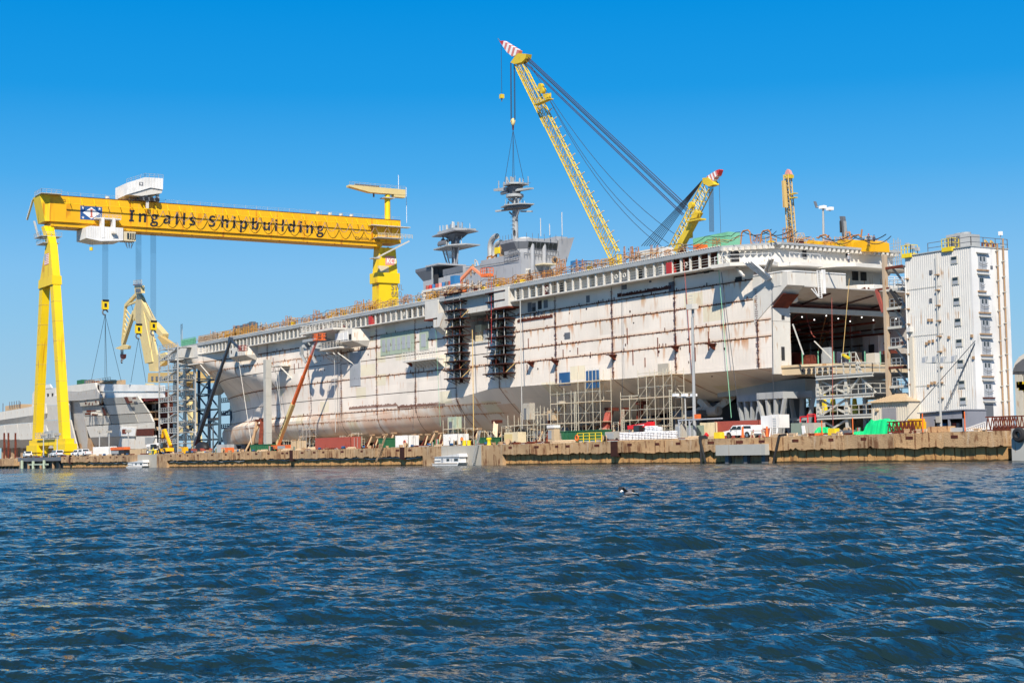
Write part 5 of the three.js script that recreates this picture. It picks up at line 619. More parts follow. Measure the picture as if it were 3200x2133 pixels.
    const ca = atx(384, 735, x1)[2], cb = atx(424, 735, x1)[2], cy0 = atx(400, 752, x1)[1], cy1 = atx(400, 723, x1)[1]; new MB().box(x1 - 5, cy0, cb, x1 - 0.2, cy1, ca - 0.3).build('cab', M.cream, t); new MB().box(x1 - 0.2, cy0 + 0.7, cb + 0.2, x1, cy1 - 0.5, lerp(ca, cb, 0.32)).build('cab_window', M.glass, t); for (const k of [0.5, 0.68, 0.85]) new MB().box(x1 - 0.1, cy0 + 0.6, lerp(ca, cb, k) - 0.12, x1 + 0.1, cy1 - 0.4, lerp(ca, cb, k) + 0.12).build('cab_mullion', M.cream, t); for (let k = 0; k < 6; k++) new MB().bar([x1 - 1, cy0, lerp(ca, cb, 0.15 + k * 0.15)], [x1 - 1 - (k % 2), cy0 - 2.4, lerp(ca, cb, 0.4 + k * 0.07)], 0.16).build('cab_basket_bar', M.navyDark, t); }
  // hoist ropes, hook blocks and slings
  const hoist = (px, pyT, pyB, n, w, x, blk) => { const q0 = atx(px, pyT, x), q1 = atx(px, pyB, x); for (let k = 0; k < n; k++) { const z = q0[2] + (k / (n - 1) - 0.5) * w; new MB().tube([x, q0[1], z], [x, q1[1], z], 0.04, 0.04, 5, false).build('hoist_rope', M.ropeBlue || (M.ropeBlue = mat([0.03, 0.10, 0.20], 0.5)), g); } if (blk) { const y = q1[1]; new MB().box(x - 0.9, y - 3.2, q0[2] - w * 0.55, x + 0.9, y, q0[2] + w * 0.55).build('hook_block', M.legYellow, g); new MB().box(x + 0.5, y - 0.5, q0[2] - w * 0.56, x + 1.0, y + 0.2, q0[2] + w * 0.56).build('block_sheave', M.black, g); new MB().box(x + 0.6, y - 2.4, q0[2] - w * 0.15, x + 1.02, y - 1.1, q0[2] + w * 0.3).build('block_mark', M.black, g); const hk = new THREE.TorusGeometry(0.9, 0.28, 6, 14, 5); hk.rotateY(Math.PI / 2); hk.translate(x, y - 4.2, q0[2]); put(hk, 'hook', M.navyDark, g); return [x, y - 5, q0[2]]; } return [x, q1[1], q0[2]]; };
  const h1 = hoist(328, 754, 938, 8, 1.9, X + 1, true), h2 = hoist(432, 724, 1013, 8, 1.9, X - 4, true), h3 = hoist(478, 690, 1003, 8, 1.9, X - 6, true);
  hoist(284, 754, 772, 2, 0.9, X + 2, false); { const q = atx(284, 777, X + 2); new MB().tube([q[0], q[1] - 0.6, q[2]], [q[0], q[1] + 0.5, q[2]], 0.6, 0.6, 10).build('auxiliary_block', M.legYellow, g); }
  for (const [h, px, py] of [[h1, 285, 1185], [h1, 378, 1192], [h1, 327, 1180], [h1, 333, 1180], [h2, 408, 1195], [h2, 455, 1195], [h3, 468, 1100], [h3, 492, 1080]]) { const b = atz(px, py, -50); new MB().tube(h, b, 0.07, 0.07, 4, false).build('sling', M.cable, g); }
  // small jib crane on top
  { const t = new THREE.Group(); t.name = 'jib_crane'; g.add(t); const px = X - 3, q = atx(1211, 690, px), y1 = atx(1211, 610, px)[1]; new MB().tube([px, yT, q[2]], [px, y1, q[2]], 1.2, 1.1, 14).build('column', M.legYellow, t); new MB().box(px - 2, y1 - 1.4, q[2] - 2.3, px + 2, y1 - 1, q[2] + 2.3).build('column_platform', M.galv, t);
    const a = atx(1087, 588, px), b = atx(1262, 603, px), yj = y1 + 0.4; new MB().prism([[px + 1.4, yj + 2.3, a[2]], [px + 1.4, yj + 1.6, a[2]], [px + 1.4, yj, a[2] - 9], [px + 1.4, yj, b[2]], [px + 1.4, yj + 2.2, b[2]]], [-2.8, 0, 0]).build('jib', M.paleYellow, t); new MB().box(px - 1.2, yj - 1, b[2], px + 1.3, yj, b[2] + 5).build('counterweight', M.paleYellow, t); rail(new MB(), [[px + 1.4, yj + 2.3, a[2]], [px + 1.4, yj + 2.2, b[2]]], 1.2, 2.2, 0.09, 2).build('jib_rail', M.galv, t); new MB().box(px - 1, yj + 2.2, q[2] + 4, px + 1, yj + 3, q[2] + 14).build('jib_winch', M.navyDark, t); new MB().bar([px, yj, q[2] + 6], [px, yj - 1.6, q[2] + 6], 0.5).build('jib_hook', M.navyDark, t); new MB().bar([px, yj + 2.2, q[2] - 5], [px, yj + 8, q[2] - 5], 0.16).build('antenna', M.lampWhite, t); new MB().bar([px - 1, yT, q[2] - 9], [px - 1, yT + 14, q[2] - 9], 0.14).build('antenna', M.lampWhite, t); }
}
// ======================= SECOND HULL BEHIND THE GANTRY LEG =======================
{
  const d = thing('unfinished_ship', 'unfinished grey destroyer hull standing behind the yellow gantry leg', 'ship');
  const Wp = (px, py, z) => atz(px, py, z);
  const pan = (pts, m, n = 'hull_plate', t = 0.6) => new MB().prism(pts.map(p => Wp(...p)), [0, 0, -t]).build(n, m, d);
  // forward run: upper strip, flared strip, side, bilge with its shade painted grey, in blocks separated by seams
  const xs = [-20, 12, 52, 92, 142]; const top = px => lerp(1287, 1262, px / 142), k1 = px => lerp(1312, 1291, px / 142), k2 = px => lerp(1327, 1316, px / 142);
  for (let i = 0; i < 4; i++) { const a = xs[i] + 0.4, b = xs[i + 1] - 0.4; pan([[a, top(a), -46], [b, top(b), -46], [b, k1(b), -46], [a, k1(a), -46]], M.offwhite); const q = [[a, k1(a), -46], [b, k1(b), -46], [b, k2(b) - 0.5, -47.5], [a, k2(a) - 0.5, -47.5]]; pan(q, M.offwhite); pan([[a, k2(a) + 0.5, -47.5], [b, k2(b) + 0.5, -47.5], [b + 8, 1372, -48], [a + 8, 1374, -48]], M.offwhite); pan([[a + 8, 1373, -48], [b + 8, 1372, -48], [b + 10, 1398, -52], [a + 10, 1400, -52]], M.hullGrey); }
  for (const px of [8, 62, 120]) new MB().bar(Wp(px, top(px), -46), add3(Wp(px, top(px), -46), [0, rr(2, 4), 0]), 0.2).build('deck_post', M.rustDark, d);
  { const a = Wp(15, 1282, -50), b = Wp(62, 1262, -50); new MB().box(a[0], a[1] - 1, -56, b[0], b[1], -50).build('deck_house', M.wood, d); const c = Wp(25, 1262, -49); for (let k = 0; k < 5; k++) new MB().bar([c[0] + k * 4, c[1] - 2, -49.5], [c[0] + k * 4, c[1] + 1, -49.5], 0.25).build('house_frame', M.navyDark, d); }
  // second block, higher
  pan([[100, 1232, -46.5], [104, 1222, -46.5], [142, 1212, -46.5], [172, 1211, -46.5], [172, 1240, -46.5], [142, 1262, -46.5], [98, 1276, -46.5]], M.offwhite); pan([[140, 1213, -46.3], [143, 1201, -46.3], [154, 1200, -46.3], [160, 1212, -46.3]], M.whiteClean);
  pan([[138, 1240, -46.2], [214, 1231, -46.2], [214, 1264, -46.2], [138, 1266, -46.2]], M.offwhite); pan([[138, 1266.6, -46.2], [214, 1264.6, -46.2], [214, 1310, -47.2], [135, 1313, -47.2]], M.offwhite); pan([[135, 1314, -47.2], [218, 1311, -47.2], [240, 1400, -50], [130, 1400, -50]], M.offwhite);
  for (const [px, py] of [[146, 1229], [160, 1228]]) { const q = Wp(px, py, -46); new MB().box(q[0], q[1] - 1.3, -46.4, q[0] + 1, q[1], -46).build('port', M.dark, d); }
  // main block: white deckhouse strip, flared shell plates, shade below the flare put in as grey
  pan([[208, 1205, -45], [250, 1200, -45], [296, 1195, -45], [300, 1215, -45], [245, 1224, -45], [208, 1222, -45]], M.offwhite);
  pan([[208, 1222.6, -45], [245, 1224.6, -45], [300, 1215.6, -45], [318, 1243, -45.6], [252, 1250, -45.6], [208, 1252, -45.6]], M.hullGrey);
  const rows = [[1247, 1269], [1270, 1301], [1302, 1330]]; const lft = py => lerp(242, 268, (py - 1222) / 110), rgt = py => lerp(425, 478, clamp((py - 1240) / 80));
  const sl = (x, y) => y - (x - 250) * 0.055; const m1 = [M.concGrey, M.hullGrey, M.hullGrey];
  for (let r = 0; r < 3; r++) { const [a, b] = rows[r]; const cuts = [0, 0.38, 0.78, 1]; for (let k = 0; k < 3; k++) { const P = (t, y) => { const x = lerp(lft(y), rgt(y), t); return [x, sl(x, y), -46.2 - (y - 1240) * 0.03]; }; const t0 = cuts[k] + (k ? 0.006 : 0), t1 = cuts[k + 1] - 0.006; if (r === 0 && k === 0) continue; pan([P(t0, a + 0.6), P(t1, a + 0.6), P(t1, b - 0.6), P(t0, b - 0.6)], (k + r) % 2 ? M.concPale : M.offwhite); } }
  pan([[246, 1252, -46.1], [318, 1244, -46.1], [312, 1264, -46.3], [250, 1269, -46.3]], M.concGrey);
  pan([[268, 1332, -48.8], [478, 1318, -48.8], [478, 1338, -49], [424, 1341, -49], [420, 1362, -49.4], [280, 1366, -49.4]], M.offwhite); pan([[280, 1367, -49.4], [376, 1364, -49.4], [372, 1400, -53], [300, 1400, -53]], M.hullGrey); pan([[366, 1400, -49.2], [376, 1364, -49.2], [420, 1362, -49.2], [418, 1402, -49.2]], M.offwhite);
  pan([[376, 1333, -48.6], [424, 1336, -48.6], [420, 1362, -48.6], [370, 1362, -48.6]], M.whiteClean); { const q = Wp(381, 1341, -48.5); new MB().box(q[0], q[1] - 1.6, -48.7, q[0] + 4.4, q[1], -48.4).build('primer_patch', M.rust, d); }
  pan([[214, 1222, -46.8], [250, 1225, -46.8], [275, 1400, -52.5], [228, 1400, -52.5]], M.hullGrey);
  // rust marks: long L shape, ports
  { const q = Wp(388, 1243, -45.8), r = Wp(412, 1256, -45.8); pan([[385, 1240, -45.9], [396, 1239, -45.9], [402, 1253, -45.9], [412, 1252, -45.9], [412, 1258, -45.9], [396, 1260, -45.9]], M.rustDark, 'rust_strip', 0.1); pan([[412, 1242, -45.9], [422, 1241, -45.9], [424, 1246, -45.9], [413, 1247, -45.9]], M.rustDark, 'rust_strip', 0.1); pan([[316, 1272, -46.4], [322, 1271, -46.4], [332, 1297, -47], [324, 1298, -47]], M.rustDark, 'rust_strip', 0.1); }
  for (let k = 0; k < 30; k++) { const q = Wp(rr(252, 310), k % 2 ? rr(1255, 1266) : rr(1284, 1300), -46); new MB().box(q[0], q[1], -47.5, q[0] + rr(0.2, 0.6), q[1] + rr(0.3, 1.0), -46).build('cut_mark', rnd() < 0.6 ? M.rustDark : M.offwhite, d); }
  pan([[240, 1226, -49.5], [300, 1218, -49.5], [420, 1250, -49.5], [474, 1322, -50], [474, 1400, -54], [270, 1400, -54]], M.hullGrey, 'inner_shell');
  // white block wall behind, open decks at the cut end
  pan([[296, 1195, -47], [300, 1199, -47], [510, 1203, -47], [510, 1222, -47], [306, 1222, -47]], M.whiteClean, 'deckhouse_wall'); pan([[306, 1223, -47.4], [510, 1223, -47.4], [510, 1243, -47.4], [318, 1246, -47.4]], M.whiteClean, 'deckhouse_wall');
  { const q = Wp(299, 1203, -46.8); new MB().box(q[0], q[1] - 2.6, -47, q[0] + 3.6, q[1], -46.6).build('door', M.dark, d); const r = Wp(312, 1231, -47.2); new MB().box(r[0], r[1] - 2.4, -47.4, r[0] + 2.2, r[1], -47).build('door', M.dark, d); }  // both doors are dark plates painting shaded openings
  { const a = Wp(426, 1240, -52), b = Wp(494, 1240, -52); new MB().box(a[0], 4, -58, b[0], a[1], -53).build('inner_decks', M.rustDark, d); for (const [py, h] of [[1240, 0.6], [1262, 0.6], [1288, 0.6], [1312, 0.6], [1338, 1.2]]) { const q = Wp(430, py, -52.4); new MB().box(q[0], q[1] - h, -57, b[0], q[1], -50.5).build('deck_edge', M.wood, d); } for (let k = 0; k < 16; k++) { const q = Wp(rr(432, 500), rr(1250, 1330), -52.6); new MB().box(q[0], q[1], -53.2, q[0] + rr(1, 3), q[1] + rr(1, 3), -52.4).build('inner_fitting', [M.dark, M.offwhite, M.rust][k % 3], d); } for (let k = 0; k < 12; k++) { const px = 432 + k * 5, q = Wp(px, 1240, -52.5); new MB().box(q[0], 4, -53.4, q[0] + 0.5, q[1] - 0.6, -52.7).build('frame_post', k % 2 ? M.dark : M.offwhite, d); } }
  pan([[424, 1362, -49], [484, 1360, -49], [486, 1402, -49], [420, 1402, -49]], M.offwhite, 'stern_block'); pan([[452, 1366, -48.8], [484, 1365, -48.8], [476, 1386, -48.8], [452, 1386, -48.8]], M.steel, 'sloped_panel'); pan([[424, 1340, -48.9], [478, 1338, -48.9], [478, 1361, -48.9], [424, 1362, -48.9]], M.rustDark, 'open_bay', 0.3);
  for (const [p, q] of [[285, 1192], [310, 1190], [328, 1189], [352, 1190]]) { const a = Wp(p, q, -50); new MB().box(a[0], a[1] - 2, -52, a[0] + rr(3, 9), a[1], -50).build('deck_clutter', [M.rust, M.wood, M.orangeTube][p % 3], d); }
  { const a = Wp(276, 1190, -50), b = Wp(352, 1186, -50); new MB().box(a[0], a[1] - 1.6, -51, b[0], a[1] - 1.2, -49).build('timber_staging', M.woodPale, d); rail(new MB(), [[a[0], a[1] - 1.2, -49], [b[0], a[1] - 1.2, -49]], 1.2, 3, 0.12, 2).build('staging_rail', M.wood, d); }
  for (const [p, q, w, m] of [[356, 1232, 7, M.rust], [382, 1234, 9, M.green], [436, 1228, 16, M.red], [455, 1222, 14, M.rustDark]]) { const a = Wp(p, q, -48); new MB().box(a[0], a[1] - 3, -51, a[0] + w, a[1], -48).build('deck_load', m, d); }
  for (const [px, m] of [[239, M.green], [262, M.navyDark]]) { const a = Wp(px, 1199, -50); new MB().box(a[0], a[1] - 1, -52, a[0] + 7, a[1] + 1.4, -50).build('deck_container', m, d); }
  // keel blocks
  const kb = new MB(); for (let k = 0; k < 14; k++) { const q = Wp(10 + k * 30, 1400, -53); new MB().box(q[0], GY, -58, q[0] + 4, q[1] + 4, -52).build('keel_block', M.plank, d); }
}
for (const [k, px] of [[0, 12], [1, 25], [2, 47]].map(a => a)) { const z = -30, q = atz(px, 1352, z), mb = new MB(), t = thing('shore_post', ['leftmost rust brown shoring post beside the grey hull', 'middle rust brown shoring post beside the grey hull', 'rightmost rust brown shoring post beside the grey hull, nearest gantry leg'][k], 'post', 'shoring posts at the left edge'); new MB().box(q[0] - 0.3, GY, z - 0.3, q[0] + 0.3, q[1], z + 0.3).build('post', M.rust, t); new MB().bar([q[0] + 0.6, q[1] - 1, z], [q[0] + 4, GY, z], 0.16).build('brace', M.rustDark, t); }
// ======================= CRANES BEHIND THE SHIP =======================
function lattice(t, a, b, wa, wb, dep, n, m, r, name = 'boom') { // four-chord boom a -> b, width across the view
  const d = nrm3(sub3(b, a)), side = nrm3([d[1], -d[0], 0]), dz = [0, 0, 1], corner = (k, i, j) => { const p = mix3(a, b, k), w = lerp(wa, wb, k); return add3(p, add3(mul3(side, i * w / 2), mul3(dz, j * dep / 2))); };
  for (const i of [-1, 1]) for (const j of [-1, 1]) new MB().tube(corner(0, i, j), corner(1, i, j), r, r, 6).build(name + '_chord', m, t);
  for (let k = 0; k < n; k++) { const k0 = k / n, k1 = (k + 1) / n, mb = new MB(); for (const j of [-1, 1]) { mb.tube(corner(k0, -1, j), corner(k0, 1, j), r * 0.55, r * 0.55, 4, false); mb.tube(corner(k0, k % 2 ? 1 : -1, j), corner(k1, k % 2 ? -1 : 1, j), r * 0.5, r * 0.5, 4, false); } for (const i of [-1, 1]) mb.tube(corner(k0, i, -1), corner(k1, i, 1), r * 0.45, r * 0.45, 4, false); mb.build(name + '_lacing', m, t); }
  return { corner, side, d };
}
function striped(t, pts, z, th, n, ax0, ax1) { // red and white banded tip: convex outline cut into bands along ax0 -> ax1
  const P = pts.map(p => atz(p[0], p[1], z)), A = atz(...ax0, z), B = atz(...ax1, z), d = nrm3(sub3(B, A)), f = p => (p[0] - A[0]) * d[0] + (p[1] - A[1]) * d[1], L = len3(sub3(B, A));
  for (let k = 0; k < n; k++) { const lo = L * k / n, hi = L * (k + 1) / n; const clip = (poly, v, s) => { const o = []; for (let i = 0; i < poly.length; i++) { const a = poly[i], b = poly[(i + 1) % poly.length], fa = s * (f(a) - v), fb = s * (f(b) - v); if (fa >= 0) o.push(a); if (fa * fb < 0) o.push(mix3(a, b, fa / (fa - fb))); } return o; }; let q = clip(clip(P, lo, 1), hi, -1); if (q.length > 2) new MB().prism(q, [0, 0, -th]).build('tip_band', k >= n - 2 ? M.red : k % 2 ? M.printWhite : M.pinkRed, t); }
}
{ // tall lattice crane holding the mast
  const t = thing('lattice_crane', 'tall yellow lattice boom crane reaching over the ship with red and white tip', 'crane'), Z = -62, q = (x, y, z = Z) => atz(x, y, z);
  const a = q(1922, 800), b = q(1618, 188); const L = lattice(t, [a[0] + 6, GY + 6, Z], a, 3.0, 3.0, 0.8, 12, M.craneYellow, 0.26), K = lattice(t, a, b, 3.0, 2.5, 0.8, 40, M.craneYellow, 0.14);
  for (let k = 0; k < 15; k++) { const p = K.corner(0.03 + k * 0.047, 1, 1); new MB().bar(p, add3(p, [2.1, 0.75, 0]), 0.22, 0.16).build('rope_guide', M.cream, t); }
  new MB().prism([[1595, 195], [1607, 178], [1618, 166], [1645, 168], [1642, 182], [1630, 194], [1608, 200]].map(p => q(...p, Z + 0.8)), [0, 0, -1.6]).build('boom_head', M.craneYellow, t);
  striped(t, [[1560, 128], [1572, 127], [1632, 164], [1600, 176], [1583, 162], [1575, 150]], Z + 0.5, 1, 10, [1618, 172], [1560, 128]);
  new MB().bar(q(1565, 132), q(1556, 120), 0.12).build('tip_rod', M.navyDark, t);
  for (const [x, y] of [[1691, 270], [1697, 283]]) { const c = q(x, y); new MB().tube([c[0], c[1], Z - 0.4], [c[0], c[1], Z + 0.5], 0.75, 0.75, 12).build('winch_drum', M.craneYellow, t); } new MB().prism([[1695, 295], [1710, 291], [1712, 303], [1703, 310]].map(p => q(...p, Z + 0.5)), [0, 0, -1]).build('winch_frame', M.craneYellow, t); { const p0 = q(1676, 328, Z + 1.8), p1 = q(1722, 308, Z + 1.8); rail(new MB(), [p0, p1], 1.4, 1, 0.08, 2).build('boom_platform_rail', M.craneYellow, t); new MB().bar(p0, p1, 1.4, 0.18).build('boom_platform', M.craneYellow, t); }
  { const mb = new MB(); const c0 = K.corner(0.66, -1.1, 1.3), c1 = K.corner(0.97, -1.1, 1.3), e0 = K.corner(0.66, 0.2, 1.3), e1 = K.corner(0.97, 0.2, 1.3); for (const k of [0, 0.33, 0.66, 1]) mb.tube(mix3(c0, e0, k), mix3(c1, e1, k), 0.06, 0.06, 4); for (let k = 0; k <= 14; k++) mb.tube(mix3(c0, c1, k / 14), mix3(e0, e1, k / 14), 0.05, 0.05, 4); mb.build('boom_walkway', M.craneYellow, t); }
  const rope = (p, r, m = M.cable, n = 'rope') => new MB().path(p, r, 5).build(n, m, t);
  for (const [x0, y0, x1, y1, r, m] of [[1643, 176, 2148, 652, 0.1, M.ropePurple], [1638, 190, 2137, 669, 0.1, M.ropePurple], [1645, 173, 2153, 647, 0.09, M.ropePurple], [1636, 193, 2133, 672, 0.09, M.ropePurple], [1642, 180, 2146, 656, 0.07, M.cable], [1642, 182, 2145, 659, 0.07, M.cable]]) rope([q(x0, y0), q(x1, y1)], r, m, 'pendant_rope');
  rope(sag(q(1646, 182), q(2130, 745), 5, 14), 0.06); rope(sag(q(1720, 315), q(2090, 760), 4, 12), 0.06); rope(sag(q(1720, 318), q(2075, 775), 4, 12), 0.06);
  for (const x of [1595, 1597.5, 1606, 1608.5]) rope([q(x, 196), q(x + 1.5, 372)], 0.08, M.cable, 'hoist_rope');
  { const c = q(1603, 381); const g = new THREE.SphereGeometry(1, 14, 10); g.scale(0.62, 0.98, 0.5); g.translate(...c); put(g, 'hook_block', M.paleYellow, t); new MB().tube(add3(c, [0, -2, 0]), add3(c, [0, -0.9, 0]), 0.18, 0.26, 8).build('hook', M.rustDark, t); const g2 = new THREE.CylinderGeometry(0.3, 0.3, 1.1, 12); g2.rotateX(Math.PI / 2); g2.translate(c[0], c[1] + 0.2, c[2]); put(g2, 'block_sheave', M.sandYellow, t); const h = add3(c, [0, -2.1, 0]); for (const [x, y] of [[1577, 568], [1602, 560], [1607, 562], [1637, 566]]) rope([h, atz(x, y, -44)], 0.055, M.cable, 'sling'); }
  rope([q(1566, 140), q(1568, 292)], 0.06, M.cable, 'hoist_rope'); { const c = q(1568, 301); new MB().box(c[0] - 0.45, c[1] - 0.5, c[2] - 0.45, c[0] + 0.45, c[1] + 0.5, c[2] + 0.45).build('ball_block', M.craneYellow, t); new MB().bar(add3(c, [0, -1.3, 0]), add3(c, [0, -0.5, 0]), 0.18).build('ball_hook', M.navyDark, t); }
  const cb = q(1990, 1250); new MB().box(cb[0] - 8, GY, Z - 7, cb[0] + 14, GY + 5, Z + 7).build('crawler_base', M.navyDark, t);
}
{ // second lattice crane leaning to the right
  const t = thing('lattice_crane', 'shorter yellow lattice boom crane leaning right above the ship deck', 'crane'), Z = -60, q = (x, y, z = Z) => atz(x, y, z);
  const a = q(2100, 800), b = q(2212, 578); const K = lattice(t, a, b, 3.2, 2.7, 1.0, 16, M.craneYellow, 0.12); lattice(t, [a[0] - 8, GY + 5, Z], a, 3.2, 3.2, 2.8, 10, M.craneYellow, 0.2);
  new MB().prism([[2195, 556], [2212, 554], [2226, 566], [2232, 576], [2216, 582], [2198, 574]].map(p => q(...p, Z + 0.7)), [0, 0, -1.4]).build('boom_head', M.craneYellow, t);
  striped(t, [[2200, 556], [2240, 531], [2250, 528], [2243, 548], [2236, 552], [2228, 566], [2214, 566]], Z + 0.5, 1, 9, [2212, 562], [2248, 528]);
  // yellow mast box with cab platform
  new MB().prism([[2103, 783], [2118, 787], [2184, 664], [2170, 658]].map(p => q(...p, Z + 2.6)), [0, 0, -1.2]).build('mast_box', M.craneYellow, t); const p0 = q(2146, 695, Z + 3.4), p1 = q(2190, 695, Z + 3.4); new MB().box(p0[0], p0[1], Z + 2, p1[0], p0[1] + 0.3, Z + 3.6).build('mast_platform', M.craneYellow, t); rail(new MB(), [[p0[0], p0[1] + 0.5, Z + 3.6], [p1[0], p0[1] + 0.5, Z + 3.6]], 1.6, 1, 0.09, 2).build('platform_rail', M.craneYellow, t); new MB().box(q(2163, 700)[0], q(2163, 745)[1], Z + 0.5, q(2171, 700)[0], p0[1], Z + 1.4).build('platform_leg', M.craneYellow, t); { const c = q(2152, 640, Z + 2); new MB().tube([c[0], c[1], Z + 0.8], [c[0], c[1], Z + 1.6], 0.7, 0.7, 10).build('winch_drum', M.craneYellow, t); }
  for (let k = 0; k < 7; k++) new MB().tube(q(2196 - k * 1.6, 562 + k * 3), q(2005 + k * 8, 768), 0.09, 0.09, 4, false).build('pendant_rope', M.cable, t); for (let k = 0; k < 6; k++) new MB().tube(q(2216 + k * 2.6, 582), q(2218 + k * 2.6, 724), 0.06, 0.06, 4, false).build('hoist_rope', M.cable, t); new MB().tube(q(2247, 540), q(2253, 730), 0.05, 0.05, 4, false).build('hoist_rope', M.cable, t);
  new MB().box(a[0] - 14, GY, Z - 6, a[0] - 2, GY + 5, Z + 6).build('crawler_base', M.navyDark, t);
}
{ // third crane seen end on
  const t = thing('lattice_crane', 'narrow yellow lattice boom crane seen end-on above the stern with pink tip', 'crane'), Z = -62, q = (x, y, z = Z) => atz(x, y, z);
  const a = q(2478, 790), b = q(2461, 545); lattice(t, a, b, 1.7, 1.3, 0.8, 18, M.sandYellow, 0.12); lattice(t, [a[0] + 1.5, GY + 4, Z], a, 2, 2, 2, 10, M.sandYellow, 0.16);
  new MB().prism([[2451, 545], [2472, 545], [2471, 556], [2452, 556]].map(p => q(...p, Z + 0.4)), [0, 0, -0.8]).build('boom_head', M.craneYellow, t); new MB().prism([[2453, 544], [2471, 544], [2466, 532], [2460, 528], [2456, 534]].map(p => q(...p, Z + 0.3)), [0, 0, -0.6]).build('boom_tip', M.pink, t);
  for (const k of [0, 1, 2, 3]) new MB().tube(q(2456 + k * 4, 556), q(2470 + k * 4, 780), 0.1, 0.1, 4, false).build('hoist_rope', M.cable, t); new MB().prism([[2443, 565], [2448, 563], [2455, 648], [2447, 648]].map(p => q(...p, Z + 1.4)), [0, 0, -0.7]).build('side_ladder', M.sandYellow, t); for (const [p, w] of [[605, 1.6], [618, 1.6]]) { const c = q(2468, p, Z + 1.2); new MB().box(c[0] - w / 2, c[1], Z - 0.2, c[0] + w / 2, c[1] + 0.15, Z + 0.6).build('boom_platform', M.craneYellow, t); }
  new MB().box(a[0] - 5, GY, Z - 5, a[0] + 7, GY + 4, Z + 5).build('crawler_base', M.navyDark, t);
}
{ // small hydraulic crane and its yellow body on deck, light mast
  const t = thing('telescopic_crane', 'yellow deck crane with dark telescopic boom near the stern', 'crane'), Z = -36, q = (x, y, z = Z) => atz(x, y, z);
  new MB().prism([[2624, 675], [2634, 675], [2644, 750], [2634, 750]].map(p => q(...p)), [0, 0, -0.6]).build('boom', M.navyDark, t); new MB().prism([[2636, 690], [2640, 690], [2643, 750], [2639, 750]].map(p => q(...p, Z + 0.2)), [0, 0, -0.4]).build('boom_ram', M.steel, t); new MB().tube(q(2627, 690, Z + 0.4), q(2629, 726, Z + 0.4), 0.16, 0.2, 6).build('hook_block', M.black, t);
  for (const [p, w] of [[[[2505, 760], [2530, 750], [2556, 754], [2560, 775], [2505, 775]], 3], [[[2562, 756], [2584, 753], [2586, 775], [2560, 775]], 2], [[[2594, 764], [2628, 749], [2660, 748], [2664, 775], [2594, 775]], 3], [[[2668, 758], [2700, 748], [2736, 756], [2738, 785], [2668, 785]], 3]]) new MB().prism(p.map(a => q(...a, Z + 1)), [0, 0, -w]).build('body', M.girder, t);
}
{
  const t = thing('light_mast', 'grey floodlight mast with angled lamp arms above the stern', 'light'), Z = -38, q = (x, y) => atz(x, y, Z); new MB().tube([q(2574, 765)[0], DY, Z], q(2573, 653), 0.22, 0.16, 8).build('pole', M.galv, t); new MB().bar(q(2552, 645), q(2595, 658), 0.14).build('arm', M.galv, t); for (const [x, y] of [[2572, 648], [2594, 653]]) { const c = q(x, y); new MB().box(c[0] - 0.5, c[1] - 0.2, Z - 0.4, c[0] + 0.5, c[1] + 0.3, Z + 0.4).build('lamp', M.lampWhite, t); } { const c = q(2550, 640); new MB().bar(add3(c, [-0.2, 0.6, 0]), add3(c, [0.25, -0.5, 0]), 0.5, 0.15).build('lamp', M.navyDark, t); }
}
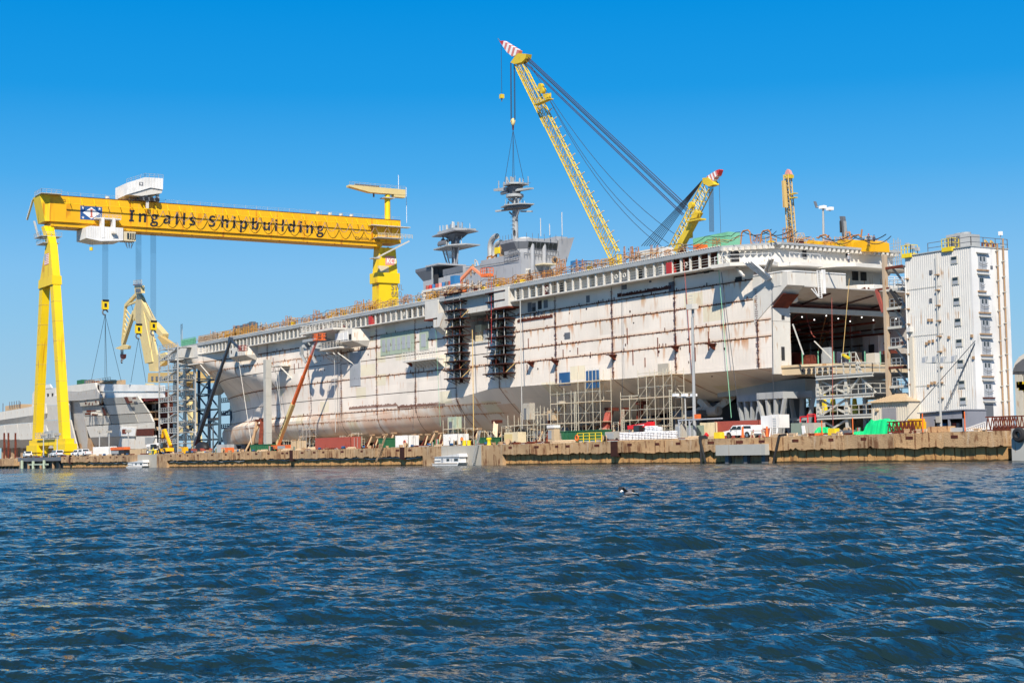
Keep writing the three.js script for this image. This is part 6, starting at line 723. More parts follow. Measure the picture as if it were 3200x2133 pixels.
{ // cream level-luffing crane far left
  const t = thing('luffing_crane', 'weathered cream level-luffing harbour crane behind the bow', 'crane'), Z = -120, q = (x, y, z = Z) => atz(x, y, z), m = M.paleYellow, b = (p, r, w, h, n) => new MB().bar(q(...p), q(...r), w, h).build(n, m, t);
  new MB().prism([[444, 1000], [452, 970], [462, 985], [496, 1140], [494, 1160], [466, 1160]].map(p => q(...p, Z + 0.6)), [0, 0, -0.9]).build('tower', m, t);
  new MB().prism([[413, 975], [428, 935], [440, 930], [450, 990], [476, 1130], [452, 1135], [432, 1030], [418, 990]].map(p => q(...p, Z + 1)), [0, 0, -1.6]).build('main_column', m, t);
  b([430, 915], [392, 955], 1.4, 1.6, 'jib_member'); b([430, 915], [484, 1015], 2.2, 2.4, 'back_stay'); b([484, 1015], [516, 1052], 3, 3, 'back_stay'); b([392, 955], [382, 1072], 1.2, 1.3, 'jib_member'); b([418, 975], [384, 1078], 1.6, 1.8, 'jib_member'); b([436, 905], [420, 1000], 1.6, 1.8, 'jib_member'); b([392, 955], [430, 940], 1, 1, 'jib_member'); b([484, 1060], [470, 1090], 0.8, 0.8, 'jib_member');
  for (let k = 0; k < 7; k++) b([lerp(391, 383, k / 7), lerp(965, 1070, k / 7)], [lerp(414, 386, (k + 0.6) / 7), lerp(985, 1076, (k + 0.6) / 7)], 0.5, 0.5, 'jib_lacing');
  new MB().prism([[419, 892], [438, 891], [440, 915], [420, 916]].map(p => q(...p, Z + 3)), [0, 0, -2]).build('head_house', m, t); for (let k = 0; k < 4; k++) { const c = q(423 + k * 4, 906, Z + 3.1); new MB().box(c[0], c[1] - 1, Z + 2.8, c[0] + 1.4, c[1] + 0.6, Z + 3.2).build('head_window', M.navyDark, t); } { const c = q(417, 890, Z + 3.4), e = q(442, 888, Z + 3.4); rail(new MB(), [c, e], 2.2, 2, 0.22, 2).build('head_rail', M.palSteel, t); new MB().bar(c, e, 0.8, 0.4).build('head_platform', M.rust, t); }
  new MB().prism([[358, 1088], [385, 1076], [400, 1080], [398, 1090], [375, 1092]].map(p => q(...p, Z + 3)), [0, 0, -1.5]).build('jib_nose', m, t); for (let k = 0; k < 5; k++) new MB().tube(q(376 + k * 2, 1090), q(377 + k * 1.8, 1108), 0.13, 0.13, 4, false).build('hoist_rope', M.cable, t); new MB().prism([[374, 1106], [385, 1106], [384, 1118], [378, 1122], [375, 1116]].map(p => q(...p)), [0, 0, -1.5]).build('hook_block', M.redCont, t); { const g = new THREE.TorusGeometry(0.9, 0.4, 6, 12, 4.8); const c = q(380, 1128); g.translate(...c); put(g, 'hook', M.navyDark, t); }
  new MB().prism([[490, 1052], [500, 1050], [560, 1090], [540, 1110], [510, 1082]].map(p => q(...p, Z + 2)), [0, 0, -2]).build('counterweight_arm', M.sandYellow, t); new MB().prism([[486, 1110], [515, 1100], [526, 1120], [496, 1145]].map(p => q(...p, Z + 2)), [0, 0, -3]).build('operator_cab', m, t); new MB().prism([[462, 1165], [600, 1160], [600, 1195], [460, 1195]].map(p => q(...p, Z + 4)), [0, 0, -14]).build('machinery_house', M.sandYellow, t); for (let k = 0; k < 6; k++) { const c = q(472 + k * 14, 1181, Z + 4.2); new MB().box(c[0], c[1] - 1.2, Z + 3.9, c[0] + 2.4, c[1] + 0.8, Z + 4.3).build('house_window', M.navyDark, t); }
  for (const [x, w] of [[470, 4], [590, 4]]) { const c = q(x, 1200, Z - 2); new MB().bar([c[0], c[1], Z - 2], [c[0] + (x > 500 ? 12 : -8), GY, Z - 2], w, w).build('portal_leg', m, t); } { const c = q(470, 1330, Z); new MB().box(c[0], c[1] - 4, Z - 4, q(600, 1330)[0], c[1], Z).build('portal_beam', m, t); }
  for (const [a, c] of [[[404, 930], [420, 990]], [[440, 920], [512, 1090]], [[446, 920], [480, 1000]]]) new MB().tube(q(...a), q(...c), 0.12, 0.12, 4, false).build('stay_rope', M.cable, t);
}
// ======================= BUILDING AND STRUCTURES AT THE STERN =======================
const corr = (mb, x0, x1, y0, y1, z, step = 0.42, d = 0.09) => { for (let x = x0; x < x1 - step * 0.5; x += step) mb.box(x, y0, z - 0.02, x + step * 0.42, y1, z + d); return mb; };
{
  const b = thing('white_building', 'tall white corrugated metal building with a column of grey doors at right', 'building'), Z = -12;
  const xl = atz(2846, 1310, Z)[0], xr = atz(3054, 1310, Z)[0], zb = atx(3170, 1310, xr)[2], yT = 27.1;
  const yl = atz(2822, 800, Z)[1];
  new MB().box(xl, GY, zb, xr, yT, Z).build('wall', M.tanWhite || (M.tanWhite = mat([0.74, 0.725, 0.69], 0.6, { map: T.runs })), b);
  const w2 = M.whiteClean; new MB().box(xr, GY, zb, xr + 0.06, yT + 0.05, Z).build('end_wall', w2, b);
  for (let x = xl + 0.25; x < xr - 0.3; x += 0.36) new MB().box(x, GY, Z - 0.02, x + 0.14, yT - 0.1, Z + 0.045).build('wall_rib', M.tanWhite, b);
  new MB().box(xl - 0.1, yT, zb - 0.1, xr + 0.15, yT + 0.12, Z + 0.15).build('roof_edge', M.galv, b);
  for (const y of [9.8, 16.4, 22.6]) new MB().box(xl, y, Z + 0.07, xr - 5, y + 0.05, Z + 0.1).build('lap_joint', M.palSteel, b);
  // windows on the long face
  for (let k = 0; k < 8; k++) { const px = lerp(2984, 3014, k / 7.4), py = lerp(812, 1290, k / 7.4), q = atz(px, py + (k === 7 ? -12 : 0), Z); const w = new MB().box(q[0] - 0.55, q[1] - 0.5, Z - 0.05, q[0] + 0.55, q[1] + 0.5, Z + 0.13).build('window', M.palSteel, b); new MB().box(q[0] - 0.43, q[1] + 0.03, Z, q[0] + 0.43, q[1] + 0.4, Z + 0.16).build('pane', M.glass, w); new MB().box(q[0] - 0.43, q[1] - 0.42, Z, q[0] + 0.43, q[1] - 0.03, Z + 0.15).build('pane', M.panelGrey, w); }
  // doors, canopies and sills on the end face
  for (let k = 0; k < 8; k++) { const py = lerp(797, 1285, k / 7.35) , px = lerp(3069, 3092, k / 7.35), q = atx(px, py, xr + 0.06), w = k === 1 ? 0.9 : 1.55, h = 1.85, z0 = q[2] + 0.75, z1 = z0 - w; if (k === 7) { new MB().box(xr, q[1] - 1.6, z1, xr + 0.1, q[1], z0).build('door', M.navyDark, b); } else { const d = new MB().box(xr, q[1] - h, z1, xr + 0.12, q[1], z0).build('door', M.panelGrey, b); new MB().box(xr + 0.1, q[1] - h, (z0 + z1) / 2 - 0.02, xr + 0.14, q[1], (z0 + z1) / 2 + 0.02).build('door_gap', M.navyDark, d); for (const s of [0.3, 0.7]) new MB().box(xr + 0.1, q[1] - 0.75, lerp(z0, z1, s) - 0.13, xr + 0.15, q[1] - 0.2, lerp(z0, z1, s) + 0.13).build('door_light', M.glass, d); new MB().path(sag([xr + 0.3, q[1] - 1.0, z0], [xr + 0.3, q[1] - 1.0, z1], 0.25, 6), 0.03, 4).build('safety_chain', M.cable, d); new MB().box(xr, q[1] - h - 0.16, z1 - 0.3, xr + 0.26, q[1] - h, z0 + 0.3).build('door_sill', k === 6 ? M.rustDark : M.plank, b); }
    new MB().hexa([[xr, q[1] + 0.35, z0 + 0.3], [xr, q[1] + 0.35, z0 - 1.9], [xr, q[1] + 0.45, z0 - 1.9], [xr, q[1] + 0.45, z0 + 0.3], [xr + 0.42, q[1] + 0.2, z0 + 0.3], [xr + 0.42, q[1] + 0.2, z0 - 1.9], [xr + 0.42, q[1] + 0.25, z0 - 1.9], [xr + 0.42, q[1] + 0.25, z0 + 0.3]]).build('canopy', M.galv, b); }
  // pipes
  for (const px of [3117, 3135]) { const a = atx(px, px < 3120 ? 760 : 745, xr + 0.35), c = atx(px + 20, 1290, xr + 0.35); new MB().tube([xr + 0.35, a[1], a[2]], [xr + 0.35, GY + 0.9, a[2]], 0.12, 0.12, 7).build('pipe', M.plank, b); for (let k = 0; k < 12; k++) new MB().box(xr, lerp(GY + 2, a[1] - 1, k / 11), a[2] - 0.16, xr + 0.5, lerp(GY + 2, a[1] - 1, k / 11) + 0.1, a[2] + 0.16).build('pipe_clip', M.palSteel, b); }
  for (const [px, r] of [[2830, 0.12], [2926, 0.1]]) { const q = atz(px, 840, Z + 0.3); new MB().tube([q[0], GY, Z + 0.3], [q[0], yT + (px > 2900 ? -0.4 : -1.5), Z + 0.3], r, r, 7).build('downpipe', px > 2900 ? M.galv : M.tanWhite, b); for (let k = 0; k < 9; k++) { const y = lerp(8, 24, k / 8); new MB().box(q[0] - 0.25, y, Z, q[0] + 0.35, y + 0.16, Z + 0.4).build('pipe_clip', M.plank, b); } }
  { const q = atz(2848, 1030, Z); new MB().box(q[0] - 0.3, q[1] - 0.3, Z, q[0] + 0.35, q[1] + 0.3, Z + 0.55).build('junction_box', M.tanWhite, b); for (const y of [q[1] - 1]) new MB().box(q[0] - 0.12, GY, Z + 0.05, q[0] + 0.5, y, Z + 0.35).build('cable_duct', M.tanWall, b); }
  for (const [px, py] of [[2911, 850], [2911, 938], [3099, 835]]) { const q = px > 3090 ? atx(px, py, xr + 0.06) : atz(px, py, Z); px > 3090 ? new MB().box(xr, q[1] - 0.2, q[2] - 0.2, xr + 0.14, q[1] + 0.2, q[2] + 0.2).build('vent', M.navyDark, b) : new MB().box(q[0] - 0.22, q[1] - 0.25, Z, q[0] + 0.22, q[1] + 0.25, Z + 0.14).build('vent', M.navyDark, b); }
  for (const [px, py] of [[2898, 1073], [2968, 1054], [3040, 1049], [3045, 1117], [2904, 1205], [2905, 1000], [2915, 1000], [2907, 1067], [2919, 1065], [2914, 1197], [2924, 1195]]) { const q = atz(px, py, Z); new MB().box(q[0] - 0.14, q[1] - 0.18, Z, q[0] + 0.14, q[1] + 0.18, Z + 0.24).build('wall_light', M.plank, b); }
  // roof: rails, yellow stair heads, air unit
  rail(new MB(), [[xl + 4, yT, Z - 0.1], [xr, yT, Z - 0.1], [xr, yT, zb]], 1.3, 2.4, 0.07, 2).build('roof_rail', M.navyDark, b);
  for (const [px, d] of [[2836, 1.6], [2962, 1.7]]) { const q = atz(px - 12, 800, Z); new MB().box(q[0], yT - 0.2, Z - 1.2, q[0] + d, yT + 0.35, Z + 0.35).build('stair_head', M.safetyYellow, b); rail(new MB(), [[q[0], yT + 0.35, Z + 0.3], [q[0] + d, yT + 0.35, Z + 0.3], [q[0] + d, yT + 0.35, Z - 1]], 1.1, 0.6, 0.07, 2).build('stair_rail', M.safetyYellow, b); }
  { const a = atz(2958, 760, Z - 2.6), c = atz(3003, 760, Z - 2.6), h = atz(2970, 733, Z - 2.6)[1]; const z1 = Z - 2.6, z0 = zb + 0.6; const u = new MB().box(a[0], yT + 0.2, z0, c[0], h, z1).build('air_unit', M.galv, b); for (let k = 0; k < 3; k++) { const w = (c[0] - a[0]) / 3; new MB().box(a[0] + k * w + 0.1, yT + 0.5, z1 - 0.05, a[0] + (k + 1) * w - 0.1, h - 0.35, z1 + 0.06).build('air_grille', M.navyDark, u); } for (let k = 0; k < 2; k++) { const g = new THREE.CylinderGeometry(0.7, 0.7, 0.3, 16); g.translate(lerp(a[0], c[0], 0.3 + k * 0.4), h + 0.12, (z0 + z1) / 2); put(g, 'fan_housing', M.steel, u); } }
  for (let k = 0; k < 5; k++) { const q = atx(3070 + k * 9, 757, xr - 1); new MB().path([[q[0], yT, q[2]], [q[0], yT + 0.8 + (k % 2) * 0.4, q[2]], [q[0], yT + 0.7, q[2] - 0.7], [q[0], yT + 0.1, q[2] - 0.7]], 0.11, 6).build('roof_pipe', k % 2 ? M.sandYellow : M.rust, b); }
  for (const [px, py] of [[2852, 772], [2836, 765], [2868, 778]]) { const q = atz(px, py, Z); new MB().box(q[0] - 0.25, q[1] - 0.25, Z - 0.2, q[0] + 0.25, q[1] + 0.25, Z + 0.2).build('roof_lamp', M.galv, b); new MB().bar([q[0], yT, Z], [q[0], q[1], Z], 0.08).build('lamp_post', M.navyDark, b); } { const q = atx(3128, 735, xr - 0.4); new MB().bar([q[0], yT, q[2]], [q[0], q[1], q[2]], 0.06).build('camera_post', M.galv, b); new MB().box(q[0] - 0.2, q[1], q[2] - 0.2, q[0] + 0.2, q[1] + 0.5, q[2] + 0.2).build('camera', M.lampWhite, b); }
}
{ // hut with hipped roof
  const h = thing('hut', 'small tan hut with hipped metal roof and roller door beside white building', 'hut'), Z = -10, a = atz(2725, 1310, Z)[0], c = atz(2843, 1310, Z)[0], yE = atz(2780, 1256, Z)[1], yR = atz(2790, 1231, Z - 1.6)[1], zb = Z - 4.5, o = 0.5;
  new MB().box(a, GY, zb, c, yE, Z).build('wall', M.tanWall, h); for (let x = a + 0.2; x < c - 0.2; x += 0.42) new MB().box(x, GY, Z - 0.02, x + 0.16, yE - 0.1, Z + 0.07).build('wall_rib', M.tanWall, h);
  const A = [a - o, yE, Z + o], B = [c + o * 0.4, yE, Z + o], C = [c + o * 0.4, yE, zb - o], D = [a - o, yE, zb - o], R0 = [lerp(a, c, 0.38), yR, (Z + zb) / 2], R1 = [lerp(a, c, 0.62), yR, (Z + zb) / 2]; const rf = new MB().quad(A, B, R1, R0).quad(C, D, R0, R1).tri(B, C, R1).tri(D, A, R0).quad(A, B, C, D).build('roof', M.tan, h); for (let k = 1; k < 26; k++) { const p = mix3(A, B, k / 26), tx = (p[0] - A[0]) / (B[0] - A[0]); const f = tx < 0.38 ? tx / 0.38 : tx > 0.62 ? (1 - tx) / 0.38 : 1, q = mix3(p, [p[0], yR, (Z + zb) / 2], f); new MB().bar(add3(p, [0, 0.04, 0]), add3(q, [0, 0.04, 0]), 0.06, 0.08).build('roof_seam', M.tan, rf); }
  const d0 = atz(2759, 1290, Z)[0], d1 = atz(2803, 1290, Z)[0], yD = atz(2780, 1273, Z)[1]; new MB().box(d0, GY, Z - 0.1, d1, yD, Z + 0.1).build('roller_door', M.pinkGrey || (M.pinkGrey = mat([0.34, 0.32, 0.33], 0.6, { map: T.dirt })), h); for (let y = GY + 0.3; y < yD; y += 0.28) new MB().box(d0 + 0.05, y, Z + 0.05, d1 - 0.05, y + 0.04, Z + 0.125).build('door_slat_line', M.steel, h); { const q = atz(2744, 1281, Z); new MB().tube([q[0], q[1], Z], [q[0], q[1], Z + 0.4], 0.24, 0.2, 10).build('wall_lamp', M.tan, h); }
}
{ // grey open shed
  const s = thing('shed', 'small blue-grey shed with open front below the white building', 'shed'), Z = -6, a = atz(2877, 1330, Z)[0], c = atz(3014, 1330, Z)[0], yT = atz(2950, 1284, Z)[1], xm = atz(2918, 1330, Z)[0], zb = Z - 4, o0 = atz(2920, 1330, Z)[0], o1 = atz(3010, 1330, Z)[0];
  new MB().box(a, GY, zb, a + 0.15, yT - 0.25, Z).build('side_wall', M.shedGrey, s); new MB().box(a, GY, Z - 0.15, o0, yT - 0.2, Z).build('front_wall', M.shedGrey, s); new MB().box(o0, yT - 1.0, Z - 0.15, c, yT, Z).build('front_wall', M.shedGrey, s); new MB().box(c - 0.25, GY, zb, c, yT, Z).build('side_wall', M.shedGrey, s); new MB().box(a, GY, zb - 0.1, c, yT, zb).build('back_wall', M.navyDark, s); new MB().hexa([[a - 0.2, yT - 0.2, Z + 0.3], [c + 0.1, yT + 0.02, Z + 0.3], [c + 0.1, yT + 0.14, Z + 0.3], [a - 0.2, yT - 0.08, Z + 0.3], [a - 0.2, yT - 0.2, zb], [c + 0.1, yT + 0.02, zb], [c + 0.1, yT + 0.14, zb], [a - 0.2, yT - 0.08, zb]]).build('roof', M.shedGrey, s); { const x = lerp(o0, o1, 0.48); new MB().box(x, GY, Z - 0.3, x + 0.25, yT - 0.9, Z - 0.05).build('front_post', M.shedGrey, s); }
  for (const [px, m] of [[2935, M.palSteel], [2953, M.blueBright], [2985, M.redCont], [2998, M.navyDark]]) { const q = atz(px, 1340, Z - 1); new MB().tube([q[0], GY, Z - 1], [q[0], GY + 1.2, Z - 1], 0.35, 0.3, 8).build('stored_drum', m, s); } new MB().box(o0, GY, Z + 0.1, o1 - 1.8, GY + 0.65, Z + 0.8).build('bench', M.rustDark, s);
}
{ // light pole in front of building with four floods and guy wires
  const t = thing('flood_light_pole', 'grey pole with four floodlights in front of the white building', 'light pole'), Z = -4, q = (x, y, z = Z) => atz(x, y, z); new MB().tube([q(2942, 1330)[0], GY, Z], q(2934, 1132), 0.16, 0.11, 8).build('pole', M.galv, t); new MB().bar(q(2896, 1134), q(2978, 1132), 0.12).build('cross_arm', M.galv, t); for (const [x, y] of [[2890, 1124], [2921, 1122], [2947, 1124], [2981, 1120]]) { const c = q(x, y); const f = new MB().hexa([[-0.3, -0.4, 0.2], [0.3, -0.4, 0.2], [0.35, 0.4, -0.05], [-0.35, 0.4, -0.05], [-0.3, -0.4, 0], [0.3, -0.4, 0], [0.35, 0.4, -0.3], [-0.35, 0.4, -0.3]].map(p => add3(c, p))).build('floodlight', M.galv, t); new MB().box(c[0] - 0.24, c[1] - 0.3, c[2] + 0.02, c[0] + 0.24, c[1] + 0.25, c[2] + 0.18).build('lamp_glass', M.panelGrey, f); } new MB().box(q(2937, 1310)[0] - 0.25, q(2937, 1310)[1] - 0.4, Z + 0.1, q(2937, 1310)[0] + 0.35, q(2937, 1310)[1] + 0.4, Z + 0.4).build('switch_box', M.concGrey, t);
}
for (const [a, b, l] of [[[3049, 1064, -11.9], [2822, 1322, -3.5], 'upper of two long dark guy ropes running from white building to the quay'], [[3048, 1072, -11.9], [2955, 1280, -11.6], 'steep dark rope slung down the face of the white building']]) one(new MB().path([atz(...a), atz(...b)], 0.05, 5), 'rope', M.cable, l, 'rope');
{ // far roof and gear at the right edge
  const t = thing('fabric_shelter', 'arched fabric roof shelter far behind the right edge of building', 'shelter'), Z = -60, q = (x, y) => atz(x, y, Z); const arc = [[3166, 1160], [3172, 1135], [3185, 1115], [3205, 1102], [3230, 1095], [3230, 1160]]; new MB().prism(arc.map(p => q(...p)), [0, 0, -20]).build('roof', M.offwhite, t); new MB().prism([[3170, 1160], [3178, 1140], [3200, 1122], [3230, 1112], [3230, 1160]].map(p => add3(q(...p), [0, 0, 0.3])), [0, 0, -0.2]).build('dark_end', M.navyDark, t); new MB().prism([[3160, 1160], [3230, 1155], [3230, 1165], [3160, 1170]].map(p => q(...p)), [0, 0, -14]).build('platform', M.galv, t); for (const px of [3172, 3184, 3200]) { const c = q(px, 1170); new MB().box(c[0], GY, Z - 1, c[0] + 0.7, c[1], Z).build('post', M.palSteel, t); } new MB().box(q(3168, 1240)[0], GY, Z - 8, q(3230, 1240)[0], q(3168, 1240)[1], Z - 2).build('store_wall', M.plank, t); for (let k = 0; k < 5; k++) { const c = q(3178 + k * 6, 1212 + (k % 2) * 8); new MB().box(c[0], c[1], Z - 1, c[0] + 1.2, c[1] + 1, Z).build('yellow_fitting', M.safetyYellow, t); }
}
{ // pale steel access tower under the stern
  const t = thing('access_platform', 'pale steel access tower with stairs and railings under the open stern', 'platform'), Z = -13, Zb = -22, m = M.palSteel, q = (x, y, z = Z) => atz(x, y, z);
  const x0 = q(2563, 1330)[0], x1 = q(2652, 1330)[0], x2 = q(2742, 1330)[0], yT = q(2652, 1170)[1], y2 = q(2652, 1233)[1], y1 = q(2652, 1297)[1];
  for (const x of [x0, x1, x2]) for (const z of [Z, Zb]) { if (x === x2 && z === Z) continue; const p = new MB().box(x - 0.25, GY, z - 0.3, x + 0.25, yT, z - 0.2).box(x - 0.25, GY, z + 0.2, x + 0.25, yT, z + 0.3).box(x - 0.06, GY, z - 0.2, x + 0.06, yT, z + 0.2).build('column', m, t); }
  for (const y of [yT, y2, y1]) { const xe = x2; for (const z of [Z, Zb]) { new MB().box(x0, y - 0.5, z + 0.32, xe, y - 0.42, z + 0.62).box(x0, y - 0.42, z + 0.44, xe, y - 0.1, z + 0.5).box(x0, y - 0.1, z + 0.32, xe, y, z + 0.62).build('floor_beam', m, t); } new MB().box(x0, y + 0.01, Zb, xe, y + 0.1, Z + 0.6).build('deck', M.galv, t); rail(new MB(), [[x0, y + 0.1, Z + 0.55], [xe, y + 0.1, Z + 0.55], [xe, y + 0.1, Zb]], 1.25, 1.4, 0.08, 2).build('guard_rail', m, t); }
  for (const [ya, yb] of [[y1, y2 - 0.5], [y2, yT - 0.5], [GY, y1 - 0.5]]) { new MB().bar([x0, ya, Z], [x1, yb, Z], 0.26).build('brace', m, t); new MB().bar([x0, yb, Z - 0.3], [x1, ya, Z - 0.3], 0.26).build('brace', m, t); } new MB().bar([x1, y2, Z], [lerp(x1, x2, 0.45), yT - 0.5, Z], 0.26).build('brace', m, t); new MB().bar([lerp(x1, x2, 0.5), yT - 0.5, Z], [x2, y2, Z], 0.26).build('brace', m, t);
  const sx = q(2640, 1135)[0], yS = q(2650, 1132)[1]; new MB().box(sx, yS - 0.12, Z - 1.6, sx + 2.8, yS, Z + 0.6).build('stair_landing', m, t); for (const dx of [0.1, 1.4, 2.6]) new MB().box(sx + dx, yT, Z + 0.3, sx + dx + 0.16, yS, Z + 0.46).build('landing_post', m, t); rail(new MB(), [[sx, yS, Z + 0.55], [sx + 2.8, yS, Z + 0.55]], 1.3, 0.9, 0.09, 2).build('guard_rail', m, t); new MB().bar([sx + 2.8, yS, Z + 0.4], [q(2700, 1165)[0], yT, Z + 0.4], 0.1, 0.35).build('stair_stringer', m, t); new MB().bar([sx + 2.8, yS + 1.2, Z + 0.5], [q(2700, 1165)[0], yT + 1.2, Z + 0.5], 0.09).build('stair_rail', m, t); new MB().bar([sx + 0.4, yS + 1.1, Z + 0.7], [sx + 1.8, yS + 0.5, Z + 0.8], 0.3).build('yellow_boom', M.safetyYellow, t);
  for (const [px, py] of [[2668, 1275], [2600, 1262], [2572, 1262]]) { const c = q(px, py, -18); new MB().hexa([[-0.5, -1.2, 0], [0.5, -1.2, 0], [0.15, 1.4, 0], [-0.15, 1.4, 0], [-0.5, -1.2, -0.5], [0.5, -1.2, -0.5], [0.15, 1.4, -0.5], [-0.15, 1.4, -0.5]].map(p => add3(c, p))).build('yellow_jack', M.safetyYellow, t); }
}
{ // rusty tower between stern and building
  const t = thing('rusty_tower', 'rust streaked steel stair tower between the stern and white building', 'tower'), Z = -15, q = (x, y, z = Z) => atz(x, y, z), a = q(2781, 1300)[0], c = q(2836, 1300)[0]; const yT = q(2765, 795)[1]; const zs = [Z, Z - 7];
  new MB().box(a - 0.24, GY, Z - 0.3, a + 0.24, yT, Z + 0.3).build('column', M.sandRust || (M.sandRust = mat([0.52, 0.40, 0.28], 0.8, { map: T.runs })), t); new MB().box(c - 0.25, GY, Z - 7.3, c + 0.25, yT - 1, Z - 6.8).build('column', M.navyDark, t); new MB().box(a - 0.25, GY, Z - 7.3, a + 0.25, yT - 1, Z - 6.8).build('column', M.rustDark, t);
  for (const [py, m] of [[832, M.rust], [902, M.palSteel], [960, M.palSteel], [1020, M.palSteel], [1082, M.palSteel], [1145, M.rustDark], [1205, M.palSteel], [1265, M.navyDark]]) { const y = q(2785, py)[1]; new MB().box(a, y - 0.35, Z - 0.15, c, y, Z + 0.15).build('beam', m, t); new MB().box(a, y - 0.1, Z - 7, c, y, Z - 0.2).build('landing', M.steel, t); rail(new MB(), [[c - 2.4, y, Z + 0.1], [c, y, Z + 0.1]], 1.1, 0.9, 0.07, 2).build('landing_rail', M.steel, t); new MB().bar([a + 0.4, y, Z - 1], [c - 0.5, y - 2.6, Z - 1], 0.1, 0.3).build('stair_flight', M.steel, t); new MB().bar([a + 0.4, y, Z - 3], [c - 0.5, y - 2.6, Z - 6], 0.14).build('brace', M.navyDark, t); }
  new MB().bar(q(2740, 905), q(2762, 975), 0.3, 0.5).build('raking_strut', M.redCont, t); new MB().bar(q(2785, 905), q(2815, 950), 0.35, 0.5).build('raking_strut', M.dark, t); new MB().bar(q(2740, 905), q(2781, 900), 0.25, 0.3).build('raking_strut', M.rust, t);
}
{ // scaffold on the far deck edge
  const t = thing('scaffold_tower', 'thin grey scaffold on the stern deck beside the building roof', 'scaffold'), Z = -40, q = (x, y) => atz(x, y, Z); for (let i = 0; i < 4; i++) { const x = q(2795 + i * 7, 800)[0]; new MB().bar([x, 30, Z], [x, q(2795, 745 + (i % 2) * 6)[1], Z], 0.09).build('standard', M.galv, t); } for (let k = 0; k < 6; k++) { const y = q(2800, 760 + k * 10)[1]; new MB().bar([q(2780, 760)[0], y, Z], [q(2816, 760)[0], y, Z], 0.07).build('ledger', M.galv, t); }
}
// ======================= SUPPORTS UNDER THE HULL =======================
for (let k = 0; k < 25; k++) { const x = -420 + k * 9.2; if (x > -196) break; const yk = ykf(x), bw = x < -390 ? 5 : x < -360 ? 9 : x > -240 ? 5.5 : 10.5; const t = thing('hull_cradle', 'dark steel transfer cradle under the warship hull, ' + ['foremost of the row', 'second', 'third', 'fourth', 'fifth', 'sixth', 'seventh', 'eighth', 'ninth', 'tenth', 'eleventh', 'twelfth', 'thirteenth', 'fourteenth', 'fifteenth', 'sixteenth', 'seventeenth', 'eighteenth', 'nineteenth', 'twentieth', 'twenty-first', 'twenty-second', 'twenty-third', 'twenty-fourth', 'twenty-fifth'][k] + (k ? ' from the bow' : ''), 'cradle', 'cradles under the warship'); new MB().box(x - 1.6, GY + 1.2, CZ - bw, x + 1.6, yk - 0.15, CZ + bw).build('cradle_beam', M.navyDark, t); for (const z of [CZ - bw + 1, CZ - bw / 3, CZ + bw / 3, CZ + bw - 1]) new MB().box(x - 2, GY, z - 0.9, x + 2, GY + 1.3, z + 0.9).build('transfer_bogie', M.rustDark, t); }  // full-width dark beams, shaped to fill the darkness under the hull
function trestle(name, label, px0, px1, z, yT, m, grp) { const t = thing(name, label, 'trestle', grp), a = atz(px0, 1300, z)[0], c = atz(px1, 1300, z)[0]; new MB().box(a, yT - 1, z - 2.5, c, yT, z + 0.4).build('head_beam', m, t); const n = 6; for (let k = 0; k <= n; k++) { const x = lerp(a, c, k / n), foot = lerp(lerp(a, c, 0.32), lerp(a, c, 0.72), k / n); new MB().bar([x, yT - 1, z + (k % 2) * -1], [foot, GY, z + (k % 2) * -1], 0.55, 0.4).build('leg', m, t); } new MB().box(lerp(a, c, 0.2), lerp(GY, yT, 0.38), z, lerp(a, c, 0.85), lerp(GY, yT, 0.38) + 0.4, z + 0.3).build('tie_beam', m, t); return t; }
trestle('support_trestle', 'grey steel support trestle under the stern left of white tank', 2310, 2376, -19, 10.4, M.steel); trestle('support_trestle', 'light grey fan shaped steel trestle under the stern behind white tank', 2373, 2455, -17, 10.5, M.galv); trestle('support_trestle', 'shaded grey trestle under the stern right of the white tank', 2440, 2545, -22, 10.6, M.steel); trestle('support_trestle', 'shaded steel trestle behind the grey pole and cream container', 2110, 2190, -22, 8.6, M.navyDark);
{ const t = thing('stern_block', 'massive grey steel block carrying the stern above the trestles', 'support'); const a = atz(2405, 1230, -17)[0]; new MB().box(-204, 10.6, -43, -183, 12.6, -23).build('block', M.steel, t); new MB().box(-222, GY, -44, -186, 9, -42).build('wall', M.concB, t); }  // wall added to keep the space under the stern dark
{ // propeller shaft strut
  const s = new THREE.Group(); s.name = 'shaft_gear'; ship.add(s); const a = atz(2212, 1243, -24), c = atz(2232, 1272, -24); const hub = atz(2222, 1285, -24); new MB().bar([a[0] - 2, 10.4, -24], [hub[0], hub[1], -24], 0.9, 1.1).build('shaft_strut', M.offwhite, s); new MB().bar([hub[0] + 2.6, 11, -27], [hub[0], hub[1], -24.4], 0.9, 1.1).build('shaft_strut', M.offwhite, s); new MB().tube([hub[0] - 3, hub[1], -24], [hub[0] + 2, hub[1], -24], 0.9, 0.8, 14).build('shaft_hub', M.hullGrey, s);
}
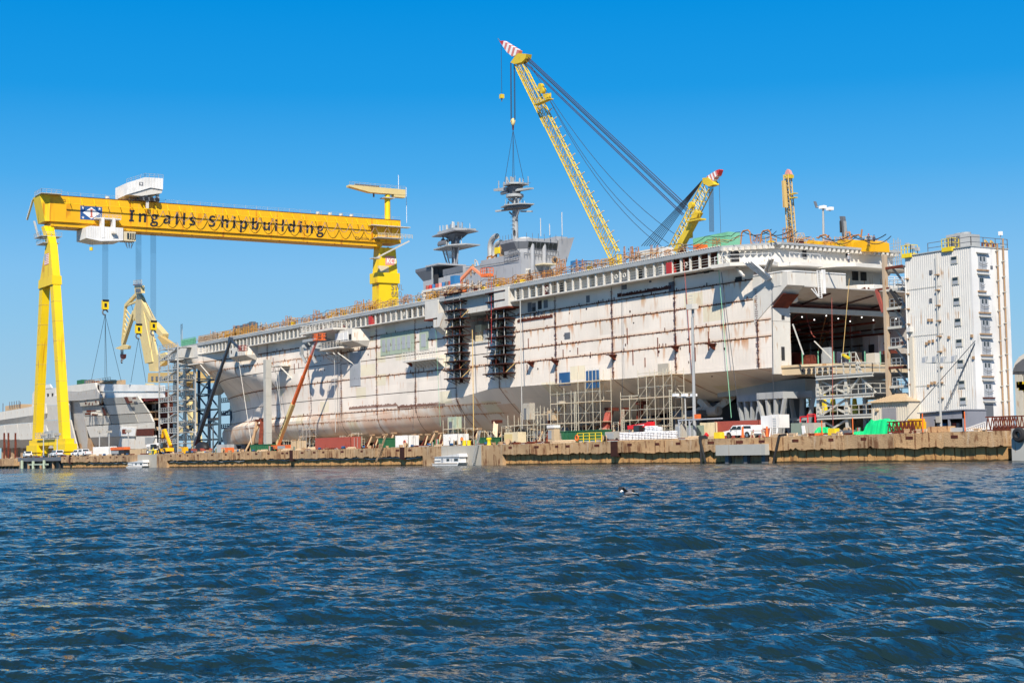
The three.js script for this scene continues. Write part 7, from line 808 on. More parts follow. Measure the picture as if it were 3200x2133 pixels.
// raking shores
for (const [p0, y0, p1, y1, w, m, l] of [[808, 1330, 765, 1385, 0.5, M.wood, 'long pale timber leaning at the bow of the warship'], [803, 1316, 783, 1382, 0.6, M.plank, 'dark timber leaning at the bow beside the concrete column'], [819, 1312, 812, 1375, 1.0, M.rust, 'thick rusty shore standing left of the concrete column'], [1722, 1290, 1714, 1365, 0.8, M.rust, 'rusty raking shore inside the left scaffold tower'], [1906, 1282, 1880, 1330, 1.1, M.redCont, 'rust red prop under the hull between the two scaffolds'], [1550, 1320, 1545, 1368, 0.9, M.woodPale, 'pale timber prop under the hull left of first scaffold'], [2003, 1262, 1990, 1340, 0.9, M.rust, 'rusty raking shore inside the right scaffold tower'], [1950, 1282, 1930, 1345, 0.6, M.rust, 'thin rusty shore left of the red telehandler']]) { const a = atz(p0, y0, -14.5), b = atz(p1, y1, -12); b[1] = GY; const t = thing('raking_shore', l, 'prop'); new MB().bar(a, b, w, w * 0.8).build('shore', m, t); new MB().box(a[0] - w, a[1] - 0.1, a[2] - w, a[0] + w, a[1] + 0.5, a[2] + w * 0.5).build('head_plate', M.rustDark, t); }
// ======================= SCAFFOLDS =======================
function scaffold(label, px0, px1, pyT, z0, z1, bay, lift, ladderPx, m = M.scaff, steps) {
  const t = thing('scaffold_tower', label, 'scaffold'), a = atz(px0, 1370, z0)[0], c = atz(px1, 1370, z0)[0], n = Math.max(1, Math.round((c - a) / bay));
  const topAt = x => steps ? steps((x - a) / (c - a)) : 1; const H = atz(px0, pyT, z0)[1] - GY, nl = Math.round(H / lift);
  for (let i = 0; i <= n; i++) for (const z of [z0, z1]) { const x = lerp(a, c, i / n); new MB().bar([x, GY, z], [x, GY + H * topAt(x) + rr(0.3, 1.3), z], 0.075).build('standard', m, t); }
  for (let k = 1; k <= nl; k++) { const y = GY + k * lift; for (const z of [z0, z1]) { let xa = null, xb = null; for (let i = 0; i <= n; i++) { const x = lerp(a, c, i / n); if (y <= GY + H * topAt(x) + 0.2) { if (xa === null) xa = x; xb = x; } } if (xb > xa) { new MB().bar([xa, y, z], [xb, y + rr(-0.08, 0.08), z], 0.065).build('ledger', m, t); if (k === nl) new MB().bar([xa, y + 0.55, z], [xb, y + 0.55, z], 0.08).build('ledger', m, t); if (z === z0 && (k % 2 === 0 || k === nl)) new MB().box(xa, y + 0.05, z1, xb, y + 0.14, z0 - 0.1).build('deck_boards', M.woodPale, t); } } }
  for (let i = 0; i < n; i++) for (let k = 0; k < nl; k++) { const x0 = lerp(a, c, i / n), x1 = lerp(a, c, (i + 1) / n), y = GY + k * lift; if (y + lift > GY + H * Math.min(topAt(x0), topAt(x1)) + 0.1) continue; if ((i + k) % 2 === 0) new MB().bar([x0, y, z0], [x1, y + lift, z0], 0.06).build('brace', m, t); else if (k % 3 === 1) new MB().bar([x1, y, z1], [x0, y + lift, z1], 0.06).build('brace', m, t); }
  if (ladderPx) { const x = atz(ladderPx, 1370, z0 + 0.3)[0]; for (const s of [0, 0.5]) new MB().bar([x + s, GY, z0 + 0.3], [x + s, GY + H * 0.75, z0 + 0.3], 0.09).build('ladder_stile', m, t); for (let y = GY + 0.3; y < GY + H * 0.75; y += 0.42) new MB().bar([x, y, z0 + 0.3], [x + 0.5, y, z0 + 0.3], 0.07).build('ladder_rung', m, t); }
  return t;
}
scaffold('tall tube scaffold against the hull below the two blue covers', 1680, 1878, 1180, -11.5, -13.8, 2.3, 1.75, 1797, M.scaff, u => u < 0.2 ? 0.45 : u < 0.32 ? 0.9 : u < 0.6 ? 0.72 : 1);
scaffold('low tube scaffold with plywood cabin left of the tall one', 1588, 1690, 1290, -11.5, -13.8, 2.3, 1.75, null, M.scaff, u => u > 0.7 ? 1 : 0.8);
scaffold('tube scaffold with a grey box on top behind the red telehandler', 1998, 2104, 1172, -11.2, -13.6, 2.3, 1.75, 2095, M.scaff);
scaffold('short tube scaffold left of the one behind the red telehandler', 1942, 1998, 1245, -11.2, -13.4, 2.0, 1.75, 1946, M.scaff);
scaffold('open scaffold bay right of the one behind the red telehandler', 2104, 2134, 1240, -11.2, -13.4, 2.3, 1.75, null, M.scaff);
scaffold('small scaffold around a plywood hut under the mid hull', 1385, 1432, 1322, -11.5, -13, 1.8, 1.7, null, M.scaff);
scaffold('small scaffold frame standing right of the boom lift foot', 935, 968, 1340, -11.5, -13, 1.8, 1.6, null, M.galv);
for (const [p0, y0, p1, y1, z, m, l] of [[1634, 1260, 1655, 1310, -12.4, M.concGrey, 'weathered plywood cabin standing in the low scaffold'], [1710, 1283, 1732, 1312, -12.6, M.tan, 'tan plywood box left inside the tall scaffold'], [1400, 1303, 1426, 1350, -12.2, M.primer, 'green-grey plywood hut in the small scaffold under mid hull'], [1742, 1253, 1752, 1285, -12.6, M.concGrey, 'narrow grey plywood box inside the tall scaffold']]) { const a = atz(p0, y0, z), b = atz(p1, y1, z), t = thing('plywood_box', l, 'box'); new MB().box(a[0], b[1], z - 1.2, b[0], a[1], z).build('wall', m, t); new MB().box(a[0] + 0.4, b[1], z, lerp(a[0], b[0], 0.5), lerp(b[1], a[1], 0.7), z + 0.05).build('door', M.navyDark, t); }
// two hanging scaffolds on the ship side beside the lift opening
for (const [pl, pr, pyT, pyB, n, l] of [[1388, 1476, 905, 1197, 11, 'left rusty hanging scaffold on the ship side beside the lift opening'], [1517, 1618, 900, 1182, 10, 'right rusty hanging scaffold on the ship side beside the lift opening']]) {
  const t = thing('hanging_scaffold', l, 'scaffold', 'hanging scaffolds on the ship side'); SEED = pl;
  for (let k = 0; k < n; k++) { const py = lerp(pyT, pyB, (k + 0.5) / n), a = atz(pl, py, -12.6), b = atz(pr, py, -15), w = rr(-1.0, 0.4) * (k % 2); const x0 = a[0] + w, x1 = Math.min(b[0] - 0.6, b[0] + rr(-0.8, 0.2)), y = (a[1] + b[1]) / 2; new MB().box(x0, y, -15, x1, y + 0.2, -12.5).build('shelf', M.rustBlack, t); for (let j = 0; j < 4; j++) { const x = lerp(x0 + 0.4, x1 - 0.4, j / 3); new MB().bar([x, y, -12.9], [x, y - 0.9, -15], 0.12).build('shelf_bracket', M.rustBlack, t); } if (k) for (const s of [0.08, 0.5, 0.9]) { const x = lerp(x0, x1, s) + rr(-0.3, 0.3); new MB().bar([x, y, -12.9], [x + rr(-0.2, 0.2), y + lerp(atz(pl, pyT, -12.6)[1], atz(pl, pyB, -12.6)[1], 0) * 0 + 1.7, -12.9], 0.1).build('hanger', rnd() < 0.25 ? M.rust : M.galv, t); } if (rnd() < 0.7) { const x = lerp(x0, x1, rnd()); new MB().bar([x, y + 0.1, -13], [x + 1.1, y + 1.8, -14.4], 0.3, 0.1).build('ladder', M.sandYellow, t); } if (rnd() < 0.6) { const x = lerp(x0, x1, rnd() * 0.7); new MB().box(x, y + 0.15, -14.6, x + rr(0.5, 1.4), y + rr(0.5, 1.3), -13.6).build('stored_gear', [M.cream, M.rust, M.wood, M.galv][Math.floor(rnd() * 4)], t); } }
  const c0 = atz((pl + pr) / 2 - 6, pyT, -14.6), c1 = atz((pl + pr) / 2 - 6, pyB, -14.6); new MB().box(c0[0] + 0.9, c1[1], -15, c0[0] + 1.5, c0[1], -14.5).build('dark_trunking', M.rustBlack, t); for (let k = 0; k < 9; k++) { const x = lerp(c0[0] - 3.2, c0[0] + 3.2, rnd()), y = lerp(c1[1], c0[1] - 2.4, k / 9); new MB().bar([x, y, -13.2], [x + rr(-1, 1), y + 2.2, -14], 0.22, 0.14).build('frame_bar', k % 2 ? M.cream : M.palSteel, t); }; new MB().box(c0[0] - 0.6, c1[1] + 3, -15, c0[0] - 0.1, c0[1], -14.7).build('rust_strip', M.sandRust, t);
}
// stair towers at the bow
function stairTower(name, label, px0, px1, z0, z1, pyT, lift, m, w, nb = 1) { const t = thing(name, label, 'stair tower'), a = atz(px0, 1370, z0)[0], c = atz(px1, 1370, z0)[0], yT = atz(px0, pyT, z0)[1]; for (let i = 0; i <= nb; i++) for (const z of [z0, z1]) new MB().bar([lerp(a, c, i / nb), GY, z], [lerp(a, c, i / nb), yT, z], w).build('column', m, t); let k = 0; for (let y = GY + lift; y < yT; y += lift, k++) { for (const z of [z0, z1]) new MB().bar([a, y, z], [c, y, z], w * 0.7).build('beam', m, t); new MB().box(a, y, z1, lerp(a, c, 0.25), y + 0.1, z0).build('landing', m, t); new MB().box(lerp(a, c, 0.75), y, z1, c, y + 0.1, z0).build('landing', m, t); rail(new MB(), [[a, y + 0.1, z0 + 0.1], [c, y + 0.1, z0 + 0.1]], 1.1, 1.8, w * 0.35, 2).build('guard_rail', m, t); const zz = k % 2 ? z0 - 0.6 : z1 + 0.6; new MB().bar([k % 2 ? a : c, y - lift, zz], [k % 2 ? c : a, y, zz], 0.9, 0.25).build('stair_flight', m, t); for (let i = 0; i < nb; i++) new MB().bar([lerp(a, c, (i + (k % 2)) / nb), y - lift, z1], [lerp(a, c, (i + 1 - (k % 2)) / nb), y, z1], w * 0.5).build('brace', m, t); } return t; }
stairTower('stair_tower', 'galvanized scaffold stair tower standing before the warship bow', 497, 555, -9, -14, 1085, 2.9, M.galv, 0.35, 2); stairTower('stair_tower', 'dark blue steel stair tower under the bow overhang', 545, 608, -32, -40, 1145, 4.6, M.blueSteel, 0.75, 2); stairTower('stair_tower', 'dark blue steel stair tower half hidden behind the bow stem', 686, 760, -50, -58, 1232, 4.2, M.blueSteel, 0.7, 2);
{ const t = thing('antenna_mast', 'thin grey lattice mast rising behind the bow deck', 'mast'), z = -70, q = (x, y) => atz(x, y, z); const a = q(566, 1090), b = q(566, 1012); for (const s of [-0.5, 0.9]) new MB().bar(add3(a, [s, -25, 0]), add3(b, [s, 0, 0]), 0.14).build('chord', M.galv, t); for (let k = 0; k < 10; k++) new MB().bar(add3(mix3(a, b, k / 10), [-0.5, 0, 0]), add3(mix3(a, b, (k + 1) / 10), [0.9, 0, 0]), 0.1).build('lacing', M.galv, t); }
{ // concrete column at bow
  const t = thing('concrete_column', 'tall grey precast column in front of the warship bow', 'column'), z = -11, q = (x, y) => atz(x, y, z), a = q(827, 1125), b = q(836, 1375); const n = 5, yT = a[1]; for (let k = 0; k < n; k++) new MB().box(b[0] - 0.75, lerp(GY, yT, k / n) + 0.03, z - 0.75, b[0] + 0.75, lerp(GY, yT, (k + 1) / n), z + 0.75).build('segment', M.concPale, t);
}
one(new MB().tube([atz(2171, 1340, -6)[0], GY, -6], atz(2164, 990, -6), 0.28, 0.2, 9), 'steel_pole', M.steel, 'tall dark steel pole standing before the aft hull', 'pole');
{ const q = atz(2164, 958, -6), t = thing('pole_lamp', 'pale lamp housing on top of the dark steel pole before hull', 'lamp'); new MB().box(q[0] - 0.7, q[1] - 0.4, -6.6, q[0] + 0.7, q[1] + 0.4, -5.4).build('housing', M.offwhite, t); for (let k = 0; k < 3; k++) new MB().box(q[0] - 0.8, q[1] + 0.7 + k * 0.45, -6, q[0] + 0.3, q[1] + 0.8 + k * 0.45, -5.8).build('bracket', M.offwhite, t); new MB().box(q[0] - 0.1, atz(2164, 990, -6)[1], -6.2, q[0] + 0.2, q[1], -5.9).build('neck', M.steel, t); }
{ const t = thing('flood_light_pole', 'white T-shaped floodlight pole under the aft hull beside cream container', 'light pole'), z = -7, q = (x, y) => atz(x, y, z); new MB().tube([q(2145, 1330)[0], GY, z], q(2141, 1240), 0.13, 0.1, 8).build('pole', M.galv, t); new MB().bar(q(2110, 1241), q(2172, 1239), 0.13).build('cross_arm', M.galv, t); for (const x of [2112, 2140, 2168]) { const c = q(x, 1235); new MB().box(c[0] - 0.5, c[1] - 0.15, z - 0.3, c[0] + 0.5, c[1] + 0.25, z + 0.3).build('floodlight', M.lampWhite, t); } }
// long thin ropes and hoses down the hull
{ SEED = 4; const L = [[1625, 890, 1632, 1340, 0.09, M.galv, 'pale pipe riser running down the hull right of the lift opening'], [1476, 1030, 1480, 1345, 0.09, M.sandYellow, 'yellow-green hose hanging down hull below the lift opening'], [1043, 990, 1048, 1350, 0.07, M.galv, 'grey pipe running down the hull beside the white sponson'], [1052, 990, 1056, 1350, 0.05, M.cable, 'dark rope hanging down the hull beside the white sponson'], [2136, 790, 2174, 1330, 0.06, M.redCont, 'red hose hanging from deck down to the orange pump'], [2255, 850, 2310, 1290, 0.05, M.cable, 'dark mooring rope slanting down the aft hull'], [2242, 790, 2286, 1305, 0.05, M.mintGreen, 'thin green rope hanging down the aft hull'], [735, 1060, 785, 1385, 0.07, M.offwhite, 'white hose slanting down in front of the bow'], [1942, 880, 1946, 1290, 0.035, M.cable, 'thin dark rope hanging straight down the aft hull'], [2413, 870, 2418, 1290, 0.035, M.cable, 'thin rope hanging from the stern counter'], [1358, 960, 1376, 1330, 0.03, M.mintGreen, 'thin green rope hanging left of the hanging scaffolds'], [1535, 880, 1536, 1075, 0.04, M.red, 'red hose hanging across the lift opening'], [2655, 870, 2635, 1105, 0.04, M.sandYellow, 'yellow rope hanging before the stern opening'], [2600, 930, 2604, 1330, 0.04, M.redCont, 'brown rope hanging down through the stern opening'], [855, 1130, 888, 1350, 0.08, M.galv, 'pale pipe bundle hanging down the bow hull'], [868, 1130, 880, 1350, 0.05, M.galv, 'second pale pipe hanging down the bow hull'], [1300, 1100, 1290, 1345, 0.03, M.cable, 'thin dark rope hanging below the side balcony']]; for (const [a, b, c, d, r, m, l] of L) { const z0 = a > 2400 ? -13.5 : -13.2, p = atz(a, b, z0), q = atz(c, d, -11.5); if (q[1] < GY) q[1] = GY; one(new MB().path([p, mix3(p, q, 0.33), mix3(p, q, 0.66), q], r, 5), 'hanging_line', m, l, 'rope'); } }
// ======================= VEHICLES, CONTAINERS, PEOPLE AND YARD GEAR =======================
const px2 = (p0, y0, p1, y1, z) => { const a = atz(p0, y0, z), b = atz(p1, y1, z); return [Math.min(a[0], b[0]), Math.max(a[0], b[0]), Math.min(a[1], b[1]), Math.max(a[1], b[1])]; };
// pickup truck, front towards -x, origin under its middle
function pickup(label, mm = M.carWhite, suv = false) {
  const t = thing('pickup_truck', label, 'truck', 'white trucks on the quay'); LOCAL.add(t); const L = 2.9, w = 0.98, prof = suv ? [[-2.5, 0.45], [-2.5, 0.95], [-1.5, 1.12], [-0.75, 1.78], [2.3, 1.82], [2.5, 1.1], [2.5, 0.45]] : [[-2.9, 0.45], [-2.88, 1.02], [-1.75, 1.18], [-1.0, 1.86], [0.75, 1.9], [0.98, 1.32], [2.88, 1.3], [2.9, 0.5]];
  const body = []; for (const p of prof) body.push(p); const arch = (cx, r) => { const o = []; for (let k = 0; k <= 8; k++) { const a = Math.PI * k / 8; o.push([cx + r * Math.cos(a), 0.45 + r * Math.sin(a) * 0.95]); } return o; }; const wx = suv ? [-1.5, 1.5] : [-1.85, 1.75]; const poly = [...prof, ...arch(wx[1], 0.52), ...arch(wx[0], 0.52)];
  new MB().prism(poly.map(p => [p[0], p[1], w]), [0, 0, -2 * w]).build('body', mm, t);
  const roof = suv ? 2.2 : 0.62; for (const z of [w + 0.012, -w - 0.012]) { const v = [0, 0, z > 0 ? 0.01 : -0.01]; for (const [a, b] of suv ? [[-0.95, 0.05], [0.15, 1.1], [1.2, 2.15]] : [[-1.18, -0.3], [-0.2, 0.62]]) new MB().prism([[a - 0.25, 1.24, z], [b, 1.24, z], [b, 1.74, z], [a + 0.22, 1.74, z]], v).build('side_window', M.glass, t); new MB().box(-0.28, 0.6, z - 0.006, -0.25, 1.7, z + 0.012).build('door_seam', M.navyDark, t); new MB().box(-0.6, 1.08, z, -0.4, 1.13, z + (z > 0 ? 0.03 : -0.03)).build('door_handle', M.chrome, t); new MB().box(-1.35, 1.22, z, -1.15, 1.4, z + (z > 0 ? 0.2 : -0.2)).build('mirror', M.black, t); }
  new MB().quad([-1.62, 1.22, w - 0.12], [-1.62, 1.22, -w + 0.12], [-1.06, 1.82, -w + 0.2], [-1.06, 1.82, w - 0.2]).xf(M4(-0.05, 0.03, 0)).build('windscreen', M.glass, t); if (!suv) new MB().quad([0.98, 1.36, w - 0.15], [0.98, 1.36, -w + 0.15], [0.82, 1.8, -w + 0.2], [0.82, 1.8, w - 0.2]).xf(M4(0.02, 0, 0)).build('rear_window', M.glass, t); else new MB().quad([2.47, 1.2, w - 0.15], [2.47, 1.2, -w + 0.15], [2.34, 1.7, -w + 0.2], [2.34, 1.7, w - 0.2]).xf(M4(0.05, 0, 0)).build('rear_window', M.glass, t);
  const e = suv ? 2.5 : 2.9; new MB().box(e - 0.05, 0.42, -w + 0.02, e + 0.14, 0.66, w - 0.02).build('rear_bumper', M.chrome, t); new MB().box(-e - 0.12, 0.42, -w + 0.02, -e + 0.05, 0.7, w - 0.02).build('front_bumper', M.navyDark, t); for (const z of [w - 0.2, -w + 0.02]) { new MB().box(e, 0.8, z, e + 0.03, 1.2, z + 0.18).build('tail_light', M.tailRed, t); new MB().box(-e - 0.03, 0.8, z - 0.1, -e + 0.1, 1.0, z + 0.28).build('headlight', M.lampWhite, t); }
  for (const x of wx) for (const z of [w - 0.12, -w + 0.12]) { const wh = new MB().tube([x, 0.42, z - 0.13], [x, 0.42, z + 0.13], 0.42, 0.42, 18).build('wheel', M.rubber, t); new MB().tube([x, 0.42, z - 0.15], [x, 0.42, z + 0.15], 0.25, 0.25, 12).build('rim', M.chrome, wh); }
  return t;
}
const tr1 = place(pickup('white crew-cab pickup parked beside the red container and white tank'), [gx(2322, -5), GY, -5], 0.1, 1.0); { const c = new MB().prism([[0.95, 1.3, 0.97], [2.85, 1.28, 0.97], [2.7, 1.84, 0.9], [0.8, 1.88, 0.9]], [0, 0, -1.9]).build('camper_top', M.carWhite, tr1); for (const z of [0.985, -0.97]) new MB().prism([[1.15, 1.4, z], [2.55, 1.38, z], [2.5, 1.72, z], [1.1, 1.74, z]], [0, 0, 0.01]).build('side_window', M.glass, tr1); }
copy(pickup('white pickup parked at far left before the yellow gantry foot'), [0, -100, 0]).removeFromParent();
{ const list = [[85, -2.5, 3.0, 'white pickup at the far left end of the quay below gantry leg'], [262, -3.5, 0.1, 'white pickup between the white van and the white office cabin'], [247, -6.5, 0.2, 'white pickup behind the one beside the white office cabin']]; for (const [p, z, r, l] of list) { const c = place(pickup(l), [gx(p, z, 1425), GY, z], r, 1.15); } place(pickup('white van parked beside the left foot of gantry', M.carWhite, true), [gx(176, -3), GY, -3], 0.05, 1.2); }
scene.children.filter(o => o.userData.label === 'white pickup parked at far left before the yellow gantry foot').forEach(o => o.removeFromParent());
// containers
function container(label, p0, y0, p1, z, m, h = 2.6, dep = 2.4, doorEnd = 1) { const a = gx(p0, z, 1372), c = gx(p1, z, 1372), t = thing('container', label, 'container'); new MB().box(a, GY + 0.1, z - dep, c, GY + h, z).build('body', m, t); for (let x = a + 0.2; x < c - 0.2; x += 0.32) new MB().box(x, GY + 0.25, z - 0.02, x + 0.16, GY + h - 0.12, z + 0.05).build('side_rib', m, t); for (const x of [a, c - 0.14]) new MB().box(x, GY, z - 0.1, x + 0.14, GY + h + 0.02, z + 0.07).build('corner_post', m, t); for (const zz of [z - dep * 0.35, z - dep * 0.65]) new MB().tube([c + 0.06, GY + 0.3, zz], [c + 0.06, GY + h - 0.2, zz], 0.04, 0.04, 6).build('lock_rod', M.galv, t); new MB().box(c, GY + 0.2, z - dep / 2 - 0.02, c + 0.03, GY + h - 0.1, z - dep / 2 + 0.02).build('door_gap', M.dark, t); return t; }
container('rust red shipping container on the quay under the mid hull', 985, 0, 1095, -5, M.redCont); container('long red shipping container behind the white pickup', 2236, 0, 2372, -10, M.redCont, 2.7); container('cream shipping container left of the long red one', 2190, 0, 2236, -9.5, M.cream, 2.6); container('white storage container left of the small white one on quay', 1236, 0, 1275, -5, M.whiteClean, 2.4); container('small white storage container with open dark door', 1386, 0, 1430, -5, M.whiteClean, 2.3); container('pale container behind the white vans near gantry foot', 205, 0, 250, -14, M.concPale, 2.7); container('white office cabin left of the orange generator', 290, 0, 340, -7, M.whiteClean, 2.8); container('tan container stack near the yellow telehandler', 380, 0, 440, -18, M.tan, 2.0); container('blue-grey container behind the bow stem', 676, 0, 705, -20, M.panelGrey, 2.4); container('brown storage box beside the orange boom lift base', 909, 0, 926, -6, M.tan, 2.2);
for (const [p0, p1, z, h, m, l] of [[1755, 1880, -5, 1.9, M.green, 'dark green waste skip below the tall scaffold'], [782, 840, -6, 1.6, M.green, 'green waste skip in front of the bow'], [1183, 1212, -5, 1.9, M.green, 'dark green bin left of the white storage container'], [1497, 1533, -4, 1.3, M.green, 'low green bin right of the steel ladder']]) { const a = gx(p0, z), c = gx(p1, z), t = thing('skip', l, 'skip'); new MB().hexa([[a + 0.3, GY, z], [c - 0.3, GY, z], [c, GY + h, z + 0.15], [a, GY + h, z + 0.15], [a + 0.3, GY, z - 2], [c - 0.3, GY, z - 2], [c, GY + h, z - 2.1], [a, GY + h, z - 2.1]]).build('body', m, t); new MB().box(a - 0.08, GY + h, z - 2.2, c + 0.08, GY + h + 0.12, z + 0.25).build('rim', m, t); for (let x = a + 0.8; x < c - 0.4; x += 1.2) new MB().box(x, GY + 0.2, z, x + 0.12, GY + h, z + 0.22).build('side_rib', m, t); }
{ // white tank and gear by pickup
  const t = thing('white_tank', 'white rectangular tank with ladder behind the pickup', 'tank'), z = -6.5, [a, c, y0, y1] = px2(2378, 1299, 2436, 1336, z); new MB().box(a, y0, z - 2, lerp(a, c, 0.48), y1, z).build('tank', M.whiteClean, t); new MB().box(lerp(a, c, 0.5), y0, z - 1.9, c, y1 + 0.1, z + 0.1).build('tank', M.whiteClean, t); for (const x of [a + 0.2, lerp(a, c, 0.55), c - 0.3]) new MB().bar([x, y0, z], [x + 0.2, GY, z + 0.5], 0.14).build('leg', M.whiteClean, t); for (const s of [0.7, 0.92]) new MB().bar([lerp(a, c, s), GY + 0.4, z + 0.25], [lerp(a, c, s), y1, z + 0.25], 0.07).build('ladder_stile', M.whiteClean, t); for (let k = 0; k < 8; k++) new MB().bar([lerp(a, c, 0.7), GY + 0.6 + k * 0.32, z + 0.25], [lerp(a, c, 0.92), GY + 0.6 + k * 0.32, z + 0.25], 0.06).build('ladder_rung', M.whiteClean, t);
  const b = thing('green_tank', 'weathered green-grey tank with red pipe frame on top', 'tank'), zz = -5.5, [p, q, r0, r1] = px2(2472, 1322, 2545, 1352, zz); new MB().box(p, GY + 0.15, zz - 2.2, lerp(p, q, 0.5), r1, zz).build('tank', M.paleGreenD || (M.paleGreenD = mat([0.24, 0.30, 0.24], 0.8, { map: T.runs })), b); new MB().box(lerp(p, q, 0.5), GY + 0.15, zz - 2.1, q, r1 - 0.05, zz + 0.05).build('tank', M.concGrey, b); new MB().hexa([[0.05, 0.1, 0], [0.7, 0.1, 0], [0.5, 1.4, 0], [-0.1, 1.4, 0], [0.05, 0.1, -0.1], [0.7, 0.1, -0.1], [0.5, 1.4, -0.1], [-0.1, 1.4, -0.1]].map(v => add3(v, [lerp(p, q, 0.55), GY + 0.1, zz + 0.3]))).build('white_panel', M.whiteClean, b); const f = new MB(); f.path([[lerp(p, q, 0.3), r1 + 0.1, zz - 0.5], [lerp(p, q, 0.3), r1 + 0.8, zz - 0.5], [q - 0.3, r1 + 0.9, zz - 0.5], [q - 0.3, r1, zz - 0.5]], 0.1, 6); f.path([[lerp(p, q, 0.65), r1, zz - 0.4], [lerp(p, q, 0.65), r1 + 1.1, zz - 0.4], [q - 0.1, r1 + 1.1, zz - 0.4], [q - 0.1, r1, zz - 0.4]], 0.1, 6); f.build('pipe_frame', M.brightRed, b); new MB().box(p, GY + 0.05, zz + 0.6, q + 0.2, GY + 0.35, zz + 1.2).build('steel_channel', M.galv, b);
}
// crumpled tarpaulins
function tarp(label, p0, y0, p1, z, seed) { const [a, c, , y1] = px2(p0, y0, p1, 1350, z), n = 26, k = 14, g = new THREE.BufferGeometry(), P = [], id = []; for (let i = 0; i <= n; i++) for (let j = 0; j <= k; j++) { const u = i / n * 2 - 1, v = j / k * 2 - 1, r = Math.max(Math.abs(u), Math.abs(v)), f = r < 0.72 ? 1 : Math.max(0, 1 - Math.pow((r - 0.72) / 0.28, 1.4)), nz = fbm(i * 0.28 + seed, j * 0.45 + i * 0.1, 4096, 5, 5); P.push(lerp(a, c, i / n) + (nz - 0.5) * 0.35, GY + 0.02 + (y1 - GY) * f * (0.84 + 0.42 * (nz - 0.4)) * (1 - 0.12 * Math.abs(u - 0.2)), z - 1 + v * 1.2 + (nz - 0.5) * 0.3); } for (let i = 0; i < n; i++) for (let j = 0; j < k; j++) { const q = i * (k + 1) + j; id.push(q, q + 1, q + k + 1, q + 1, q + k + 2, q + k + 1); } g.setAttribute('position', new THREE.Float32BufferAttribute(P, 3)); g.setIndex(id); const h = g.toNonIndexed(); h.computeVertexNormals(); h.setAttribute('uv', new THREE.Float32BufferAttribute(new Float32Array(h.attributes.position.count * 2), 2)); return tag(put(h, 'tarpaulin', M.greenTarp), label, 'tarpaulin'); }
tarp('large bright green tarpaulin over a load near the hut', 2697, 1307, 2787, -2.2, 3); tarp('small bright green tarpaulin left of the access tower foot', 2544, 1333, 2572, -2.2, 9); tarp('flat strip of green tarpaulin on the quay left of the large one', 2664, 1347, 2690, -1.6, 14);
{ const z = -5, [a, c, y0, y1] = px2(2770, 1314, 2878, 1336, z), t = thing('yellow_machine', 'low yellow machine body behind the rusty truss', 'machine'); new MB().box(a, y0 - 0.4, z - 1.6, c, y1 - 0.3, z).build('body', M.girder, t); new MB().box(lerp(a, c, 0.62), y1 - 0.3, z - 1.4, c - 0.2, y1 + 0.1, z - 0.1).build('cover', M.girder, t); for (const s of [0.15, 0.8]) new MB().tube([lerp(a, c, s), GY + 0.4, z - 0.2], [lerp(a, c, s), GY + 0.4, z + 0.15], 0.42, 0.42, 12).build('wheel', M.rubber, t); }
for (const [p0, p1, pt, z, l] of [[2776, 2862, 1318, -2, 'rust brown steel truss lying right of the large green tarpaulin'], [3084, 3182, 1303, -3, 'rust brown steel truss lying at the right end of the quay']]) { const a = gx(p0, z), c = gx(p1, z), h = atz(p0, pt, z)[1] - GY, t = thing('steel_truss', l, 'truss'); for (const y of [0.15, h]) for (const zz of [z, z - 1.2]) new MB().bar([a, GY + y, zz], [c, GY + y, zz], 0.14).build('chord', M.rust, t); const n = 7; for (let k = 0; k < n; k++) for (const zz of [z, z - 1.2]) { new MB().bar([lerp(a, c, k / n), GY + 0.15, zz], [lerp(a, c, (k + 0.5) / n), GY + h, zz], 0.09).build('web', M.rust, t); new MB().bar([lerp(a, c, (k + 0.5) / n), GY + h, zz], [lerp(a, c, (k + 1) / n), GY + 0.15, zz], 0.09).build('web', M.rust, t); } new MB().box(a, GY, z - 1.2, c, GY + 0.5, z - 1.1).build('base_plate', M.rustDark, t); }
{ const z = -1.8, t = thing('white_ladder_rack', 'white ladder like frame lying on the quay left of right truss', 'frame'), a = gx(3018, z), c = gx(3082, z); for (const [y0, y1] of [[0.35, 1.1], [0.1, 0.25]]) new MB().bar([a, GY + y0, z], [c, GY + y1, z], 0.12).build('side_bar', M.whiteClean, t); for (let k = 0; k <= 10; k++) new MB().bar([lerp(a, c, k / 10), GY + lerp(0.1, 0.25, k / 10), z], [lerp(a, c, k / 10), GY + lerp(0.35, 1.1, k / 10), z], 0.1).build('rung', M.whiteClean, t); }
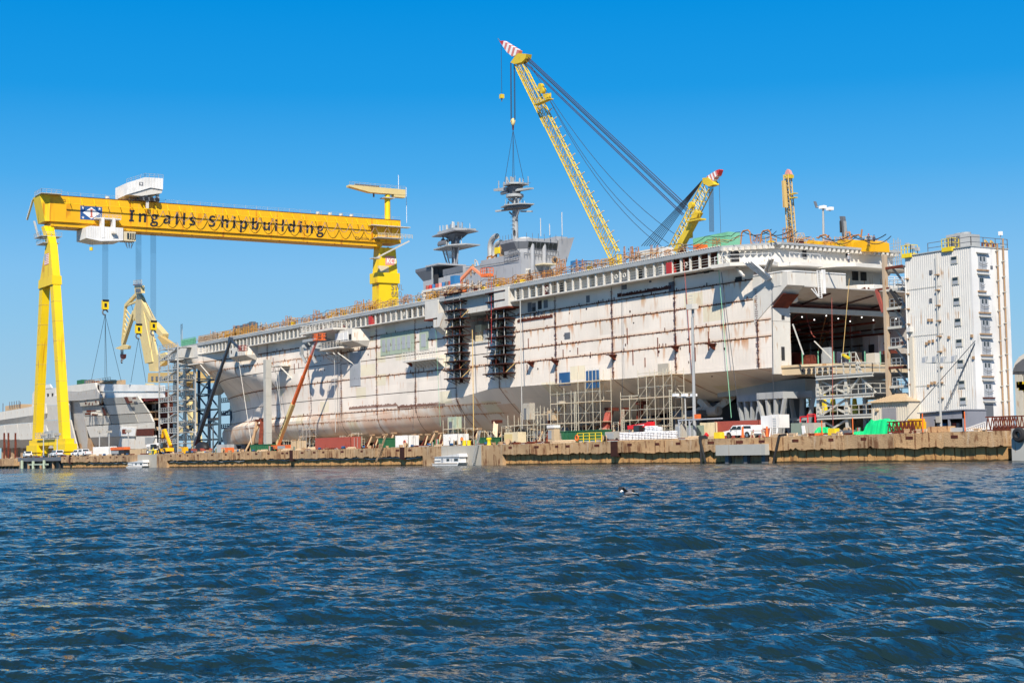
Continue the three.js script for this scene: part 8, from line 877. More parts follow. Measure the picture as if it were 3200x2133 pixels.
for (const [p0, p1, z, h, dep, m, n, l, cat] of [[2900, 2964, -1.6, 0.75, 1.4, M.concC, 'concrete_block', 'low tan concrete block in front of the grey shed', 'block'], [2968, 3020, -2, 0.55, 1.2, M.galv, 'steel_channel', 'galvanized steel channel lying beside the concrete block', 'steel'], [2231, 2250, -2, 0.95, 0.9, M.safetyYellow, 'yellow_box', 'yellow box before the front wheel of the white pickup', 'box'], [2588, 2610, -2, 0.95, 0.9, M.safetyYellow, 'yellow_box', 'yellow box at the foot of the access tower', 'box'], [2546, 2566, -1.4, 0.4, 0.6, M.safetyOrange, 'orange_cradle', 'low orange steel cradle below the small green tarpaulin', 'cradle'], [2612, 2655, -3, 0.7, 1.5, M.navyDark, 'steel_skid', 'dark steel skid on the ground before the access tower', 'frame'], [1712, 1732, -4, 2.6, 1.2, M.tan, 'tan_locker', 'tall tan locker with white lid left of green skip', 'locker'], [1890, 1938, -3.5, 1.6, 1.6, M.concGrey, 'generator', 'grey towed generator right of the green skip', 'generator'], [1575, 1618, -5, 2.2, 1.8, M.cream, 'compressor', 'cream compressor with two drums right of the bollard', 'compressor'], [345, 386, -5, 1.6, 1.8, M.black, 'generator', 'black generator with orange cover near the white office cabin', 'generator'], [2110, 2130, -5, 2.4, 1.0, M.concGrey, 'electric_cabinet', 'grey electric cabinet at the left end of blue steel frame', 'cabinet'], [2145, 2180, -7.5, 2.2, 1.4, M.paleGreenD, 'green_locker', 'pale green locker under the blue steel frame', 'locker'], [463, 478, -4, 1.3, 1, M.safetyYellow, 'yellow_box', 'yellow crate left of the yellow telehandler', 'box'], [556, 574, -4, 1.7, 1.2, M.girder, 'yellow_box', 'orange-yellow crate right of the yellow telehandler', 'box'], [690, 712, -5, 1.2, 1.6, M.safetyOrange, 'orange_machine', 'small orange machine behind the bow stem', 'machine'], [866, 906, -6, 1.4, 2, M.safetyOrange, 'orange_machine', 'orange boom lift chassis cover beside the brown storage box', 'machine']]) { const a = gx(p0, z), c = gx(p1, z), t = thing(n, l, cat); new MB().hexa([[a, GY + 0.05, z], [c, GY + 0.05, z], [c - 0.04, GY + h, z - 0.04], [a + 0.04, GY + h, z - 0.04], [a, GY + 0.05, z - dep], [c, GY + 0.05, z - dep], [c - 0.04, GY + h, z - dep + 0.04], [a + 0.04, GY + h, z - dep + 0.04]]).build('body', m, t); if (n === 'tan_locker') new MB().box(a - 0.1, GY + h, z - dep, c + 0.1, GY + h + 0.5, z + 0.1).build('lid', M.whiteClean, t); if (h > 1.2) { new MB().box(a + 0.15, GY + h * 0.3, z, lerp(a, c, 0.6), GY + h * 0.85, z + 0.04).build('panel', n === 'compressor' ? M.paleYellow : M.steel, t); if (/gener|compr|machine/.test(n)) for (const s of [0.2, 0.8]) new MB().tube([lerp(a, c, s), GY + 0.3, z - 0.1], [lerp(a, c, s), GY + 0.3, z + 0.12], 0.32, 0.32, 10).build('wheel', M.rubber, t); } if (n === 'generator' && m === M.black) new MB().box(a - 0.1, GY + h, z - dep, c + 0.2, GY + h + 0.8, z + 0.1).build('cover', M.safetyOrange, t); if (/block|channel|skid|cradle/.test(n)) for (const s of [0.1, 0.85]) new MB().box(lerp(a, c, s), GY, z - dep, lerp(a, c, s) + 0.2, GY + 0.06, z + 0.05).build('skid', M.plank, t); }
{ // blue-grey steel frame over lockers
  const t = thing('steel_portal', 'pale blue steel portal frame over lockers left of cream container', 'frame'), z = -5, a = gx(2122, z), c = gx(2258, z); for (const p of [2124, 2157]) { const x = gx(p, z); new MB().box(x - 0.12, GY, z - 0.12, x + 0.12, GY + 2.9, z + 0.12).build('post', M.panelGrey, t); new MB().bar([x, GY + 2.2, z], [x + 0.7, GY + 2.9, z], 0.12).build('knee', M.panelGrey, t); } new MB().box(a, GY + 2.9, z - 0.15, c, GY + 3.1, z + 0.15).build('beam', M.panelGrey, t); new MB().box(gx(2175, z - 1), GY + 3.1, z - 1.4, gx(2186, z - 1), GY + 3.8, z - 0.8).build('pump', M.safetyOrange, t);
}
// wrapped pallets
{ SEED = 21; const pal = k => { const t = thing('wrapped_pallet', k ? 'taller stack of white plastic wrapped bags on quay beside red telehandler' : 'plastic wrapped pallet of white bags on the quay edge left of electric cabinet', 'pallet', 'white wrapped pallets'); LOCAL.add(t); new MB().box(-0.75, 0, -0.6, 0.75, 0.14, 0.6).build('pallet', M.wood, t); for (let r = 0; r < 5; r++) for (let c = 0; c < 2; c++) { const g = new THREE.SphereGeometry(0.5, 10, 6); g.scale(0.78, 0.28, 1.2); g.translate(-0.37 + c * 0.74 + rr(-0.04, 0.04), 0.27 + r * 0.24, rr(-0.03, 0.03)); put(g, 'bag', r % 3 === 1 && c ? M.lampWhite : M.plastic, t); } return t; }; const a = pal(0); place(a, [gx(1950, -2.2), GY, -2.2]); const OR = ['first', 'second', 'third', 'fourth', 'fifth', 'sixth', 'seventh', 'eighth', 'last']; a.userData.label = 'first white wrapped pallet from the left in the front row on the quay'; for (let k = 1; k < 9; k++) copy(a, [gx(1950 + k * 19, -2.2), GY, -2.2 - rr(0, 0.4)], rr(-0.15, 0.15), OR[k] + ' white wrapped pallet from the left in the front row on the quay'); for (let k = 0; k < 5; k++) copy(a, [gx(1985 + k * 22, -4), GY, -4 - rr(0, 0.4)], rr(-0.15, 0.15), OR[k] + ' white wrapped pallet from the left in the back row'); const b = pal(1); place(b, [gx(2030, -3.4), GY + 0.9, -3.4]); b.userData.label = 'left raised white wrapped pallet before the red telehandler'; for (let k = 1; k < 3; k++) copy(b, [gx(2030 + k * 14, -3.4), GY + 0.9 - (k === 2 ? 0.2 : 0), -3.4], 0, ['middle', 'right'][k - 1] + ' raised white wrapped pallet before the red telehandler'); }
// telehandlers
function telehandler(label, m, px, z, turn, boomUp, s = 1) { const t = thing('telehandler', label, 'telehandler'); LOCAL.add(t); new MB().hexa([[-2.4, 0.6, 0.9], [2.4, 0.6, 0.9], [2.2, 1.35, 0.9], [-2.2, 1.25, 0.9], [-2.4, 0.6, -0.9], [2.4, 0.6, -0.9], [2.2, 1.35, -0.9], [-2.2, 1.25, -0.9]]).build('chassis', m, t); new MB().box(-0.8, 1.25, 0.15, 0.7, 2.4, 0.95).build('cab_frame', M.black, t); new MB().box(-0.7, 1.5, 0.1, 0.6, 2.3, 0.98).build('cab_glass', M.glass, t); for (const x of [-1.6, 1.6]) for (const zz of [0.95, -0.95]) { const w = new MB().tube([x, 0.6, zz - 0.2], [x, 0.6, zz + 0.2], 0.6, 0.6, 14).build('wheel', M.rubber, t); new MB().tube([x, 0.6, zz - 0.22], [x, 0.6, zz + 0.22], 0.3, 0.3, 10).build('rim', m, w); } const p0 = [2.2, 1.7, -0.2]; if (boomUp) { const p1 = [-1.4, 5.2, -0.2]; new MB().bar(p0, p1, 0.55, 0.6).build('boom', m, t); new MB().bar(p1, [-2.6, 5.0, -0.2], 0.45, 0.5).build('boom_extension', m, t); new MB().bar([-2.6, 5.0, -0.2], [-2.9, 3.6, -0.2], 0.4, 0.4).build('boom_nose', m, t); } else { new MB().bar([2.6, 2.5, 0], [-3.2, 2.15, 0], 0.6, 0.6).build('boom', m, t); new MB().box(1.8, 1.2, -0.4, 2.8, 2.9, 0.4).build('boom_tower', m, t); for (let k = 0; k < 9; k++) new MB().box(-1.4 + k * 0.28, 2.2 + k * 0.016, 0.3, -1.22 + k * 0.28, 2.42 + k * 0.016, 0.315).build('marking', M.printWhite, t); new MB().bar([-2.9, 2, 0.2], [-2.3, 0.9, 0.2], 0.14).build('tilt_ram', M.chrome, t); } new MB().box(boomUp ? -3.3 : -4.4, boomUp ? 3.4 : 1.4, -0.7, boomUp ? -3.1 : -3.3, boomUp ? 3.6 : 1.52, 0.5).build('forks', M.black, t); return place(t, [gx(px, z), GY, z], turn, s); }
telehandler('red telehandler with lowered boom behind the white wrapped pallets', M.brightRed, 2006, -7.5, 0, false, 1.05); telehandler('yellow telehandler with raised boom on the quay left of bow', M.girder, 518, -5, 0, true, 1.25); telehandler('white telehandler parked left of the yellow one', M.whiteClean, 486, -9, 0.3, false, 1.2);
// boom lifts
{ const t = thing('boom_lift', 'dark blue boom lift reaching up beside the bow', 'boom lift'), z = -9.5, q = (x, y) => atz(x, y, z), a = [q(610, 1390)[0], GY + 2.4, z], b = q(720, 1062), c = q(752, 1092), m = M.blueSteelD || (M.blueSteelD = mat([0.035, 0.05, 0.075], 0.5)); for (const [k0, k1, w] of [[0, 0.42, 1.0], [0.38, 0.72, 0.8], [0.68, 1, 0.62]]) new MB().bar(mix3(a, b, k0), mix3(a, b, k1), w, w).build('boom_section', m, t); new MB().bar(b, c, 0.5, 0.5).build('jib', m, t); { const g = new THREE.CylinderGeometry(0.8, 0.8, 0.8, 12); g.rotateX(Math.PI / 2); g.translate(...b); put(g, 'boom_joint', m, t); } new MB().box(c[0], c[1] - 0.4, z - 0.8, c[0] + 2.4, c[1] - 0.25, z + 0.8).build('basket_floor', M.redCont, t); rail(new MB(), [[c[0], c[1] - 0.3, z + 0.8], [c[0] + 2.4, c[1] - 0.3, z + 0.8], [c[0] + 2.4, c[1] - 0.3, z - 0.8], [c[0], c[1] - 0.3, z - 0.8], [c[0], c[1] - 0.3, z + 0.8]], 1.2, 0.8, 0.09, 2).build('basket_rail', M.redCont, t); letter('JLG', font, 1.1, add3(mix3(a, b, 0.09), [-0.4, 0, 0.56]), [0.32, 0.947, 0], [-0.947, 0.32, 0], [0, 0, 1], 'lettering', M.printWhite, t); const s = new THREE.SphereGeometry(1, 16, 8, 0, 6.283, 0, 1.57); s.scale(3.4, 1.9, 1.6); s.translate(a[0] + 5, GY + 1.2, z); put(s, 'counterweight_hood', M.black, t); new MB().box(a[0] - 1, GY + 0.6, z - 1.5, a[0] + 8, GY + 1.3, z + 1.5).build('chassis', M.redCont, t); for (const x of [0, 6.6]) new MB().tube([a[0] + x, GY + 0.7, z + 1.2], [a[0] + x, GY + 0.7, z + 1.8], 0.7, 0.7, 14).build('wheel', M.rubber, t); }
{ const t = thing('boom_lift', 'cream and orange boom lift reaching up to the boat platform', 'boom lift'), z = -7.5, q = (x, y) => atz(x, y, z), a = q(868, 1372), e = q(990, 1062); a[1] = GY + 1.6; const n = [0, 1]; for (const [k0, k1, w, m] of [[0, 0.4, 0.85, M.paleYellow], [0.38, 0.66, 0.66, M.safetyOrange], [0.64, 0.86, 0.52, M.safetyOrange], [0.85, 1, 0.4, M.pinkRed]]) new MB().bar(mix3(a, e, k0), mix3(a, e, k1), w, w).build('boom_section', m, t); new MB().box(e[0] - 0.2, e[1] - 0.2, z - 0.9, e[0] + 2.8, e[1], z + 0.9).build('basket_floor', M.safetyOrange, t); rail(new MB(), [[e[0] - 0.2, e[1], z + 0.9], [e[0] + 2.8, e[1], z + 0.9], [e[0] + 2.8, e[1], z - 0.9], [e[0] - 0.2, e[1], z - 0.9], [e[0] - 0.2, e[1], z + 0.9]], 1.3, 0.8, 0.1, 2).build('basket_rail', M.safetyOrange, t); const d = nrm3(sub3(e, a)); letter('JLG ULTRA BOOM', font, 0.62, add3(mix3(a, e, 0.05), [0.0, -0.2, 0.46]), d, [-d[1], d[0], 0], [0, 0, 1], 'lettering', M.print, t); new MB().box(a[0] - 1.4, GY + 0.5, z - 1.4, a[0] + 5, GY + 1.4, z + 1.2).build('chassis', M.safetyOrange, t); for (const x of [-0.4, 3.8]) new MB().tube([a[0] + x, GY + 0.6, z + 1], [a[0] + x, GY + 0.6, z + 1.5], 0.6, 0.6, 14).build('wheel', M.rubber, t); }
{ const t = thing('boom_lift', 'orange boom lift working on deck in front of the island', 'boom lift'), z = -33, q = (x, y) => atz(x, y, z), P = [[1432, 882], [1476, 836], [1508, 862]].map(p => q(...p)); new MB().bar(P[0], P[1], 0.55, 0.6).build('boom_section', M.safetyOrangeP || (M.safetyOrangeP = mat([0.78, 0.28, 0.14], 0.6)), t); new MB().bar(P[1], P[2], 0.45, 0.5).build('jib', M.safetyOrangeP, t); { const b = q(1512, 862); new MB().box(b[0], b[1] - 0.3, z - 0.8, b[0] + 2.6, b[1] + 0.3, z + 0.8).build('basket_floor', M.safetyOrange, t); rail(new MB(), [[b[0], b[1] + 0.3, z + 0.8], [b[0] + 2.6, b[1] + 0.3, z + 0.8], [b[0] + 2.6, b[1] + 0.3, z - 0.8]], 1.2, 0.8, 0.12, 2).build('basket_rail', M.safetyOrange, t); } new MB().box(P[0][0] - 1, DY, z - 1.2, P[0][0] + 1.6, P[0][1] - 0.2, z + 1.2).build('turret', M.safetyOrange, t); for (const x of [-1, 1.4]) new MB().tube([P[0][0] + x, DY + 0.5, z + 1], [P[0][0] + x, DY + 0.5, z + 1.5], 0.5, 0.5, 12).build('wheel', M.rubber, t); }
// small posts, barrels, bollard, life ring, gate
for (const [p, z, h, l] of [[2667, -1.2, 2.2, 'orange post on the quay left of the large green tarpaulin'], [2886, -1.2, 2.4, 'orange post left of the low concrete block'], [3018, -1.2, 2.4, 'orange post at the white ladder frame'], [2322, -1.4, 1.6, 'orange bollard post beside the rear wheel of pickup'], [2398, -1.4, 1.5, 'orange post right of the pickup tailgate'], [2570, -1.2, 2, 'thin orange post beside the small green tarpaulin']]) { const x = gx(p, z), t = thing('marker_post', l, 'post'); new MB().tube([x, GY + 0.08, z], [x, GY + h, z], h < 1.7 ? 0.2 : 0.07, h < 1.7 ? 0.12 : 0.07, 8).build('post', M.safetyOrange, t); new MB().box(x - 0.25, GY, z - 0.25, x + 0.25, GY + 0.08, z + 0.25).build('base', M.black, t); }
for (const [p, l] of [[1451, 'left of two yellow barrels on the quay edge'], [1465, 'right of two yellow barrels on the quay edge']]) { const x = gx(p, -1.4), t = thing('barrel', l, 'barrel'); new MB().tube([x, GY, -1.4], [x, GY + 0.95, -1.4], 0.36, 0.36, 14).build('drum', M.safetyYellow, t); for (const y of [0.3, 0.62]) new MB().tube([x, GY + y, -1.4], [x, GY + y + 0.05, -1.4], 0.39, 0.39, 14).build('hoop', M.safetyYellow, t); }
{ const x = gx(1528, -1.2); const pts = [[0.42, 0], [0.36, 0.15], [0.3, 0.4], [0.32, 0.8], [0.5, 1.0], [0.5, 1.15], [0.3, 1.25], [0.001, 1.28]].map(p => new THREE.Vector2(...p)), g = new THREE.LatheGeometry(pts, 16); g.translate(x, GY, -1.2); tag(put(g, 'bollard', M.safetyYellow), 'yellow mooring bollard on the quay right of steel ladder', 'bollard'); }
{ const z = -1.6, t = thing('gate_rail', 'yellow tubular safety rail in front of the green skip', 'railing'), a = gx(1805, z), c = gx(1880, z); for (const y of [0.55, 1.05, 1.5]) new MB().bar([a, GY + y, z], [c, GY + y, z], 0.09).build('rail', M.safetyYellow, t); for (let k = 0; k <= 4; k++) new MB().bar([lerp(a, c, k / 4), GY, z], [lerp(a, c, k / 4), GY + 1.5, z], 0.1).build('post', M.safetyYellow, t); new MB().box(a, GY + 0.1, z - 0.8, c, GY + 0.25, z - 0.1).build('walkway', M.galv, t); const g = new THREE.TorusGeometry(0.42, 0.12, 8, 20); g.translate(gx(1803, -1.4), GY + 0.75, -1.4); tag(put(g, 'life_ring', M.safetyOrange), 'orange life ring at left end of the yellow safety rail', 'life ring'); const g2 = new THREE.TorusGeometry(0.4, 0.11, 8, 20); g2.translate(gx(1264, -4.8), GY + 1.0, -4.8); tag(put(g2, 'life_ring', M.printRed), 'red life ring hanging on the white storage container', 'life ring'); }
{ const z = -1.4, x = gx(2208, z), t = thing('fire_hydrant', 'red fire hydrant left of the yellow box and pickup', 'hydrant'); new MB().tube([x, GY, z], [x, GY + 0.75, z], 0.22, 0.2, 10).build('barrel', M.brightRed, t); new MB().tube([x - 0.4, GY + 0.55, z], [x + 0.4, GY + 0.55, z], 0.14, 0.14, 8).build('outlet', M.brightRed, t); new MB().tube([x, GY + 0.75, z], [x, GY + 0.95, z], 0.24, 0.08, 10).build('bonnet', M.brightRed, t); }
{ const z = -1.8, t = thing('sawhorse_barrier', 'pair of pale wooden barrier trestles behind the pickup', 'barrier'), a = gx(2352, z), c = gx(2386, z); for (const x of [a, c]) for (const s of [-0.4, 0.4]) new MB().bar([x, GY + 1, z], [x + s, GY, z], 0.12).build('leg', M.woodPale, t); new MB().bar([a - 0.3, GY + 0.95, z], [c + 0.3, GY + 0.95, z], 0.2, 0.12).build('top_bar', M.palSteel, t); }
// light poles at left
for (const [p, y, z, l, n] of [[310, 1352, -10, 'left flood light pole standing before the grey hull', 1], [400, 1350, -10, 'flood light pole in front of the white hull block', 2], [665, 1313, -24, 'tallest flood light pole right of dark boom lift', 4], [650, 1331, -24, 'short light pole left of the tallest one behind bow', 2], [656, 1331, -26, 'middle short light pole behind the bow', 2], [135, 1362, -5, 'light pole with round lamps before the gantry sill', 3], [178, 1360, -5, 'light pole right of the gantry sill centre', 3], [340, 1352, -14, 'second flood light pole before the grey hull', 2]]) { const q = atz(p, y, z), t = thing('light_pole', l, 'light pole'); new MB().tube([q[0], GY, z], q, 0.24, 0.16, 8).build('pole', M.galv, t); new MB().bar(add3(q, [-n * 0.8, 0, 0]), add3(q, [n * 0.8, 0, 0]), 0.14).build('arm', M.galv, t); for (let k = 0; k <= n; k++) { const x = q[0] + (k / n - 0.5) * n * 1.5; new MB().box(x - 0.4, q[1], z - 0.3, x + 0.4, q[1] + 0.7, z + 0.3).build('floodlight', M.concGrey, t); } }
// white cabin boats moored at the flush concrete bays
for (const [p0, p1, pt, z, l] of [[1382, 1462, 1416, 1.6, 'white cabin boat moored at the quay below the barrels'], [416, 466, 1437, 1.6, 'white cabin boat moored at left below the white telehandler']]) { const a = QX(p0) - 0.5, c = QX(p1), yT = atz(p1, pt, z)[1], t = thing('cabin_boat', l, 'boat', 'white cabin boats at the quay'), zb = z - 1.4, y = k => lerp(0.1, yT, k), P = k => lerp(a, c, k); new MB().prism([[P(-0.02), y(0.16), z + 0.3], [P(0.05), -0.3, z + 0.3], [P(0.92), -0.3, z + 0.3], [P(1.0), y(0.2), z + 0.3]], [0, 0, -1.9]).build('hull', M.whiteClean, t); new MB().prism([[P(0.04), y(0.18), z], [P(0.97), y(0.2), z], [P(0.97), y(0.66), z], [P(0.05), y(0.72), z]], [0, 0, -1.4]).build('cabin', M.whiteClean, t); new MB().prism([[P(-0.02), y(0.72), z + 0.15], [P(0.4), y(0.8), z + 0.15], [P(0.98), y(1.0), z + 0.15], [P(1.0), y(0.7), z + 0.15]], [0, 0, -1.7]).build('roof', M.whiteClean, t); for (const [k0, k1, m] of [[0.5, 0.6, M.glass], [0.78, 0.92, M.glass], [0.66, 0.7, M.panelGrey]]) new MB().box(P(k0), y(0.34), z - 0.02, P(k1), y(0.56), z + 0.05).build('window', m, t); for (let k = 0; k < 3; k++) new MB().box(P(0.3), y(0.26 + k * 0.14), z, P(0.38), y(0.34 + k * 0.14), z + 0.06).build('vent', M.panelGrey, t); new MB().bar([P(0.02), y(0.4), z + 0.1], [P(0.28), y(0.42), z + 0.1], 0.1).build('grab_rail', M.palSteel, t); new MB().box(P(0.0), y(0.1), z + 0.3, P(0.95), y(0.15), z + 0.36).build('rubbing_strake', M.tan, t); }
// ---------- deck: hose stands, hoses, containers, tables
{ SEED = 77; const mk = (v, label) => { const t = thing('hose_stand', label, 'stand', 'hose stands along the flight deck'); LOCAL.add(t); const m = [M.orangeTube, M.yellowTube, M.orangeTube, M.sandRust, M.yellowTube][v], H = [2.5, 2.2, 2.9, 2.3, 1.9][v], W = [0.95, 1.0, 0.7, 1.1, 1.2][v]; for (const z of [0, -1.1]) { const mb = new MB(); const top = v === 1 || v === 4 ? W : W * 0.5; mb.bar([-W, 0, z], [-top, H, z], 0.08); mb.bar([W, 0, z], [top, H, z], 0.08); mb.bar([-top, H, z], [top, H, z], 0.08); for (let k = 1; k < 4; k++) { const f = k / 4; mb.bar([-lerp(W, top, f), H * f, z], [lerp(W, top, f), H * f, z], 0.06); } if (v !== 1) mb.bar([-W, 0, z], [top, H, z], 0.07); mb.build('frame', m, t); } for (const x of [-1, 1]) new MB().bar([x * W * 0.75, H * 0.5, 0], [x * W * 0.75, H * 0.5, -1.1], 0.09).build('cross_bar', m, t); for (let k = 0; k < 3; k++) { const h = H - k * 0.45, mb = new MB(); mb.path(sag([-W - rr(0, 0.6), h - rr(0, 0.5), 0.12 - rr(0, 1)], [W + rr(0, 0.8), h - rr(0, 0.7), 0.12 - rr(0, 0.8)], rr(-0.3, 0.6), 7), rr(0.035, 0.06), 5); mb.build('hose', [M.rubber, M.orangeTube, M.rustDark, M.palSteel, M.orangeTube][k], t); } if (v === 1 || v === 3) new MB().box(-0.5, H * 0.2, -0.8, 0.6, H * 0.6, -0.2).build('manifold_box', v === 1 ? M.safetyYellow : M.rust, t); return t; };
  const protos = ['orange tube hose stand with tapered frame on the flight deck edge', 'yellow square hose frame with box on the flight deck edge', 'tall narrow orange hose stand on the flight deck edge', 'rust brown hose stand with box on the flight deck edge', 'low yellow hose frame on the flight deck edge'].map((l, i) => mk(i, l)); const zone = (o, x) => { o.userData.label = o.userData.label.replace(/ on the flight deck edge.*| on deck .*/, '') + (x < -398 ? ' on deck above the bow' : x < -372 ? ' on deck left of the boat platform' : x < -340 ? ' on deck above the boat platform' : x < -310 ? ' on deck above the green window frames' : x < -284 ? ' on deck left of the lift opening' : x < -256 ? ' on deck above the lift opening' : x < -230 ? ' on deck right of the island' : x < -206 ? ' on deck below the second lattice crane' : ' on deck at the stern quarter'); }; let i = 0; for (let x = -414; x < -193; x += rr(2.4, 4.2)) { if (x > -204 && rnd() < 0.5) continue; const v = x < -395 ? [0, 3][i % 2] : Math.floor(rnd() * 5), p = [x, DY, -14.0 - rr(0, 1.6)], s = rr(0.85, 1.12) * (x > -215 ? 0.8 : 1); const o = i < 5 ? place(protos[i], p, rr(-0.4, 0.4), s) : copy(protos[v], p, rr(-0.5, 0.5), null, s); zone(o, x); i++; }
  for (let k = 0; k < 10; k++) zone(copy(protos[k % 5], [-188 + rr(-1, 1) + k * 0.4, DY, -19 - k * 2.4], rr(0.8, 2), null, rr(0.8, 1)), -190);
  const runs = [[-414, -392, M.orangeTube, 'orange hose run along the flight deck above the bow'], [-394, -368, M.rubber, 'black hose run along the forward flight deck edge'], [-370, -340, M.orangeTube, 'orange hose run on the deck above the boat platform'], [-342, -312, M.rustDark, 'brown hose run on the deck above the green frames'], [-314, -284, M.orangeTube, 'orange hose run on the deck left of the lift opening'], [-286, -256, M.rustDark, 'brown hose run on the deck above the lift opening'], [-258, -228, M.orangeTube, 'orange hose run on the deck below the island end'], [-230, -206, M.rustDark, 'brown hose run on the deck below the second lattice crane'], [-206, -186, M.rubber, 'black hose strung high between arches over the quarter']]; for (const [a, b, m, l] of runs) { const pts = []; for (let x = a; x <= b; x += 0.9) pts.push([x, DY + 1.5 + 1.3 * (fbm(x * 0.5 + 700, 3, 4096, 9, 2) - 0.4), -13.9 + 0.4 * Math.sin(x)]); const t = thing('hose_run', l, 'hose'); new MB().path(pts, 0.05, 5).build('hose', m, t); new MB().path(pts.map(p => [p[0], p[1] - 0.6 + 0.9 * (fbm(p[0] * 0.6 + 900, 8, 4096, 19, 2) - 0.5), p[2] - 0.6]), 0.045, 5).build('hose', M.cable, t); new MB().path(pts.map(p => [p[0], DY + 0.35 + 0.9 * fbm(p[0] * 0.7 + 500, 2, 4096, 29, 2), p[2] + 0.2]), 0.045, 5).build('hose', m === M.rubber ? M.orangeTube : m, t); new MB().path(pts.map(p => [p[0], DY + 0.7 + 1.0 * fbm(p[0] * 0.4 + 500, 6, 4096, 39, 2), p[2] - 0.9]), 0.04, 5).build('hose', M.yellowTube, t); }
  // rails with rusty screens at the bow, green screen
  for (const [a, b, m, l, open] of [[-412, -398, M.sandRust, 'brown mesh screen fence on the bow deck'], [-398, -386, M.yellowTube, 'yellow rail fence on the forward deck'], [-386, -372, M.yellowTube, 'yellow rail fence above the boat platform'], [-330, -306, M.yellowTube, 'yellow rail fence on the deck left of island'], [-425, -414, M.mintGreen, 'green screen fence at the bow deck corner'], [-372, -352, M.sandRust, 'rust brown rail fence above the white sponson', 1], [-352, -330, M.orangeTube, 'orange-brown rail fence above the grey side door', 1], [-306, -284, M.sandRust, 'rust brown rail fence left of the lift opening', 1], [-256, -232, M.orangeTube, 'orange-brown rail fence right of the lift opening', 1], [-232, -208, M.sandRust, 'rust brown rail fence below the lattice cranes', 1]]) { const t = thing('deck_fence', l, 'fence'); rail(new MB(), [[a, DY, -13.6], [b, DY, -13.6]], open ? 1.5 : 2.0, open ? 2.2 : 1.1, open ? 0.07 : 0.1, open ? 3 : 4).build('rail', m, t); if (m !== M.yellowTube && !open) for (let x = a; x < b - 1; x += 2.2) new MB().box(x + 0.08, DY + 0.15, -13.75, x + 2.1, DY + 1.8, -13.68).build('screen', m, t); }
  const box = (n, l, cat, p0, y0, p1, y1, z, m, ribs) => { const [a, c, b, d] = px2(p0, y0, p1, y1, z), t = thing(n, l, cat); new MB().box(a, DY, z - 2.4, c, d, z).build('body', m, t); if (ribs) for (let x = a + 0.15; x < c - 0.1; x += 0.3) new MB().box(x, DY + 0.2, z, x + 0.14, d - 0.15, z + 0.07).build('rib', m, t); else new MB().box(lerp(a, c, 0.2), DY + 0.4, z, lerp(a, c, 0.5), lerp(DY, d, 0.7), z + 0.05).build('panel', M.steel, t); }; box('green_container', 'mint green container on deck under the second lattice crane', 'container', 2166, 745, 2276, 724, -17, M.mintGreen, true); box('deck_shelter', 'off-white shelter on the deck left of second lattice crane', 'shelter', 1985, 800, 2070, 770, -22, M.offwhite, false); box('deck_crate', 'blue crate on the deck right of the island', 'crate', 1783, 830, 1802, 812, -20, M.blueBright, false); box('deck_crate', 'orange crate in front of the mint green container', 'crate', 2167, 790, 2182, 762, -15, M.safetyOrange, false);
  for (const [p, y, l] of [[735, 1020, 'left dark crate on the forward deck'], [758, 1015, 'middle dark crate on the forward deck'], [778, 1008, 'right dark crate with lamp on the forward deck']]) { const q = atz(p, y, -30), t = thing('deck_box', l, 'crate'); new MB().box(q[0] - 1.6, DY, -32, q[0] + 1.6, q[1], -30).build('body', M.blueSteel, t); new MB().box(q[0] - 1.2, q[1], -31.6, q[0] + 1, q[1] + 0.3, -30.4).build('lid', M.navyDark, t); }
  { const z = -25, a = atz(1318, 905, z)[0], c = atz(1432, 880, z)[0], y = atz(1375, 896, z)[1], t = thing('barrel_table', 'white raised platform carrying barrels beside the after control house', 'platform'); new MB().box(a, y - 0.5, z - 5, c, y, z).build('deck', M.offwhite, t); for (const x of [a + 0.6, lerp(a, c, 0.66)]) { new MB().bar([x, DY, z - 0.4], [x, y - 0.5, z - 0.4], 0.55).build('post', M.offwhite, t); for (const s of [-1.3, 1.3]) new MB().bar([x, y - 2, z - 0.4], [x + s, y - 0.5, z - 0.4], 0.35).build('knee', M.offwhite, t); } const cl = [M.redCont, M.red, M.blueBright, M.redCont, M.pink, M.blueBright, M.navyDark, M.redCont]; const nm = ['dark red', 'red', 'blue', 'second dark red', 'pink', 'second blue', 'black', 'last dark red']; for (let k = 0; k < 8; k++) { const x = lerp(a + 1, c - 5, k / 7), b = thing('oil_drum', nm[k] + ' drum on the raised platform beside after control house', 'drum'); new MB().tube([x, y, z - 0.9], [x, y + 1.0, z - 0.9], 0.4, 0.4, 10).build('drum', cl[k], b); new MB().tube([x, y + 0.5, z - 0.9], [x, y + 0.56, z - 0.9], 0.43, 0.43, 10).build('hoop', cl[k], b); } new MB().box(c - 4.4, y, z - 2, c - 2.6, y + 2, z - 0.6).build('blue_cabinet', M.blueBright, t); }
